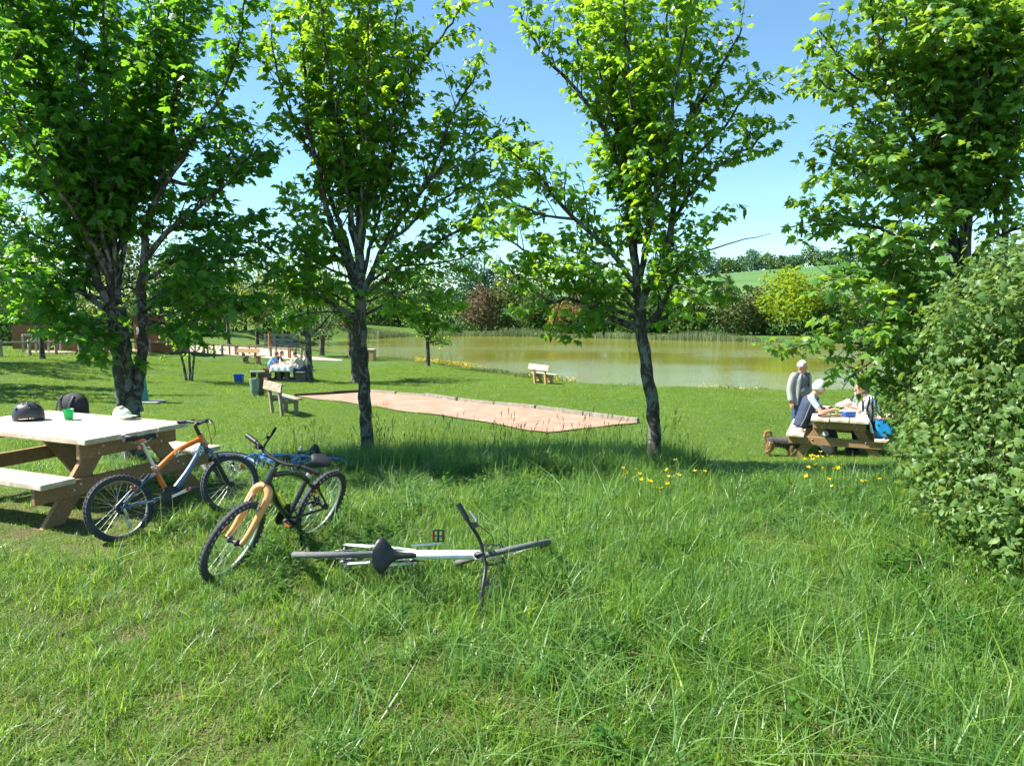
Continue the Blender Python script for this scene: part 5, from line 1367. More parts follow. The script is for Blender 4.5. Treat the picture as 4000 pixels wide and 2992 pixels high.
def hand_shapes(w, d, side, up, mat, s=1.0, curl=0.5):
    """palm, four fingers and a thumb from wrist w along d; side = thumb side, up = back of the hand"""
    w = Vector(w); d = Vector(d).normalized(); side = Vector(side); side = (side - d * side.dot(d)).normalized(); up = d.cross(side) if d.cross(side).dot(Vector(up)) > 0 else -d.cross(side)
    out = []
    pc = w + d * 0.045 * s
    for o in (-0.022, 0.0, 0.022): out.append(('c', tuple(w + d * 0.012 * s + side * o * 0.7 * s), tuple(w + d * 0.085 * s + side * o * s), 0.017 * s, 0.014 * s, mat))
    for k, ln in enumerate((0.068, 0.078, 0.072, 0.055)):
        b = w + d * 0.088 * s + side * (0.030 - 0.020 * k) * s
        k1 = b + (d * math.cos(curl * 0.5) - up * math.sin(curl * 0.5)) * ln * 0.5 * s
        k2 = k1 + (d * math.cos(curl * 1.4) - up * math.sin(curl * 1.4)) * ln * 0.5 * s
        out.append(('c', tuple(b), tuple(k1), 0.0095 * s, 0.0088 * s, mat)); out.append(('c', tuple(k1), tuple(k2), 0.0088 * s, 0.0075 * s, mat))
    t0 = w + d * 0.025 * s + side * 0.026 * s; t1 = t0 + (d * 0.6 + side * 0.7).normalized() * 0.042 * s; t2 = t1 + (d * 0.9 + side * 0.2 - up * 0.2).normalized() * 0.03 * s
    out += [('c', tuple(t0), tuple(t1), 0.013 * s, 0.010 * s, mat), ('c', tuple(t1), tuple(t2), 0.010 * s, 0.008 * s, mat)]
    return out
def head_shapes(c, f, s=1.0, mat=0):
    """head with brow, nose, chin, ears; f = facing direction"""
    c = Vector(c); f = Vector(f).normalized(); l = Vector((0, 0, 1)).cross(f).normalized(); u = f.cross(l)
    P = lambda a_, b, z: tuple(c + f * a_ * s + l * b * s + u * z * s)
    return [('e', P(-0.008, 0, 0.015), (0.088 * s, 0.088 * s, 0.108 * s), mat), ('c', P(0.02, 0, -0.05), P(0.055, 0, -0.088), 0.058 * s, 0.036 * s, mat),
            ('c', P(0.088, 0, 0.01), P(0.108, 0, -0.025), 0.010 * s, 0.016 * s, mat), ('c', P(0.072, 0.03, 0.028), P(0.072, -0.03, 0.028), 0.016 * s, 0.016 * s, mat),
            ('c', P(0.0, 0.085, 0.01), P(-0.006, 0.090, -0.03), 0.016 * s, 0.012 * s, mat), ('c', P(0.0, -0.085, 0.01), P(-0.006, -0.090, -0.03), 0.016 * s, 0.012 * s, mat)]
def face_bits(root, c, f, s=1.0, skin=SKIN):
    c = Vector(c); f = Vector(f).normalized(); l = Vector((0, 0, 1)).cross(f).normalized(); u = f.cross(l)
    for k in (-1, 1): MB().ellipsoid(c + f * 0.083 * s + l * 0.031 * k * s + u * 0.008 * s, (0.009 * s, 0.009 * s, 0.006 * s), 10, 6).obj('eye', DARKC, root)
    MB().ellipsoid(c + f * 0.088 * s + u * -0.058 * s, (0.008 * s, 0.022 * s, 0.005 * s), 10, 6, Matrix((f, l, u)).transposed()).obj('mouth', plain('lips', (0.35, 0.13, 0.10), 0.5), root)
def hair_cap(root, c, f, mat, s=1.0, down=0.0, bulk=1.0, name='hair', bald=0.0):
    c = Vector(c); f = Vector(f).normalized(); l = Vector((0, 0, 1)).cross(f).normalized(); u = f.cross(l)
    V = []; F = []; n, m_ = 26, 12; rr_ = random.Random(3)
    Rm = Matrix((f, l, u)).transposed()
    for i in range(m_ + 1):
        for k in range(n):
            an = 2 * PI * k / n; front = (1 + math.cos(an)) / 2
            lim = R(100 + 40 * down) * (1 - front) + R(48 - 20 * bald) * front
            if abs(math.sin(an)) > 0.8: lim = R(88 + 40 * down)
            t = lim * i / m_
            q = Vector((math.sin(t) * math.cos(an) * 0.100 - 0.012, math.sin(t) * math.sin(an) * 0.099, math.cos(t) * 0.122 + 0.015)) * bulk * (1 + rr_.uniform(-0.03, 0.04))
            V.append(c + Rm @ (q * s))
    for i in range(m_):
        for k in range(n): F.append((i * n + k, (i + 1) * n + k, (i + 1) * n + (k + 1) % n, i * n + (k + 1) % n))
    m = MB(); m.add(V, F, True)
    o = m.obj(name, mat, root); sd = o.modifiers.new('t', 'SOLIDIFY'); sd.thickness = 0.012; sd.offset = -1
    return o

# --- standing man, facing the camera and the table
mp = gp(3118, 1730); mp.z = gz(mp.x, mp.y)
man = thing('person', 'white-haired person standing in open grey jacket, grey T-shirt and jeans beside the far table', 'person', mp, R(24))
sh = []
for s in (-1, 1):
    sh += [('c', (s * 0.10, 0.02, 0.09), (s * 0.105, -0.01, 0.47), 0.060, 0.078, 2), ('c', (s * 0.105, -0.01, 0.47), (s * 0.085, 0, 0.86), 0.080, 0.105, 2),
           ('c', (s * 0.10, 0.05, 0.05), (s * 0.125, -0.14, 0.035), 0.048, 0.042, 3), ('c', (s * 0.185, 0.01, 1.37), (s * 0.255, 0.03, 1.12), 0.058, 0.048, 1),
           ('c', (s * 0.255, 0.03, 1.12), (s * 0.265, -0.03, 0.86), 0.046, 0.032, 0)]
    sh += hand_shapes((s * 0.266, -0.035, 0.85), (0.02 * s, -0.05, -1), (0, -1, 0), (s, 0, 0), 0, 1.0, 0.5)
sh += [('e', (0, 0.0, 0.93), (0.165, 0.125, 0.13), 2), ('e', (0, -0.035, 1.08), (0.165, 0.145, 0.16), 1), ('e', (0, -0.005, 1.27), (0.185, 0.13, 0.17), 1), ('c', (-0.13, 0.0, 1.40), (0.13, 0, 1.40), 0.062, 0.062, 1),
       ('c', (0, 0.0, 1.42), (0, -0.015, 1.50), 0.062, 0.060, 0)] + head_shapes((0, -0.03, 1.555), (0.25, -1, -0.15), 1.0, 0)
figure(man, sh, [SKIN_T, GREYC, JEANS, SHOE], 0.008)
face_bits(man, (0, -0.03, 1.555), (0.25, -1, -0.15), 1.0)
hair_cap(man, (0, -0.03, 1.555), (0.25, -1, -0.15), WHITEH, 1.0)
# jacket: open shell with sleeves, collar
V = []; F = []; nz_, na = 16, 30
for i in range(nz_ + 1):
    t = i / nz_; z = 0.80 + 0.63 * t
    rx = 0.188 - 0.010 * t + 0.006 * math.sin(PI * t); ry = 0.164 - 0.022 * t
    if t > 0.85: k_ = (t - 0.85) / 0.15; rx = rx * (1 - k_ * 0.52); ry = ry * (1 - k_ * 0.45)
    op = R(52) - R(18) * t
    for j in range(na + 1):
        th = op + (2 * PI - 2 * op) * j / na
        V.append((rx * math.sin(th) * (1 + 0.02 * math.sin(7 * th + 4 * t)), -ry * math.cos(th) * (1 + 0.02 * math.sin(5 * th)), z + 0.012 * math.sin(th * 3)))
for i in range(nz_):
    for j in range(na): F.append((i * (na + 1) + j, (i + 1) * (na + 1) + j, (i + 1) * (na + 1) + j + 1, i * (na + 1) + j + 1))
m = MB(); m.add(V, F, True)
for s in (-1, 1):
    m.tube(spline([(s * 0.15, 0.0, 1.40), (s * 0.205, 0.012, 1.34), (s * 0.250, 0.032, 1.12), (s * 0.262, 0.0, 0.98), (s * 0.266, -0.03, 0.875)], 16), [0.060 - 0.0009 * k for k in range(16)], 14, cap=False)
o = m.obj('jacket', JACK, man); sd = o.modifiers.new('t', 'SOLIDIFY'); sd.thickness = 0.012; sd.offset = -1
pr_ = MB()
for k, (z, w) in enumerate(((1.285, 0.05), (1.262, 0.075), (1.225, 0.10), (1.205, 0.085), (1.175, 0.06))): pr_.box((0.01, -0.158 - 0.01 * (1.29 - z) * 8, z), (w, 0.004, 0.008))
pr_.obj('shirt_print', DARKC, man)

def seated(name, label, base, rz, skin, top, legs, hair_m, voxel=0.009, lean=0.12, arm='table', sleeve=0.5, seat=0.45, s=1.0, down=0.0, hands=True, group=None, bulk=1.0, head_tilt=-0.25, bald=0, table=0.76, scale=1.0, vest=None, bulkhair=1.0, turn=0.0):
    t = thing(name, label, 'person', base, rz, group=group); t.scale = (scale,) * 3
    sh = []; hz = seat + 0.10
    hip = Vector((0, 0, hz)); ch = Vector((lean * 0.75, 0, hz + 0.34)); nk = Vector((lean * 1.25, 0, hz + 0.53)); hd = Vector((lean * 1.25 + 0.06, 0, hz + 0.645))
    for k in (-1, 1):
        sh += [('c', (0.0, k * 0.095, hz - 0.01), (0.42, k * 0.12, hz - 0.01), 0.092 * bulk, 0.068, 2), ('c', (0.42, k * 0.12, hz - 0.02), (0.36, k * 0.12, 0.09), 0.066, 0.045, 2), ('c', (0.33, k * 0.12, 0.045), (0.50, k * 0.13, 0.035), 0.045, 0.038, 3)]
        sp_ = Vector((ch.x + 0.03, k * 0.175 * bulk, hz + 0.45)); el = Vector((ch.x + 0.20, k * 0.235 * bulk, hz + 0.22)); wr = Vector((ch.x + 0.42, k * 0.13, table + 0.04))
        mid = sp_.lerp(el, sleeve) if sleeve <= 1 else el
        sh += [('c', tuple(sp_), tuple(mid), 0.060 * bulk, 0.054, 1), ('c', tuple(mid), tuple(el), 0.046, 0.042, 0 if sleeve < 1.5 else 1), ('c', tuple(el), tuple(wr), 0.042, 0.028, 0 if sleeve < 1.5 else 1)]
        if hands: sh += hand_shapes(wr, (1, -0.25 * k, -0.15), (0, -k, 0), (0, 0, 1), 0, 1.0, 0.7)
        else: sh += [('e', tuple(wr + Vector((0.05, 0, 0))), (0.055, 0.03, 0.022), 0)]
    sh += [('e', tuple(hip), (0.14 * bulk, 0.18 * bulk, 0.13), 2), ('e', tuple(hip.lerp(ch, 0.5) + Vector((0.01, 0, 0))), (0.135 * bulk, 0.17 * bulk, 0.20), 1), ('e', tuple(ch), (0.13 * bulk, 0.185 * bulk, 0.17), 1),
           ('c', (ch.x + 0.02, -0.12, hz + 0.46), (ch.x + 0.02, 0.12, hz + 0.46), 0.065, 0.065, 1), ('c', (ch.x + 0.03, 0, hz + 0.48), tuple(nk + Vector((0.02, 0, 0.05))), 0.058, 0.054, 0)]
    f = Vector((1, turn, head_tilt))
    sh += head_shapes(hd, f, 1.0, 0)
    figure(t, sh, [skin, top, legs, SHOE], voxel)
    face_bits(t, hd, f); hair_cap(t, hd, f, hair_m, 1.0, down, bulkhair, bald=bald)
    if vest:
        m = MB(); V = []; F = []; n1, n2 = 12, 26
        for i in range(n1 + 1):
            q = i / n1; c_ = (hip + Vector((0, 0, -0.06))).lerp(ch + Vector((0.02, 0, 0.15)), q)
            rx = 0.165 - 0.02 * q; ry = 0.205 - 0.015 * q - (0.05 * max(0, q - 0.8) / 0.2)
            if i == n1: rx *= 0.75; ry *= 0.7
            for j in range(n2 + 1):
                th = R(22) + (2 * PI - R(44)) * j / n2
                V.append((c_.x + rx * math.cos(th) * (1 + 0.025 * math.sin(i * PI * 0.9)), c_.y + ry * math.sin(th) * (1 + 0.02 * math.sin(i * PI * 0.9)), c_.z))
        for i in range(n1):
            for j in range(n2): F.append((i * (n2 + 1) + j, i * (n2 + 1) + j + 1, (i + 1) * (n2 + 1) + j + 1, (i + 1) * (n2 + 1) + j))
        m.add(V, F, True); o = m.obj('vest', vest, t); sd = o.modifiers.new('t', 'SOLIDIFY'); sd.thickness = 0.014
        MB().tube([(-0.02, -0.208, hz - 0.05), (0.05, -0.212, hz + 0.10), (0.10, -0.205, hz + 0.26), (0.14, -0.19, hz + 0.38)], 0.005, 6).obj('piping', JACK, t)
    return t

# --- the far picnic table on the right and its company
RT_AX = Vector((0.42, 0.907, 0)); RT_RZ = math.atan2(RT_AX.y, RT_AX.x)
RTC = Vector((5.98, 12.95, 0)); RTC.z = gz(RTC.x, RTC.y) - 0.01
RTM = Matrix.Translation(RTC) @ Matrix.Rotation(RT_RZ, 4, 'Z')
picnic_table('brown timber picnic table laid for lunch in front of the bramble hedge', RTC, RT_RZ, 1.9, 0.90)
wp = RTM @ Vector((-0.12, 0.62, 0.0))
seated('person', 'white-haired person sitting at the far table in navy quilted vest and pale blue sleeves', wp, RT_RZ - PI / 2, SKIN, PALEB, DARKC, WHITEH, 0.008, lean=0.16, seat=0.46, vest=NAVY, sleeve=0.55, bulkhair=1.08, table=0.80, down=0.75)
wp = RTM @ Vector((0.15, -0.66, 0.0))
seated('person', 'person in black and white patterned top half hidden by the hedge leaves', wp, RT_RZ + PI / 2, SKIN, ZEBRA, DARKC, BROWNH, 0.011, lean=0.22, seat=0.46, sleeve=0.7, table=0.80, down=0.3)

# --- small dog with curled tail, nose in the grass
dpos = gp(3052, 1781)
dog = thing('dog', 'small shaggy dog, grey back and tan legs, sniffing the grass by the far table', 'dog', dpos, R(-6)); 
FUR_T = plain('dog_fur_tan', (0.34, 0.20, 0.09), 0.95, 0, 0.35, 30, 0.8, 55)
FUR_G = plain('dog_fur_grey', (0.085, 0.08, 0.075), 0.95, 0, 0.5, 30, 0.8, 55)
ds = [('c', (-0.17, 0, 0.235), (0.02, 0, 0.225), 0.082, 0.080, 1), ('c', (0.02, 0, 0.225), (0.16, 0, 0.215), 0.080, 0.085, 1), ('e', (0.14, 0, 0.19), (0.085, 0.075, 0.10), 1),
      ('c', (0.20, 0, 0.225), (0.29, 0, 0.17), 0.060, 0.052, 1), ('e', (0.32, 0, 0.145), (0.062, 0.052, 0.054), 0), ('c', (0.35, 0, 0.13), (0.405, 0, 0.095), 0.032, 0.020, 0),
      ('c', (0.30, 0.04, 0.185), (0.285, 0.062, 0.21), 0.022, 0.012, 0), ('c', (0.30, -0.04, 0.185), (0.285, -0.062, 0.21), 0.022, 0.012, 0)]
for s in (-1, 1):
    ds += [('c', (0.15, s * 0.055, 0.17), (0.135, s * 0.06, 0.09), 0.036, 0.024, 0), ('c', (0.135, s * 0.06, 0.09), (0.145, s * 0.06, 0.02), 0.023, 0.019, 0), ('c', (0.145, s * 0.06, 0.014), (0.17, s * 0.06, 0.012), 0.018, 0.014, 0),
           ('e', (-0.18, s * 0.05, 0.185), (0.065, 0.045, 0.085), 0), ('c', (-0.165, s * 0.055, 0.145), (-0.215, s * 0.058, 0.085), 0.034, 0.022, 0), ('c', (-0.215, s * 0.058, 0.085), (-0.20, s * 0.058, 0.02), 0.021, 0.018, 0), ('c', (-0.20, s * 0.058, 0.014), (-0.17, s * 0.058, 0.012), 0.018, 0.014, 0)]
tail = [(-0.23, 0, 0.27), (-0.265, 0, 0.33), (-0.25, 0, 0.385), (-0.205, 0, 0.40), (-0.17, 0, 0.375), (-0.165, 0, 0.335)]
for i in range(5): ds.append(('c', tail[i], tail[i + 1], 0.026 - 0.002 * i, 0.025 - 0.002 * i, 0))
o = figure(dog, ds, [FUR_T, FUR_G], 0.009)
dog.scale = (1.12,) * 3
for s in (-1, 1): MB().ellipsoid((0.355, s * 0.03, 0.16), (0.007, 0.006, 0.007), 8, 6).obj('eye', BLACKP, dog)
MB().ellipsoid((0.423, 0, 0.092), (0.011, 0.012, 0.010), 10, 6).obj('nose', BLACKP, dog)
MB().tube([(0.235 + 0.045 * math.cos(k * PI / 8) * 0.5, 0.058 * math.sin(k * PI / 8), 0.205 + 0.045 * math.cos(k * PI / 8)) for k in range(16)], 0.007, 6, closed=True).obj('collar', plain('red_collar', (0.5, 0.08, 0.04), 0.6), dog)
fu = np.random.default_rng(8)
# tufts of longer fur
me = o.data; n = len(me.polygons); ce = np.empty(n * 3); me.polygons.foreach_get('center', ce); ce = ce.reshape(-1, 3); no = np.empty(n * 3); me.polygons.foreach_get('normal', no); no = no.reshape(-1, 3)
mi = np.empty(n, int); me.polygons.foreach_get('material_index', mi)
for k, mt in ((0, FUR_T), (1, FUR_G)):
    q = np.where(mi == k)[0]; q = fu.choice(q, min(len(q), 1300), replace=False)
    tip = no[q] * 0.45 + fu.normal(0, 0.3, (len(q), 3)) + np.array([-0.6, 0, -0.55]); 
    V, F = stamp((np.array([(-0.14, 0, 0), (0.14, 0, 0), (0, 1, 0)]), np.array([(0, 1, 2)])), ce[q], frames(tip, no[q]), fu.uniform(0.02, 0.042, len(q)))
    tag(link('fur_tufts', np_mesh('fur_tufts', V, F, mt), dog), kind='stuff')

# --- four people round the stone table
STP = gp(1120, 1487)
ST_RZ = R(-4)
STM = Matrix.Translation(STP) @ Matrix.Rotation(ST_RZ, 4, 'Z')
GPEO = 'people eating at the stone table'
def at_stone(x, y): p = STM @ Vector((x, y, 0)); p.z = STP.z + 0.02; return p
seated('person', 'dark-haired person in a blue T-shirt bent over the stone table', at_stone(-0.80, -0.10), ST_RZ, SKIN, BLUEC, DARKC, BROWNH, 0.016, lean=0.28, hands=False, group=GPEO, down=0.4, bulk=1.05)
seated('person', 'brown-haired person in dark clothes beside the one in blue', at_stone(-0.78, 0.55), ST_RZ, SKIN, DARKC, DARKC, BROWNH, 0.018, lean=0.25, hands=False, group=GPEO)
seated('person', 'broad black-haired person in cream T-shirt seen from behind at the stone table', at_stone(0.86, -0.15), ST_RZ + PI, SKIN, CREAM, JEANS, BLACKH, 0.016, lean=0.26, hands=False, group=GPEO, bulk=1.28, turn=-0.4)
seated('person', 'dark-haired person in grey-blue shirt at the right end of the stone table', at_stone(0.95, 0.50), ST_RZ + PI, SKIN, GREYB, JEANS, BROWNH, 0.018, lean=0.12, hands=False, group=GPEO, turn=0.5)

# ------------------------------------------------------------------ benches, bin, tub, pump
def board(name, parent, size, loc, mat, rot=None, r=0.006):
    o = MB().rbox((0, 0, 0), size, r).obj(name, mat, parent); o.location = loc
    if rot: o.rotation_euler = rot
    return o
def bench(label, p, ax, mat, top_m=None, L=1.45, scroll=False, group=None):
    """ax: direction of the length; the bench faces to the left of ax"""
    t = thing('park_bench', label, 'bench', p, math.atan2(ax[1], ax[0]), group=group); top_m = top_m or mat
    for i in range(3): board('seat_plank', t, (L, 0.125, 0.045), (0, 0.06 + 0.14 * i, 0.445 - 0.012 * (1 - abs(i - 1))), top_m)
    board('back_plank', t, (L, 0.04, 0.24), (0, -0.135, 0.76), top_m, (R(-10), 0, 0))
    for s in (-1, 1):
        x = s * L * 0.28
        MB().beam((x, -0.03, -0.06), (x, -0.105, 0.84), 0.10, 0.075, up=(0, 1, 0)).obj('back_post', mat, t)
        if scroll:
            MB().prism([(0.02, -0.04), (0.40, -0.04), (0.40, 0.05), (0.33, 0.12), (0.30, 0.22), (0.36, 0.34), (0.40, 0.41), (0.02, 0.41), (0.02, 0.30), (0.14, 0.28), (0.18, 0.20), (0.14, 0.12), (0.02, 0.10)], x - 0.045, x + 0.045, lambda v: Vector((v.z, v.x, v.y))).obj('leg', mat, t)
        else:
            board('leg', t, (0.09, 0.10, 0.46), (x, 0.34, 0.19), mat)
            board('side_rail', t, (0.075, 0.40, 0.10), (x, 0.15, 0.365), mat)
    return t
GB = 'park benches'
p = gp(1088, 1618); bench('weathered grey-brown bench facing right beside the end of the gravel court', p, (0.6, -0.8), WOOD_GREY, group=GB, L=1.4)
p = gp(2113, 1500); bench('new yellow timber bench on the lake shore, seen from behind', p, (0.55, -0.83), WOOD_NEW, WOOD_SUNLIT, scroll=True, group=GB, L=1.5)
p = gp(978, 1421); bench('new timber bench by the path near the rail fence', p, (0.95, -0.31), WOOD_NEW, scroll=True, group=GB, L=1.5)

BINM = plain('bin_grey_green', (0.20, 0.255, 0.20), 0.5, 0, 0.12); BINY = plain('bin_yellow', (0.62, 0.36, 0.03), 0.5)
BINB = wood('bin_brown_board', (0.075, 0.045, 0.028), (0.15, 0.095, 0.06), 0.7)
p = gp(1012, 1547)
b = thing('litter_bin', 'grey-green tapered litter bin on a brown post with a small roof', 'litter bin', p, R(20))
m = MB(); m.lathe([(0.125, 0.05), (0.175, 0.62), (0.180, 0.62), (0.180, 0.60), (0.15, 0.2)], 18, c=(-0.13, -0.03, 0), cap=True); m.obj('container', BINM, b)
board('post_board', b, (0.17, 0.05, 0.84), (0.08, -0.05, 0.40), BINB)
m = MB(); m.lathe([(0.115, 0.08), (0.150, 0.60)], 16, c=(0.15, 0.14, 0)); m.obj('yellow_container', BINY, b)
board('roof', b, (0.50, 0.38, 0.035), (-0.03, 0.02, 0.86), STEEL)
board('opening', b, (0.18, 0.12, 0.16), (-0.16, -0.02, 0.75), BLACKP)
board('roof_bracket', b, (0.04, 0.04, 0.24), (-0.02, 0.05, 0.73), STEEL)
BTUB = plain('blue_plastic', (0.015, 0.09, 0.42), 0.4, 0, 0.1)
p = gp(934, 1492)
b = thing('plastic_tub', 'open blue plastic tub standing on the lawn left of the litter bin', 'tub', p, R(4))
m = MB(); hx, hy, tz = 0.18, 0.14, 0.33
for (s, e) in (((-1, -1), (1, -1)), ((1, -1), (1, 1)), ((1, 1), (-1, 1)), ((-1, 1), (-1, -1))):
    m.add([(s[0] * hx * .92, s[1] * hy * .92, 0.01), (e[0] * hx * .92, e[1] * hy * .92, 0.01), (e[0] * hx, e[1] * hy, tz), (s[0] * hx, s[1] * hy, tz)], [(0, 1, 2, 3)])
m.box((0, 0, 0.012), (hx * 1.84, hy * 1.84, 0.02)); o = m.obj('body', BTUB, b); sd = o.modifiers.new('t', 'SOLIDIFY'); sd.thickness = 0.008
MB().tube([(-hx - .01, -hy - .01, tz), (hx + .01, -hy - .01, tz), (hx + .01, hy + .01, tz), (-hx - .01, hy + .01, tz)], 0.013, 6, closed=True).obj('rim', BTUB, b)
TEAL = plain('teal_paint', (0.010, 0.20, 0.165), 0.4, 0, 0.12); CONC = plain('concrete', (0.30, 0.285, 0.25), 0.95, 0, 0.25, 5, 0.5, 40)
p = gp(553, 1572)
b = thing('water_pump', 'teal tapered hand water pump half hidden by the forked maple trunk', 'water pump', p)
MB().lathe([(0.21, 0.0), (0.205, 0.05), (0.18, 0.3), (0.150, 0.8), (0.125, 1.22), (0.12, 1.24)], 22).obj('column', TEAL, b)
MB().lathe([(0.135, 1.24), (0.140, 1.26), (0.125, 1.28), (0.14, 1.30), (0.145, 1.34), (0.12, 1.38), (0.05, 1.42), (0, 1.42)], 22).obj('cap', CONC, b)
MB().tube(spline([(0.13, 0, 1.15), (0.19, -0.02, 1.16), (0.215, -0.03, 1.05), (0.21, -0.03, 0.88), (0.16, 0, 0.85)], 14), 0.012, 8).obj('handle', plain('brass_handle', (0.42, 0.38, 0.10), 0.4, 0.4), b)
MB().rbox((0.28, -0.05, 0.015), (0.75, 0.6, 0.07), 0.02).obj('slab', CONC, b)

# stone table with cloth
STONE = plain('rough_stone', (0.135, 0.115, 0.085), 0.95, 0, 0.35, 4, 0.7, 16)
t = thing('stone_table', 'low stone picnic table with block benches under the white tablecloth', 'table', STP, ST_RZ)
m = MB().rbox((0, 0.1, 0.04), (2.1, 1.35, 0.12), 0.03); m.obj('plinth', STONE, t)
MB().rbox((0, 0.15, 0.70), (0.86, 1.7, 0.07), 0.02).obj('top', STONE, t)
for s in (-1, 1):
    MB().rbox((s * 0.18, -0.35, 0.36), (0.20, 0.30, 0.62), 0.03).obj('pedestal', STONE, t)
    MB().rbox((s * 0.82, -0.40, 0.24), (0.42, 0.34, 0.34), 0.04).obj('bench_support', STONE, t)
    MB().rbox((s * 0.84, 0.15, 0.425), (0.44, 1.6, 0.07), 0.02).obj('seat_slab', STONE, t)
CLOTH = plain('white_cloth', (0.74, 0.74, 0.72), 0.9, 0, 0.04, 6, 0.3, 12)
t = thing('tablecloth', 'white tablecloth hanging over the end of the stone table', 'tablecloth', STM @ Vector((0, 0, 0.745)), ST_RZ)
V = []; F = []; nx_, ny_ = 24, 34
for i in range(nx_ + 1):
    for j in range(ny_ + 1):
        x = -0.72 + 1.44 * i / nx_; y = -1.0 + 2.2 * j / ny_
        ox = max(0, abs(x) - 0.45); oy = max(0, abs(y - 0.15) - 0.87) if y < 0.15 else 0
        z = -(ox + oy) * 0.96 + 0.004; xx = math.copysign(min(abs(x), 0.45) + ox * 0.14, x); yy = y + oy * 0.86
        fold = 0.018 * math.sin(x * 22 + y * 9) * min(1, (ox + oy) * 8)
        V.append((xx + fold, yy - fold, z))
for i in range(nx_):
    for j in range(ny_): F.append((i * (ny_ + 1) + j, (i + 1) * (ny_ + 1) + j, (i + 1) * (ny_ + 1) + j + 1, i * (ny_ + 1) + j + 1))
m = MB(); m.add(V, F, True); o = m.obj('cloth', CLOTH, t); o.modifiers.new('t', 'SOLIDIFY').thickness = 0.004
def on_z(M, x, y, z): return M @ Vector((x, y, z))
PLAST = plain('clear_plastic', (0.62, 0.68, 0.70), 0.2, 0, 0.06); BREAD = plain('bread', (0.45, 0.26, 0.10), 0.8, 0, 0.3, 25)
b = thing('water_bottle', 'plastic water bottle standing on the white tablecloth', 'bottle', on_z(STM, -0.16, -0.3, 0.752))
MB().lathe([(0.04, 0), (0.043, 0.02), (0.043, 0.19), (0.03, 0.25), (0.014, 0.28), (0.014, 0.30)], 16).obj('body', PLAST, b); MB().lathe([(0.017, 0.29), (0.017, 0.315), (0, 0.315)], 12).obj('cap', BTUB, b)
b = thing('paper_cup', 'white cup on the tablecloth right of the water bottle', 'cup', on_z(STM, 0.02, -0.32, 0.752)); MB().lathe([(0.035, 0), (0.045, 0.11), (0.041, 0.108), (0.032, 0.01)], 16).obj('body', CLOTH, b)
b = thing('bread_loaf', 'small loaf of bread on the white tablecloth', 'bread', on_z(STM, 0.18, -0.35, 0.752)); link('crust', remeshed(MB().ellipsoid((0, 0, 0.04), (0.12, 0.05, 0.045)).ellipsoid((0.05, 0, 0.045), (0.06, 0.05, 0.05)), 'crust', [BREAD], 0.012, 4), b)
b = thing('white_bag', 'crumpled white food bag in the middle of the stone table', 'bag', on_z(STM, 0.12, 0.05, 0.752)); link('bag_body', remeshed(MB().ellipsoid((0, 0, 0.07), (0.15, 0.11, 0.09)).ellipsoid((0.10, 0.03, 0.09), (0.08, 0.08, 0.11)).ellipsoid((-0.09, 0, 0.05), (0.09, 0.09, 0.06)), 'bag_body', [CLOTH], 0.016, 3), b)
WICK = wood('wicker', (0.20, 0.09, 0.04), (0.38, 0.20, 0.09), 0.8, (20, 20, 40))
b = thing('wicker_basket', 'brown wicker basket with hoop handle on the bench behind the person in blue', 'basket', on_z(STM, -0.72, -0.52, 0.462)); 
MB().lathe([(0.13, 0), (0.17, 0.14), (0.178, 0.145), (0.165, 0.14), (0.12, 0.01)], 20).obj('body', WICK, b); MB().tube([(0.165 * math.cos(k * PI / 12), 0, 0.13 + 0.20 * math.sin(k * PI / 12)) for k in range(13)], 0.011, 6).obj('handle', WICK, b)

# ------------------------------------------------------------------ fences, hut, box, footbridge
FENCE = wood('fence_timber', (0.20, 0.145, 0.085), (0.38, 0.29, 0.18), 0.85, (18, 18, 2), weather=(0.40, 0.37, 0.28))
FENCE_O = wood('stake_timber', (0.26, 0.11, 0.045), (0.42, 0.21, 0.09), 0.85, (18, 18, 2))
def rail_fence(label, pts, h=0.78, rail_h=0.66, r=0.075, mat=FENCE, name='rail_fence', group=None, rr=0.055, post=True):
    P = [gp(px, py) for px, py in pts]
    t = thing(name, label, 'fence', P[0], group=group); inv = Matrix.Translation(P[0]).inverted()
    for q in P:
        o = MB().tube([q + Vector((0, 0, -0.1)), q + Vector((0, 0, h - 0.02)), q + Vector((0, 0, h))], [r, r, r * 0.8], 10).obj('post', mat, t); o.matrix_parent_inverse = inv
    for a_, c_ in zip(P[:-1], P[1:]):
        o = MB().tube([a_ + Vector((0, 0, rail_h)), c_ + Vector((0, 0, rail_h))], rr, 10).obj('rail', mat, t); o.matrix_parent_inverse = inv
    return t
rail_fence('round-post rail fence along the lawn at far left', [(-110, 1396), (5, 1393), (117, 1389), (220, 1386), (312, 1386), (410, 1382), (500, 1380), (585, 1380), (683, 1381), (797, 1382)], h=0.80, rail_h=0.66)
rail_fence('dark round-rail fence between the new bench and the lake path', [(868, 1386), (927, 1388), (1058, 1394), (1178, 1401)], h=0.66, rail_h=0.60, r=0.085)
for i, (a_, c_) in enumerate((((812, 1383), (836, 1384)), ((897, 1386), (920, 1387)), ((974, 1384), (1000, 1385)), ((1079, 1396), (1128, 1400)), ((1134, 1401), (1156, 1401)))):
    nm = ['left of the new bench behind the leaning stake', 'nearest the left side of the new bench', 'just behind the backrest of the new bench', 'beside the people at the stone table', 'rightmost before the shading maple'][i]
    rail_fence('low stake hoop with crossbars, ' + nm, [a_, c_], h=0.68, rail_h=0.60, r=0.06, mat=FENCE_O, name='stake_hoop', group='low stake hoops along the path', rr=0.03)
PALEW = wood('pale_rail', (0.36, 0.33, 0.24), (0.52, 0.48, 0.36), 0.85)
p0, p1 = gp(92, 1380), gp(282, 1372)
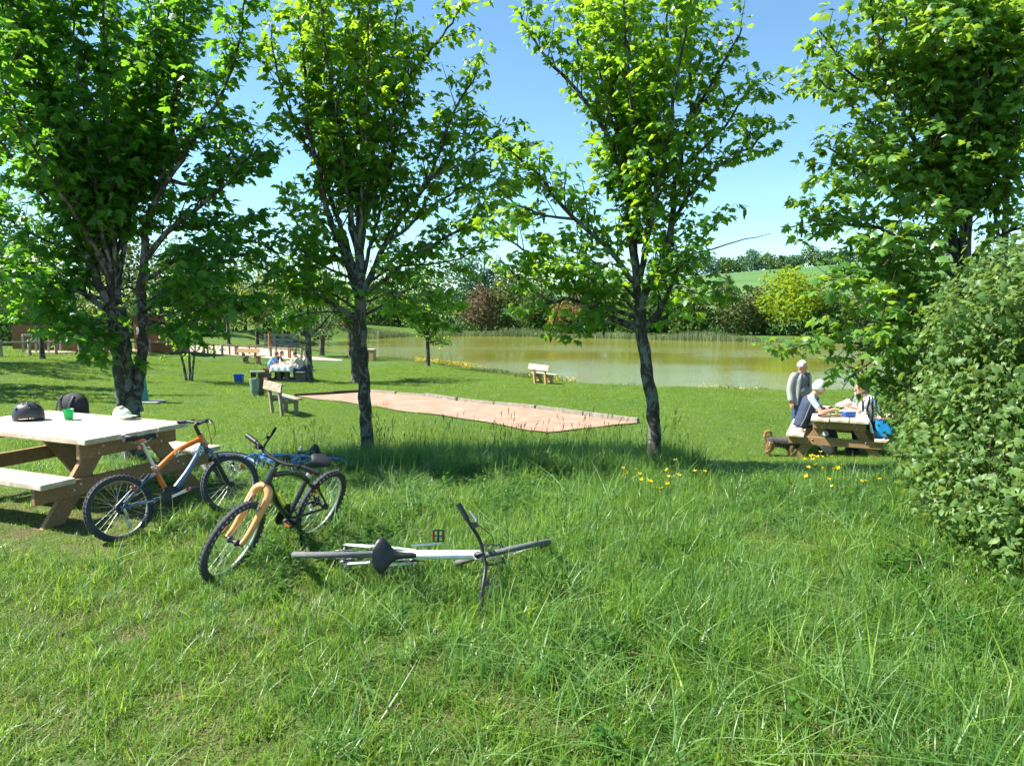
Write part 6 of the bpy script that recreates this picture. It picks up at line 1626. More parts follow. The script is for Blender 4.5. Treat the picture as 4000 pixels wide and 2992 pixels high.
t = thing('handrail', 'pale wooden handrail of the ramp behind the left rail fence', 'handrail', p0); inv = Matrix.Translation(p0).inverted()
for k in range(5):
    q = p0.lerp(p1, k / 4); q.z = gz(q.x, q.y); o = MB().box(q + Vector((0, 0, 0.42)), (0.08, 0.08, 0.95)).obj('post', PALEW, t); o.matrix_parent_inverse = inv
for k in range(4):
    a_, c_ = p0.lerp(p1, k / 4), p0.lerp(p1, (k + 1) / 4); o = MB().beam(Vector((a_.x, a_.y, gz(a_.x, a_.y) + 0.93 + 0.03 * k)), Vector((c_.x, c_.y, gz(c_.x, c_.y) + 0.96 + 0.03 * k)), 0.10, 0.11, ext=0.02).obj('rail', PALEW, t); o.matrix_parent_inverse = inv
PLANK = wood('hut_planks', (0.20, 0.085, 0.035), (0.36, 0.17, 0.075), 0.8, (30, 30, 1.5))
def boards(m, w, h, bw, depth=0.02, x0=0.0, z0=0.0, y=0.0, jit=0.015, holes=()):
    n = int(w / bw); 
    for i in range(n):
        x = x0 - w / 2 + (i + 0.5) * w / n; hh = h + RNG.uniform(-jit, jit); zs = [(0, hh)]
        for (hx0, hx1, hz0, hz1) in holes:
            if hx0 < x < hx1: zs = [(0, hz0), (hz1, hh)]
        for a_, c_ in zs:
            if c_ - a_ > 0.02: m.box((x, y + RNG.uniform(-0.004, 0.004), z0 + (a_ + c_) / 2), (w / n * 0.92, depth, c_ - a_))
p0 = gp(248, 1372); wd_ = 1.75 * 2
t = thing('plank_fence', 'tall reddish plank fence behind the slim maple at far left', 'fence', p0, R(6))
for k in range(3):
    m = MB(); boards(m, 1.72, 1.45, 0.13, 0.025); m.obj('board_panel', PLANK, t, Matrix.Translation(((k - 1) * 1.78, 0, 0)))
    MB().box((0, 0, 0.72), (0.10, 0.10, 1.60)).obj('post', BINB, t, Matrix.Translation(((k - 1) * 1.78 + 0.89, 0.06, 0)))
p0 = gp(632, 1374)
t = thing('plank_hut', 'small reddish plank hut with a serving hatch behind the forked maple', 'hut', p0, R(-8))
hw, hd_, hh_ = 2.3, 1.8, 2.15
m = MB(); boards(m, hw, hh_, 0.125, 0.03, y=-hd_ / 2, holes=((-0.35, 0.45, 1.15, 1.75),)); m.obj('front_wall', PLANK, t)
for s in (-1, 1):
    m = MB(); boards(m, hd_, hh_, 0.125, 0.03); m.xf(Matrix.Translation((s * hw / 2, 0, 0)) @ Matrix.Rotation(PI / 2, 4, 'Z')).obj('side_wall', PLANK, t)
m = MB(); boards(m, hw, hh_, 0.125, 0.03, y=hd_ / 2); m.obj('back_wall', PLANK, t)
board('roof', t, (hw + 0.4, hd_ + 0.5, 0.09), (0, 0, hh_ + 0.07), BINB)
board('hatch', t, (0.80, 0.02, 0.60), (0.05, -hd_ / 2 + 0.04, 1.45), plain('hatch_dark', (0.02, 0.028, 0.06), 0.4))
board('counter', t, (1.3, 0.30, 0.05), (0.0, -hd_ / 2 - 0.16, 0.62), PALEW)
board('notice', t, (0.32, 0.02, 0.42), (-0.80, -hd_ / 2 - 0.03, 1.30), CLOTH)
board('frame_post', t, (0.10, 0.06, 1.2), (-0.55, -hd_ / 2 - 0.03, 1.45), FENCE_O)
p0 = gp(1447, 1409)
t = thing('wooden_box', 'pale slatted wooden box beside the lake, half behind the lichen-patched trunk', 'box', p0, R(-12))
for (w, rz_, x, y) in ((0.62, 0, 0, -0.24), (0.62, 0, 0, 0.24), (0.46, PI / 2, 0.31, 0), (0.46, PI / 2, -0.31, 0)):
    m = MB(); boards(m, w, 0.74, 0.10, 0.025); m.xf(Matrix.Translation((x, y, 0)) @ Matrix.Rotation(rz_, 4, 'Z')).obj('slat_panel', WOOD_NEW, t)
board('lid', t, (0.72, 0.58, 0.04), (0, 0, 0.77), WOOD_SUNLIT)
p0, p1 = gp(1037, 1360), gp(1142, 1362)
GREYR = wood('grey_rail', (0.20, 0.205, 0.18), (0.32, 0.32, 0.29), 0.9)
t = thing('footbridge', 'grey timber footbridge with three-bar railing beyond the path', 'bridge', p0); inv = Matrix.Translation(p0).inverted()
for dz_, dy in ((0, 0), (0, 1.6)):
    for k in range(4):
        q = p0.lerp(p1, k / 3) + Vector((0, dy, 0)); o = MB().box(q + Vector((0, 0, 0.5)), (0.12, 0.10, 1.15)).obj('post', GREYR, t); o.matrix_parent_inverse = inv
    for zz in (0.30, 0.62, 0.98):
        o = MB().beam(p0 + Vector((0, dy - 0.07, zz)), p1 + Vector((0, dy - 0.07, zz)), 0.04, 0.13).obj('rail', GREYR, t); o.matrix_parent_inverse = inv
o = MB().box((p0 + p1) / 2 + Vector((0, 0.8, -0.02)), ((p1 - p0).length, 1.6, 0.10)).obj('deck', GREYR, t); o.matrix_parent_inverse = inv
p0 = gp(1053, 1364); t = thing('signpost', 'upright orange-brown post standing in front of the footbridge', 'post', p0); MB().tube([(0, 0, -0.1), (0, 0, 1.15), (0, 0, 1.2)], [0.09, 0.08, 0.06], 10).obj('post', FENCE_O, t); board('cap', t, (0.2, 0.2, 0.05), (0, 0, 1.22), FENCE_O)
p0 = gp(832, 1412); t = thing('leaning_stake', 'short leaning wooden stake in the lawn right of the sapling', 'stake', p0); MB().tube([(0, 0, -0.05), (0.05, 0, 0.16), (0.09, 0, 0.5)], [0.012, 0.012, 0.012], 6).obj('rod', STEEL, t); MB().beam((0.07, 0, 0.20), (0.12, 0, 0.55), 0.10, 0.08).obj('block', BINB, t)
p0 = gp(958, 1424); t = thing('marker_post', 'small red and white marker post in front of the new bench', 'marker', p0); MB().box((0, 0, 0.08), (0.025, 0.025, 0.22)).obj('stem', STEEL, t)
for k, mt in enumerate(('red', 'white', 'red', 'red')): MB().box((-0.06 + 0.01 * k, 0, 0.56 - 0.12 * k), (0.15, 0.02, 0.115)).obj('panel', plain('marker_red', (0.30, 0.045, 0.03), 0.6) if mt == 'red' else plain('marker_white', (0.5, 0.52, 0.48), 0.6), t)

# ------------------------------------------------------------------ lunch on the right table
RT_TOP = 0.752
def rt_at(px, py, z=RT_TOP):
    d = ray(px, py); k = (RTC.z + z - CAM_H) / d.z; return Vector((d.x * k, d.y * k, RTC.z + z))
LIME_C = plain('lime_plastic', (0.20, 0.62, 0.03), 0.35, 0, 0.05)
cup('lime green cup among the lunch things on the far table', rt_at(3267, 1614), LIME_C, 0.12, 0.052)
b = thing('plastic_box', 'blue plastic food box at the near edge of the far table', 'food box', rt_at(3314, 1628), R(6))
MB().rbox((0, 0, 0.05), (0.20, 0.14, 0.095), 0.015).obj('box_body', BTUB, b); MB().rbox((0.0, 0.0, 0.103), (0.21, 0.15, 0.014), 0.005).obj('lid', CLOTH, b)
b = thing('bowl', 'grey bowl on the far table near the seated person with white hair', 'bowl', rt_at(3241, 1612)); MB().lathe([(0.04, 0), (0.09, 0.06), (0.095, 0.06), (0.085, 0.055), (0.035, 0.008)], 22).obj('body', plain('bowl_grey', (0.36, 0.39, 0.41), 0.4), b)
a = NT('bottle_glass'); gl = a.pbr((0.80, 0.90, 0.88), 0.04, 0, None, 0.5, Transmission_Weight=0.85, Alpha=1.0); GLASS = a.done(gl)
b = thing('glass_bottle', 'clear glass bottle with white label standing at the far end of the far table', 'bottle', rt_at(3338, 1603))
MB().lathe([(0.038, 0), (0.042, 0.01), (0.042, 0.19), (0.03, 0.235), (0.015, 0.26), (0.014, 0.315)], 20).obj('glass', GLASS, b)
MB().lathe([(0.0428, 0.06), (0.0428, 0.15)], 20, cap=False).obj('paper_label', CLOTH, b); MB().lathe([(0.017, 0.30), (0.017, 0.335), (0, 0.335)], 12).obj('cap', CLOTH, b)
b = thing('drinking_glass', 'drinking glass right of the clear bottle on the far table', 'glass', rt_at(3356, 1602)); MB().lathe([(0.03, 0), (0.036, 0.12), (0.034, 0.12), (0.028, 0.008), (0, 0.008)], 18).obj('glass', GLASS, b)
b = thing('rhubarb_bundle', 'bundle of red and green rhubarb stalks on the far table', 'rhubarb', rt_at(3240, 1628), R(8))
RH_R = plain('rhubarb_red', (0.22, 0.04, 0.05), 0.6); RH_G = plain('rhubarb_green', (0.22, 0.26, 0.10), 0.6)
rq = random.Random(5)
for k in range(16):
    y0 = rq.uniform(-0.05, 0.05); m = MB().tube([(-0.20 + rq.uniform(-0.03, 0.05), y0 - 0.02, 0.012 + rq.uniform(0, 0.03)), (0, y0 + rq.uniform(-0.02, 0.02), 0.02 + rq.uniform(0, 0.03)), (0.22 + rq.uniform(-0.06, 0.04), y0 + rq.uniform(-0.05, 0.05), 0.012 + rq.uniform(0, 0.03))], 0.0095, 6); m.obj('stalk', RH_R if k % 3 else RH_G, b)
b = thing('paper_sheet', 'white paper spread over the near end of the far table', 'paper', rt_at(3205, 1622), R(-24)); MB().rbox((0.02, 0.03, 0.003), (0.22, 0.24, 0.004), 0.001).obj('sheet', CLOTH, b)
b = thing('paper_sheet', 'white paper under the blue food box and bottle on the far table', 'paper', rt_at(3330, 1613), R(20)); MB().rbox((0, 0.02, 0.002), (0.30, 0.5, 0.003), 0.001).obj('sheet', CLOTH, b)
b = thing('bread_bag', 'pale crumpled bread bag in the middle of the far table', 'bag', rt_at(3302, 1589), R(30)); link('bag_body', remeshed(MB().ellipsoid((0, 0, 0.05), (0.24, 0.10, 0.06)).ellipsoid((0.12, 0.02, 0.07), (0.13, 0.09, 0.075)).ellipsoid((-0.15, 0, 0.04), (0.12, 0.08, 0.045)), 'bag_body', [plain('bread_bag', (0.62, 0.60, 0.50), 0.7, 0, 0.1, 10, 0.5, 30)], 0.014, 3), b)
# cloth hanging over the right edge
V = []; F = []
for i in range(13):
    for j in range(9):
        x = -0.92 + 0.42 * i / 12; y = -0.25 - 0.42 * j / 8; o_ = max(0, -0.456 - y)
        V.append((x + 0.015 * math.sin(j * 2 + i), -0.456 - o_ * 0.25 - 0.02 * math.sin(i * 1.6) * min(1, o_ * 9) if o_ else y, RT_TOP + 0.004 - o_ * 0.95))
for i in range(12):
    for j in range(8): F.append((i * 9 + j, (i + 1) * 9 + j, (i + 1) * 9 + j + 1, i * 9 + j + 1))
t = thing('hanging_cloth', 'white cloth hanging over the right edge of the far table', 'cloth', RTC, RT_RZ); m = MB(); m.add(V, F, True); o = m.obj('cloth', CLOTH, t); o.modifiers.new('t', 'SOLIDIFY').thickness = 0.004
# cooler bag on the right seat
COOL = plain('cooler_blue', (0.012, 0.22, 0.52), 0.45, 0, 0.2, 6, 0.3, 20)
cp_ = RTM @ Vector((-0.55, -0.70, 0.455))
t = thing('cooler_bag', 'bright blue cooler bag with red rim on the right seat of the far table', 'cooler bag', cp_, RT_RZ)
link('bag_body', remeshed(MB().rbox((0, 0, 0.17), (0.46, 0.26, 0.34), 0.04), 'bag_body', [COOL], 0.02, 2), t)
MB().tube([(-0.235, -0.135, 0.335), (0.235, -0.135, 0.345), (0.235, 0.135, 0.345), (-0.235, 0.135, 0.335)], 0.012, 6, closed=True).obj('rim', plain('rim_red', (0.45, 0.07, 0.03), 0.5), t)
MB().rbox((0, 0, 0.345), (0.42, 0.22, 0.03), 0.01).obj('liner', CLOTH, t)
# pack under the table, hat on the seat
t = thing('backpack', 'dark grey-green backpack with a white round badge under the far table', 'backpack', RTM @ Vector((-0.35, 0.18, -0.02)), RT_RZ - PI / 2)
link('pack_body', remeshed(MB().rbox((0, 0, 0.24), (0.34, 0.22, 0.46), 0.09).ellipsoid((0, 0.05, 0.40), (0.16, 0.11, 0.14)), 'pack_body', [plain('pack_cloth', (0.045, 0.06, 0.055), 0.8, 0, 0.2, 9)], 0.014, 5), t)
MB().ellipsoid((-0.03, -0.12, 0.44), (0.05, 0.012, 0.05), 16, 8).obj('badge', CLOTH, t)
t = thing('cloth_hat', 'small flat beige hat on the left seat of the far table', 'hat', RTM @ Vector((-0.62, 0.66, 0.455))); MB().lathe([(0.15, 0), (0.152, 0.008), (0.09, 0.02), (0.085, 0.05), (0.05, 0.065), (0, 0.065)], 20).obj('crown', plain('hat_beige', (0.38, 0.33, 0.26), 0.9), t)

# ------------------------------------------------------------------ hedge at the right edge
HEDGE = leaf_mat('hedge_leaf', (0.032, 0.095, 0.020), (0.180, 0.285, 0.080), (0.32, 0.46, 0.08), 0.36, 0.45, clump=1.6, spec=0.35)
hedge_b = Vector((4.2, 6.0, gz(4.2, 6.0)))
rr = np.random.default_rng(900)
lobes = []
for (px, py, Y, r_) in [(3990, 1170, 6.3, 0.62), (3840, 1290, 6.5, 0.55), (3930, 1380, 5.9, 0.62), (3760, 1420, 6.8, 0.48), (3640, 1545, 7.4, 0.42), (3720, 1600, 6.6, 0.46), (3860, 1560, 5.9, 0.55), (3700, 1750, 6.3, 0.40), (3830, 1780, 5.6, 0.50), (3980, 1700, 5.2, 0.6),
                        (3780, 1910, 5.4, 0.37), (3930, 1930, 5.0, 0.46), (3850, 2030, 5.0, 0.33), (3960, 2110, 4.8, 0.36), (4080, 2060, 4.6, 0.42), (4120, 1500, 5.6, 0.7), (4100, 1250, 6.0, 0.7), (3620, 1640, 8.2, 0.45), (3700, 1500, 8.4, 0.55), (3850, 1350, 8.2, 0.7), (3560, 1560, 9.2, 0.40), (3640, 1780, 7.0, 0.34), (4050, 2180, 4.5, 0.3)]:
    c_ = at(px, py, Y); lobes.append((tuple(c_), (r_, r_ * 1.05, r_ * 0.9)))
big = list(lobes)
for c_, r_ in big:
    for _ in range(5):
        d_ = rr.normal(0, 1, 3); d_ /= np.linalg.norm(d_); k_ = rr.uniform(0.25, 0.5)
        lobes.append((tuple(np.array(c_) + d_ * np.array(r_) * rr.uniform(0.75, 1.0)), tuple(np.array(r_) * k_ * np.array([1, 1, rr.uniform(0.6, 1.2)]))))
A, M, S = leafmass(rr, lobes, 25000, (0.030, 0.080), inner=0.28)
jit = rr.normal(0, 1, (len(A), 3)) * 0.06 * (rr.random((len(A), 1)) ** 2); A = A + jit
# arching shoots that break the outline
shoots = []
for c_, r_ in big:
    for _ in range(4):
        d_ = rr.normal(0, 1, 3); d_[2] = abs(d_[2]) * 0.8 + 0.2; d_ /= np.linalg.norm(d_); p_ = np.array(c_) + d_ * np.array(r_) * 0.85; l_ = rr.uniform(0.2, 0.5)
        t_ = np.linspace(0, 1, 9)[:, None]; cv = p_ + d_ * l_ * t_ + np.array([0, 0, -0.35 * l_]) * t_ ** 2
        shoots.append((cv, np.linspace(0.004, 0.0015, 9)))
        o_ = rr.normal(0, 1, (16, 3)); A = np.concatenate([A, np.repeat(cv[1:], 2, axis=0) + o_ * 0.012])
        M = np.concatenate([M, frames(o_ + d_ * 0.5 - [0, 0, 0.3], rr.normal(0, 0.4, (16, 3)) + [0, 0, 1])]); S = np.concatenate([S, rr.uniform(0.035, 0.07, 16)])
g_ = ground(A[:, 0], A[:, 1]); ok = A[:, 2] > g_ + 0.02; A, M, S = A[ok], M[ok], S[ok]
view = A - np.array([0, 0, CAM_H]); dist = np.linalg.norm(view, axis=1); facing = np.abs((M[:, :, 2] * view).sum(1) / dist)
score = np.where(np.abs(A[:, 0] / A[:, 1]) < 0.70, S / dist ** 3 * (0.25 + facing), 0)
pick = np.argsort(-score)[:300]; rest = np.ones(len(A), bool); rest[pick] = False
t = thing('bramble_hedge', 'thick light-green bramble hedge filling the right edge of the meadow', 'hedge', hedge_b); inv = Matrix.Translation(hedge_b).inverted()
lob_ = rr.random(len(A)) < 0.45
V, F = merge([stamp(OVAL, A[rest & ~lob_], M[rest & ~lob_], S[rest & ~lob_]), stamp(LT[1], A[rest & lob_], M[rest & lob_], S[rest & lob_] * 1.05)]); o = tag(link('foliage', np_mesh('foliage', V, F, HEDGE), t), kind='stuff'); o.matrix_parent_inverse = inv
curves = list(shoots)
for c_, r_ in big:
    for _ in range(6):
        e = np.array(c_) + rr.normal(0, 0.3, 3) * np.array(r_); b0 = np.array([c_[0] + 0.35 + rr.normal(0, 0.1), c_[1] + 0.3 + rr.normal(0, 0.1), gz(c_[0], c_[1]) - 0.03]); mid = (b0 + e) / 2 + rr.normal(0, 0.12, 3)
        curves.append((np.array([b0, mid, e, e + rr.normal(0, 0.08, 3) + [0, 0, 0.12]]), [0.010, 0.007, 0.005, 0.002]))
V, F = tubes_np(curves, 4); o = tag(link('stems', np_mesh('stems', V, F, TWIG, True), t), kind='stuff'); o.matrix_parent_inverse = inv
lm = [np_mesh('leaf', *OVAL, HEDGE), np_mesh('leaf', *LT[1], HEDGE)]
for i in pick:
    o = bpy.data.objects.new('leaf', lm[int(lob_[i])]); COL.objects.link(o); mw = Matrix.Identity(4)
    for r_ in range(3):
        for c_ in range(3): mw[r_][c_] = float(M[i][r_][c_] * S[i])
        mw[r_][3] = float(A[i][r_])
    o.parent = t; o.matrix_basis = inv @ mw

# ------------------------------------------------------------------ flowers in the long grass
PETAL = leaf_mat('buttercup_petal', (0.62, 0.44, 0.01), (0.78, 0.60, 0.02), (0.7, 0.55, 0.02), 0.3, 0.3)
STEMG = plain('flower_stem', (0.06, 0.12, 0.02), 0.7)
m = MB()
for k in range(5):
    q = Matrix.Rotation(k * 2 * PI / 5, 3, 'Z'); m.add([q @ Vector(v) for v in ((0.002, 0, 0), (0.014, -0.009, 0.007), (0.020, 0, 0.014), (0.014, 0.009, 0.007))], [(0, 1, 2, 3)])
m.lathe([(0.0, 0.006), (0.005, 0.005), (0.006, 0.001)], 8, cap=False); PET = m.mesh('petals', PETAL)
STEMME = MB().tube([(0, 0, -0.42), (0.006, 0, -0.2), (0, 0, 0.0)], 0.0016, 5).mesh('stem', STEMG)
def flower(px, py, lab, grp, hgt=0.38, s=1.1):
    best = None
    for Y in np.linspace(6.5, 12, 120):
        p = at(px, py, float(Y)); dz = p.z - gz(p.x, p.y)
        if best is None or abs(dz - hgt) < best[0]: best = (abs(dz - hgt), p)
    p = best[1]
    t = thing('buttercup', lab, 'flower', p, RNG.uniform(0, 6), grp)
    o = link('petals', PET, t); o.rotation_euler = (RNG.uniform(-0.2, 0.9), RNG.uniform(-0.4, 0.4), 0); o.scale = (s,) * 3
    o = link('stem', STEMME, t)
for x, y in [(1335, 345), (1360, 338), (1280, 378), (1370, 380), (1412, 352), (1455, 350), (1443, 303), (1560, 352), (1400, 428), (1320, 460), (1468, 468), (1585, 473), (1622, 460), (1662, 430), (1300, 548), (1527, 580), (1705, 570), (1858, 598), (1900, 595), (2040, 578), (1570, 648)]:
    flower(2650 + x / 2.602, 1650 + y / 2.602, 'yellow buttercup in the long grass before the far picnic table', 'buttercups before the far picnic table', 0.36)
for x, y in [(2137, 1767), (2433, 1830), (2446, 1842), (2447, 1850), (2484, 1834), (2497, 1852), (2504, 1875), (2531, 1878), (2543, 1883), (2562, 1907), (2583, 1908), (2609, 1862), (2609, 1888), (2653, 1858), (2606, 1836), (2637, 1798), (2752, 1842), (2715, 1841)]:
    flower(x, y, 'yellow buttercup in the grass round the foot of the leaning maple', 'buttercups round the leaning maple', 0.30)
p = at(1172, 1753, 7.1); t = thing('dandelion_clock', 'white dandelion seed head beside the saddle of the blue bicycle', 'flower', p)
rq = np.random.default_rng(4); D = rq.normal(0, 1, (90, 3)); D /= np.linalg.norm(D, axis=1, keepdims=True)
V, F = tubes_np([(np.array([d * 0.004, d * 0.024]), [0.0008, 0.0022]) for d in D], 3); tag(link('seed_head', np_mesh('seed_head', V, F, CLOTH), t), kind='stuff'); MB().tube([(0, 0, 0), (0.01, 0, -0.15), (0.0, 0, p.z * -1 + gz(p.x, p.y))], 0.002, 5).obj('stem', STEMG, t)

# ================================================================== GRASS (ground cover, geometry nodes)
GRASS = leaf_mat('meadow_grass', (0.032, 0.105, 0.010), (0.195, 0.325, 0.042), (0.36, 0.57, 0.05), 0.40, 0.42, clump=1.4, spec=0.4)
GRASS_B = leaf_mat('meadow_grass_blue', (0.025, 0.098, 0.016), (0.170, 0.300, 0.085), (0.27, 0.50, 0.08), 0.38, 0.38, clump=1.4, spec=0.45)
GRASS_P = leaf_mat('meadow_grass_pale', (0.085, 0.185, 0.045), (0.24, 0.38, 0.13), (0.36, 0.56, 0.12), 0.38, 0.4, clump=1.4, spec=0.4)
STRAW = leaf_mat('straw', (0.24, 0.22, 0.10), (0.42, 0.38, 0.22), (0.42, 0.40, 0.16), 0.35, 0.5, clump=0.9)
WEED = leaf_mat('weed_leaf', (0.030, 0.105, 0.015), (0.085, 0.190, 0.028), (0.20, 0.42, 0.03), 0.40, 0.42, clump=0.9)
LAWN = leaf_mat('lawn_grass', (0.075, 0.160, 0.014), (0.205, 0.300, 0.040), (0.34, 0.48, 0.04), 0.38, 0.45, clump=0.6)

def grass_clump(rr, n, rad, h, wd, lean, curl, segs=3):
    V = []; F = []; b = 0
    for _ in range(n):
        a = rr.uniform(0, 2 * PI); r = rad * math.sqrt(rr.random()); p = np.array([math.cos(a) * r, math.sin(a) * r, -0.01])
        H = rr.uniform(*h); w = rr.uniform(*wd); ln = rr.normal(0, lean); dr = rr.uniform(0, 2 * PI)
        o = np.array([math.cos(dr), math.sin(dr), 0]); s = np.array([-o[1], o[0], 0]); tw = rr.normal(0, 0.5); s = s * math.cos(tw) + o * math.sin(tw)
        c = abs(rr.normal(0, curl))
        for k in range(segs + 1):
            t = k / segs; off = o * H * (ln * t + c * t * t); z = H * (t - 0.45 * min(c, 1.4) * t * t)
            q = p + off + np.array([0, 0, max(z, 0.004)])
            ww = w * (1 - t) ** 0.6 * (0.7 + 0.3 * math.sin(PI * min(1, t * 1.5)))
            if k < segs: V += [q - s * ww / 2, q + s * ww / 2]
            else: V.append(q)
        for k in range(segs - 1): F += [(b + 2*k, b + 2*k + 1, b + 2*k + 3), (b + 2*k, b + 2*k + 3, b + 2*k + 2)]
        k = segs - 1; F.append((b + 2*k, b + 2*k + 1, b + 2*segs))
        b += 2 * segs + 1
    return np.array(V), np.array(F)
def stalk_clump(rr, n, h):
    curves = []; parts = []
    for _ in range(n):
        p = rr.normal(0, 0.05, 2); H = rr.uniform(*h); l = rr.normal(0, 0.14, 2) * H
        pts = np.array([(p[0], p[1], 0), (p[0] + l[0] * 0.3, p[1] + l[1] * 0.3, H * 0.55), (p[0] + l[0], p[1] + l[1], H)])
        curves.append((pts, [0.0016, 0.0013, 0.001]))
        m = 7; hp = pts[2] - (pts[2] - pts[1]) * np.linspace(0, 0.28, m)[:, None]
        curves.append((hp, 0.0048 * np.sin(np.linspace(0.25, 3.0, m))))
    V, F = tubes_np(curves, 3)
    return V, np.concatenate([F[:, [0, 1, 2]], F[:, [0, 2, 3]]])
def weed_clump(rr, n, h, leaf):
    parts = []; curves = []
    for _ in range(n):
        p = rr.normal(0, 0.06, 2); H = rr.uniform(*h); l = rr.normal(0, 0.15, 2) * H
        A = []; D = []
        for k in range(int(H / 0.035)):
            t = k / (H / 0.035); a = k * 2.4
            A.append((p[0] + l[0] * t * t, p[1] + l[1] * t * t, H * t)); D.append((math.cos(a), math.sin(a), rr.uniform(0.0, 0.8)))
        A = np.array(A); D = np.array(D)
        M = frames(D, np.stack([-D[:, 0] * 0.5, -D[:, 1] * 0.5, np.ones(len(D))], -1))
        parts.append(stamp(OVAL, A, M, rr.uniform(*leaf, len(A)) * (1.1 - 0.5 * np.linspace(0, 1, len(A)))))
        curves.append((np.array([(p[0], p[1], 0), (p[0] + l[0] * 0.3, p[1] + l[1] * 0.3, H * 0.55), (p[0] + l[0], p[1] + l[1], H)]), [0.003, 0.0025, 0.0015]))
    V, F = tubes_np(curves, 3)
    parts.append((V, np.concatenate([F[:, [0, 1, 2]], F[:, [0, 2, 3]]])))
    return merge(parts)
def proto_set(cname, items):
    c = bpy.data.collections.new(cname)
    for k, (V, F, mat) in enumerate(items):
        o = bpy.data.objects.new('%s_%02d' % (cname, k), np_mesh('%s_%02d' % (cname, k), V, F, mat)); c.objects.link(o)
    return c
def scatter(name, label, cat, coll, pos, idx, rot, scl):
    n = len(pos); me = bpy.data.meshes.new(name); me.vertices.add(n); me.vertices.foreach_set('co', np.asarray(pos, np.float32).ravel())
    at_ = me.attributes.new('pick', 'INT', 'POINT'); at_.data.foreach_set('value', np.asarray(idx, np.int32))
    at_ = me.attributes.new('turn', 'FLOAT_VECTOR', 'POINT'); at_.data.foreach_set('vector', np.asarray(rot, np.float32).ravel())
    at_ = me.attributes.new('grow', 'FLOAT_VECTOR', 'POINT'); at_.data.foreach_set('vector', np.asarray(scl, np.float32).ravel())
    o = link(name, me); tag(o, label, cat, kind='stuff')
    g = bpy.data.node_groups.new(name, 'GeometryNodeTree')
    g.interface.new_socket('Geometry', in_out='INPUT', socket_type='NodeSocketGeometry'); g.interface.new_socket('Geometry', in_out='OUTPUT', socket_type='NodeSocketGeometry')
    N = g.nodes.new; gi = N('NodeGroupInput'); go = N('NodeGroupOutput'); ip = N('GeometryNodeInstanceOnPoints'); ci = N('GeometryNodeCollectionInfo')
    ci.inputs['Collection'].default_value = coll; ci.inputs['Separate Children'].default_value = True; ci.inputs['Reset Children'].default_value = True
    ip.inputs['Pick Instance'].default_value = True
    def attr(nm, ty):
        a_ = N('GeometryNodeInputNamedAttribute'); a_.data_type = ty; a_.inputs[0].default_value = nm
        return [s_ for s_ in a_.outputs if s_.enabled and s_.name == 'Attribute'][0]
    er = N('FunctionNodeEulerToRotation')
    L = g.links.new
    L(gi.outputs[0], ip.inputs['Points']); L(ci.outputs[0], ip.inputs['Instance']); L(attr('pick', 'INT'), ip.inputs['Instance Index'])
    L(attr('turn', 'FLOAT_VECTOR'), er.inputs[0]); L(er.outputs[0], ip.inputs['Rotation']); L(attr('grow', 'FLOAT_VECTOR'), ip.inputs['Scale'])
    L(ip.outputs[0], go.inputs[0])
    md = o.modifiers.new('scatter', 'NODES'); md.node_group = g
    return o

rr = np.random.default_rng(77)
items = []
for k in range(5): items.append((*grass_clump(rr, 40, 0.14, (0.05, 0.13), (0.005, 0.011), 0.9, 1.1), GRASS))            # 0-4 short tangle
for k in range(6): items.append((*grass_clump(rr, 26, 0.12, (0.10, 0.25), (0.006, 0.013), 0.55, 0.9, 4), (GRASS, GRASS_B)[k % 2]))   # 5-10 medium
for k in range(6): items.append((*grass_clump(rr, 18, 0.11, (0.20, 0.42), (0.006, 0.014), 0.34, 0.8, 5), (GRASS, GRASS_B)[k % 2]))   # 11-16 tall
for k in range(3): items.append((*stalk_clump(rr, 5, (0.38, 0.66)), WEED))                                                  # 17-19 seed stalks
for k in range(3): items.append((*weed_clump(rr, 4, (0.14, 0.34), (0.05, 0.09)), WEED))                                    # 20-22 broad-leaved weeds
for k in range(3): items.append((*grass_clump(rr, 12, 0.13, (0.06, 0.22), (0.003, 0.006), 0.7, 0.6), STRAW))               # 23-25 straw
for k in range(3): items.append((*grass_clump(rr, 11, 0.10, (0.24, 0.42), (0.007, 0.014), 0.45, 1.3, 6), GRASS_P))           # 26-28 long arching blades
for k in range(2): items.append((*weed_clump(rr, 7, (0.10, 0.22), (0.06, 0.11)), WEED))                                    # 29-30 low leafy patches
meadow = proto_set('meadow_proto', items)
def frustum_points(rr, n, y0, y1, margin=0.6, power=1.0):
    out = []
    while sum(len(o) for o in out) < n:
        y = y0 + (y1 - y0) * rr.random(n) ** power; x = rr.uniform(-1, 1, n) * (0.70 * y1 + margin)
        k = np.abs(x) < 0.70 * y + margin
        out.append(np.stack([x[k], y[k]], -1))
    return np.concatenate(out)[:n]
def vnoise(x, y, s, seed):
    r_ = np.random.default_rng(seed); t = np.zeros_like(x)
    for _ in range(7):
        a_ = r_.uniform(0, 2 * PI); k = s * r_.uniform(0.5, 1.6); t += np.sin(x * math.cos(a_) * k + y * math.sin(a_) * k + r_.uniform(0, 6))
    return t / 3.2
TABLE_C = Vector((-4.2, 6.75))
P2 = frustum_points(rr, 20500, 2.0, 12.2, margin=1.6)
x, y = P2[:, 0], P2[:, 1]; n = len(x)
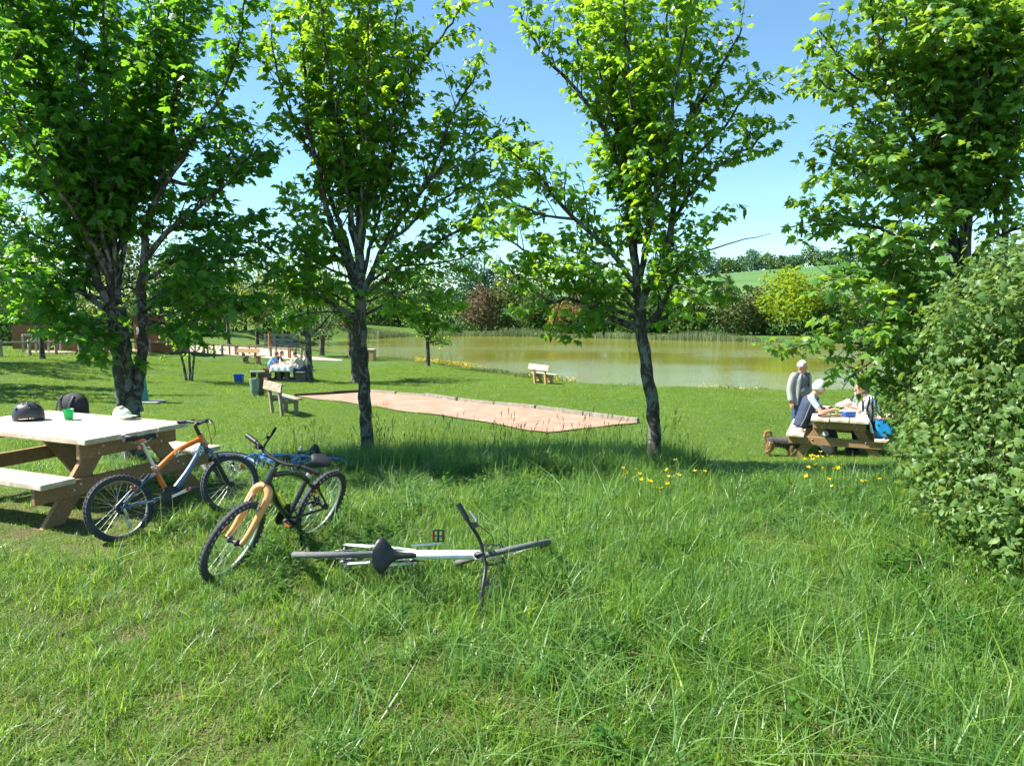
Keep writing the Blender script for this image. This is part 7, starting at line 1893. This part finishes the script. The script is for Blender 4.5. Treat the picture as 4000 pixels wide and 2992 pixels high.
# how tall the meadow stands: trodden bottom left, taller to the right and along the tree row
tall = 0.26 + 0.34 * sst(-0.9, 1.6, x) * sst(2.2, 3.4, y + 0.2 * x) + 0.75 * sst(7.2, 8.6, y) * (1 - sst(10.6, 11.6, y)) * sst(-3.6, -1.5, x) + 0.16 * vnoise(x, y, 1.6, 3)
tall -= 0.35 * sst(0.0, -1.8, x) * (1 - sst(3.2, 5.5, y))
tall -= 0.9 * sst(10.9, 11.9, y)
lx = (x - TC.x) * math.cos(T_RZ) + (y - TC.y) * math.sin(T_RZ); ly = -(x - TC.x) * math.sin(T_RZ) + (y - TC.y) * math.cos(T_RZ)
undr = (np.abs(lx) < 1.75 + 0.25 * vnoise(x, y, 3.0, 31)) & (ly > -1.30 + 0.2 * vnoise(x, y, 3.0, 32)) & (ly < 0.9)
tall = np.where(undr, tall - 0.6, tall)
tall = np.where((y > 4.6) & (y < 6.6) & (x > -3) & (x < -0.6), np.minimum(tall, 0.30), tall)
tall = np.where((x > 2.2) & (y > 6.8), np.minimum(tall, 0.55 - 0.55 * sst(7.0, 8.4, y)), tall)
u = rr.random(n)
pick = np.where(u < np.clip(tall - 0.35, 0, 0.75), rr.integers(11, 17, n), np.where(u < np.clip(tall + 0.25, 0.06, 0.95), rr.integers(5, 11, n), rr.integers(0, 5, n)))
v = rr.random(n)
pick = np.where((v < 0.035) & (tall > 0.55), rr.integers(17, 20, n), pick)
wd = vnoise(x, y, 2.2, 9)
pick = np.where((v > 0.93) & (wd > 0.2) & (tall > 0.2), rr.integers(20, 23, n), pick)
pick = np.where((v > 0.82) & (tall < 0.25) & (v < 0.93), rr.integers(23, 26, n), pick)
v2 = rr.random(n)
pick = np.where((v2 < 0.06) & (tall > 0.25), rr.integers(26, 29, n), pick)
pick = np.where((v2 > 0.90) & (vnoise(x, y, 1.9, 44) > 0.35) & (tall > 0.15), rr.integers(29, 31, n), pick)
pick = np.where((v2 > 0.80) & (v2 < 0.83), rr.integers(23, 26, n), pick)
bare = (vnoise(x, y, 2.6, 5) > 0.85) & (tall < 0.34) & (rr.random(n) < 0.6) | (undr & (rr.random(n) < 0.5))
k = ~bare
sc = rr.uniform(0.75, 1.15, n) * (0.8 + 0.25 * np.clip(tall, 0, 1)); sc = np.where(undr, sc * 0.6, sc); sc = np.where((x > 2.2) & (y > 7.6), sc * (1 - 0.45 * sst(7.6, 8.6, y)), sc)
rot = np.stack([rr.normal(0, 0.10, n), rr.normal(0, 0.10, n), rr.uniform(0, 2 * PI, n)], -1)
pos = np.stack([x, y, ground(x, y)], -1)
scatter('meadow_grass', 'long green meadow grass of the foreground with seed stalks and weeds', 'grass', meadow, pos[k], pick[k], rot[k], np.stack([sc, sc, sc * rr.uniform(0.8, 1.15, n)], -1)[k])

items = []
for k_ in range(5): items.append((*grass_clump(rr, 110, 0.28, (0.025, 0.075), (0.006, 0.012), 0.4, 0.5, 2), LAWN))
for k_ in range(2): items.append((*grass_clump(rr, 60, 0.28, (0.05, 0.13), (0.006, 0.012), 0.3, 0.4, 2), GRASS))
lawn_c = proto_set('lawn_proto', items)
P2 = frustum_points(rr, 15000, 10.6, 46, power=1.25)
x, y = P2[:, 0], P2[:, 1]
sd = lake_sd(x, y)
pv = [Vector((p.x, p.y)) for p in PIT]
inpit = np.ones(len(x), bool)
for i in range(4):
    p, q = pv[i], pv[(i + 1) % 4]; e = q - p
    inpit &= ((x - p.x) * e.y - (y - p.y) * e.x) > (0.12 + 0.22 * vnoise(x, y, 5.0, 71)) * e.length
ok = (sd > 0.3) & ~inpit & ~((x < -8) & (y > 40.5))
x, y = x[ok], y[ok]; n = len(x)
pick = np.where(rr.random(n) < 0.10 + 0.12 * vnoise(x, y, 0.8, 12), rr.integers(5, 7, n), rr.integers(0, 5, n))
s = rr.uniform(0.8, 1.2, n) * (1 + 0.02 * (y - 11)); sz_ = s * rr.uniform(0.7, 1.1, n) * 0.9
rot = np.stack([np.zeros(n), np.zeros(n), rr.uniform(0, 2 * PI, n)], -1)
scatter('lawn_grass', 'mown lawn between the meadow and the lake', 'grass', lawn_c, np.stack([x, y, ground(x, y) - 0.005], -1), pick, rot, np.stack([s, s, sz_], -1))
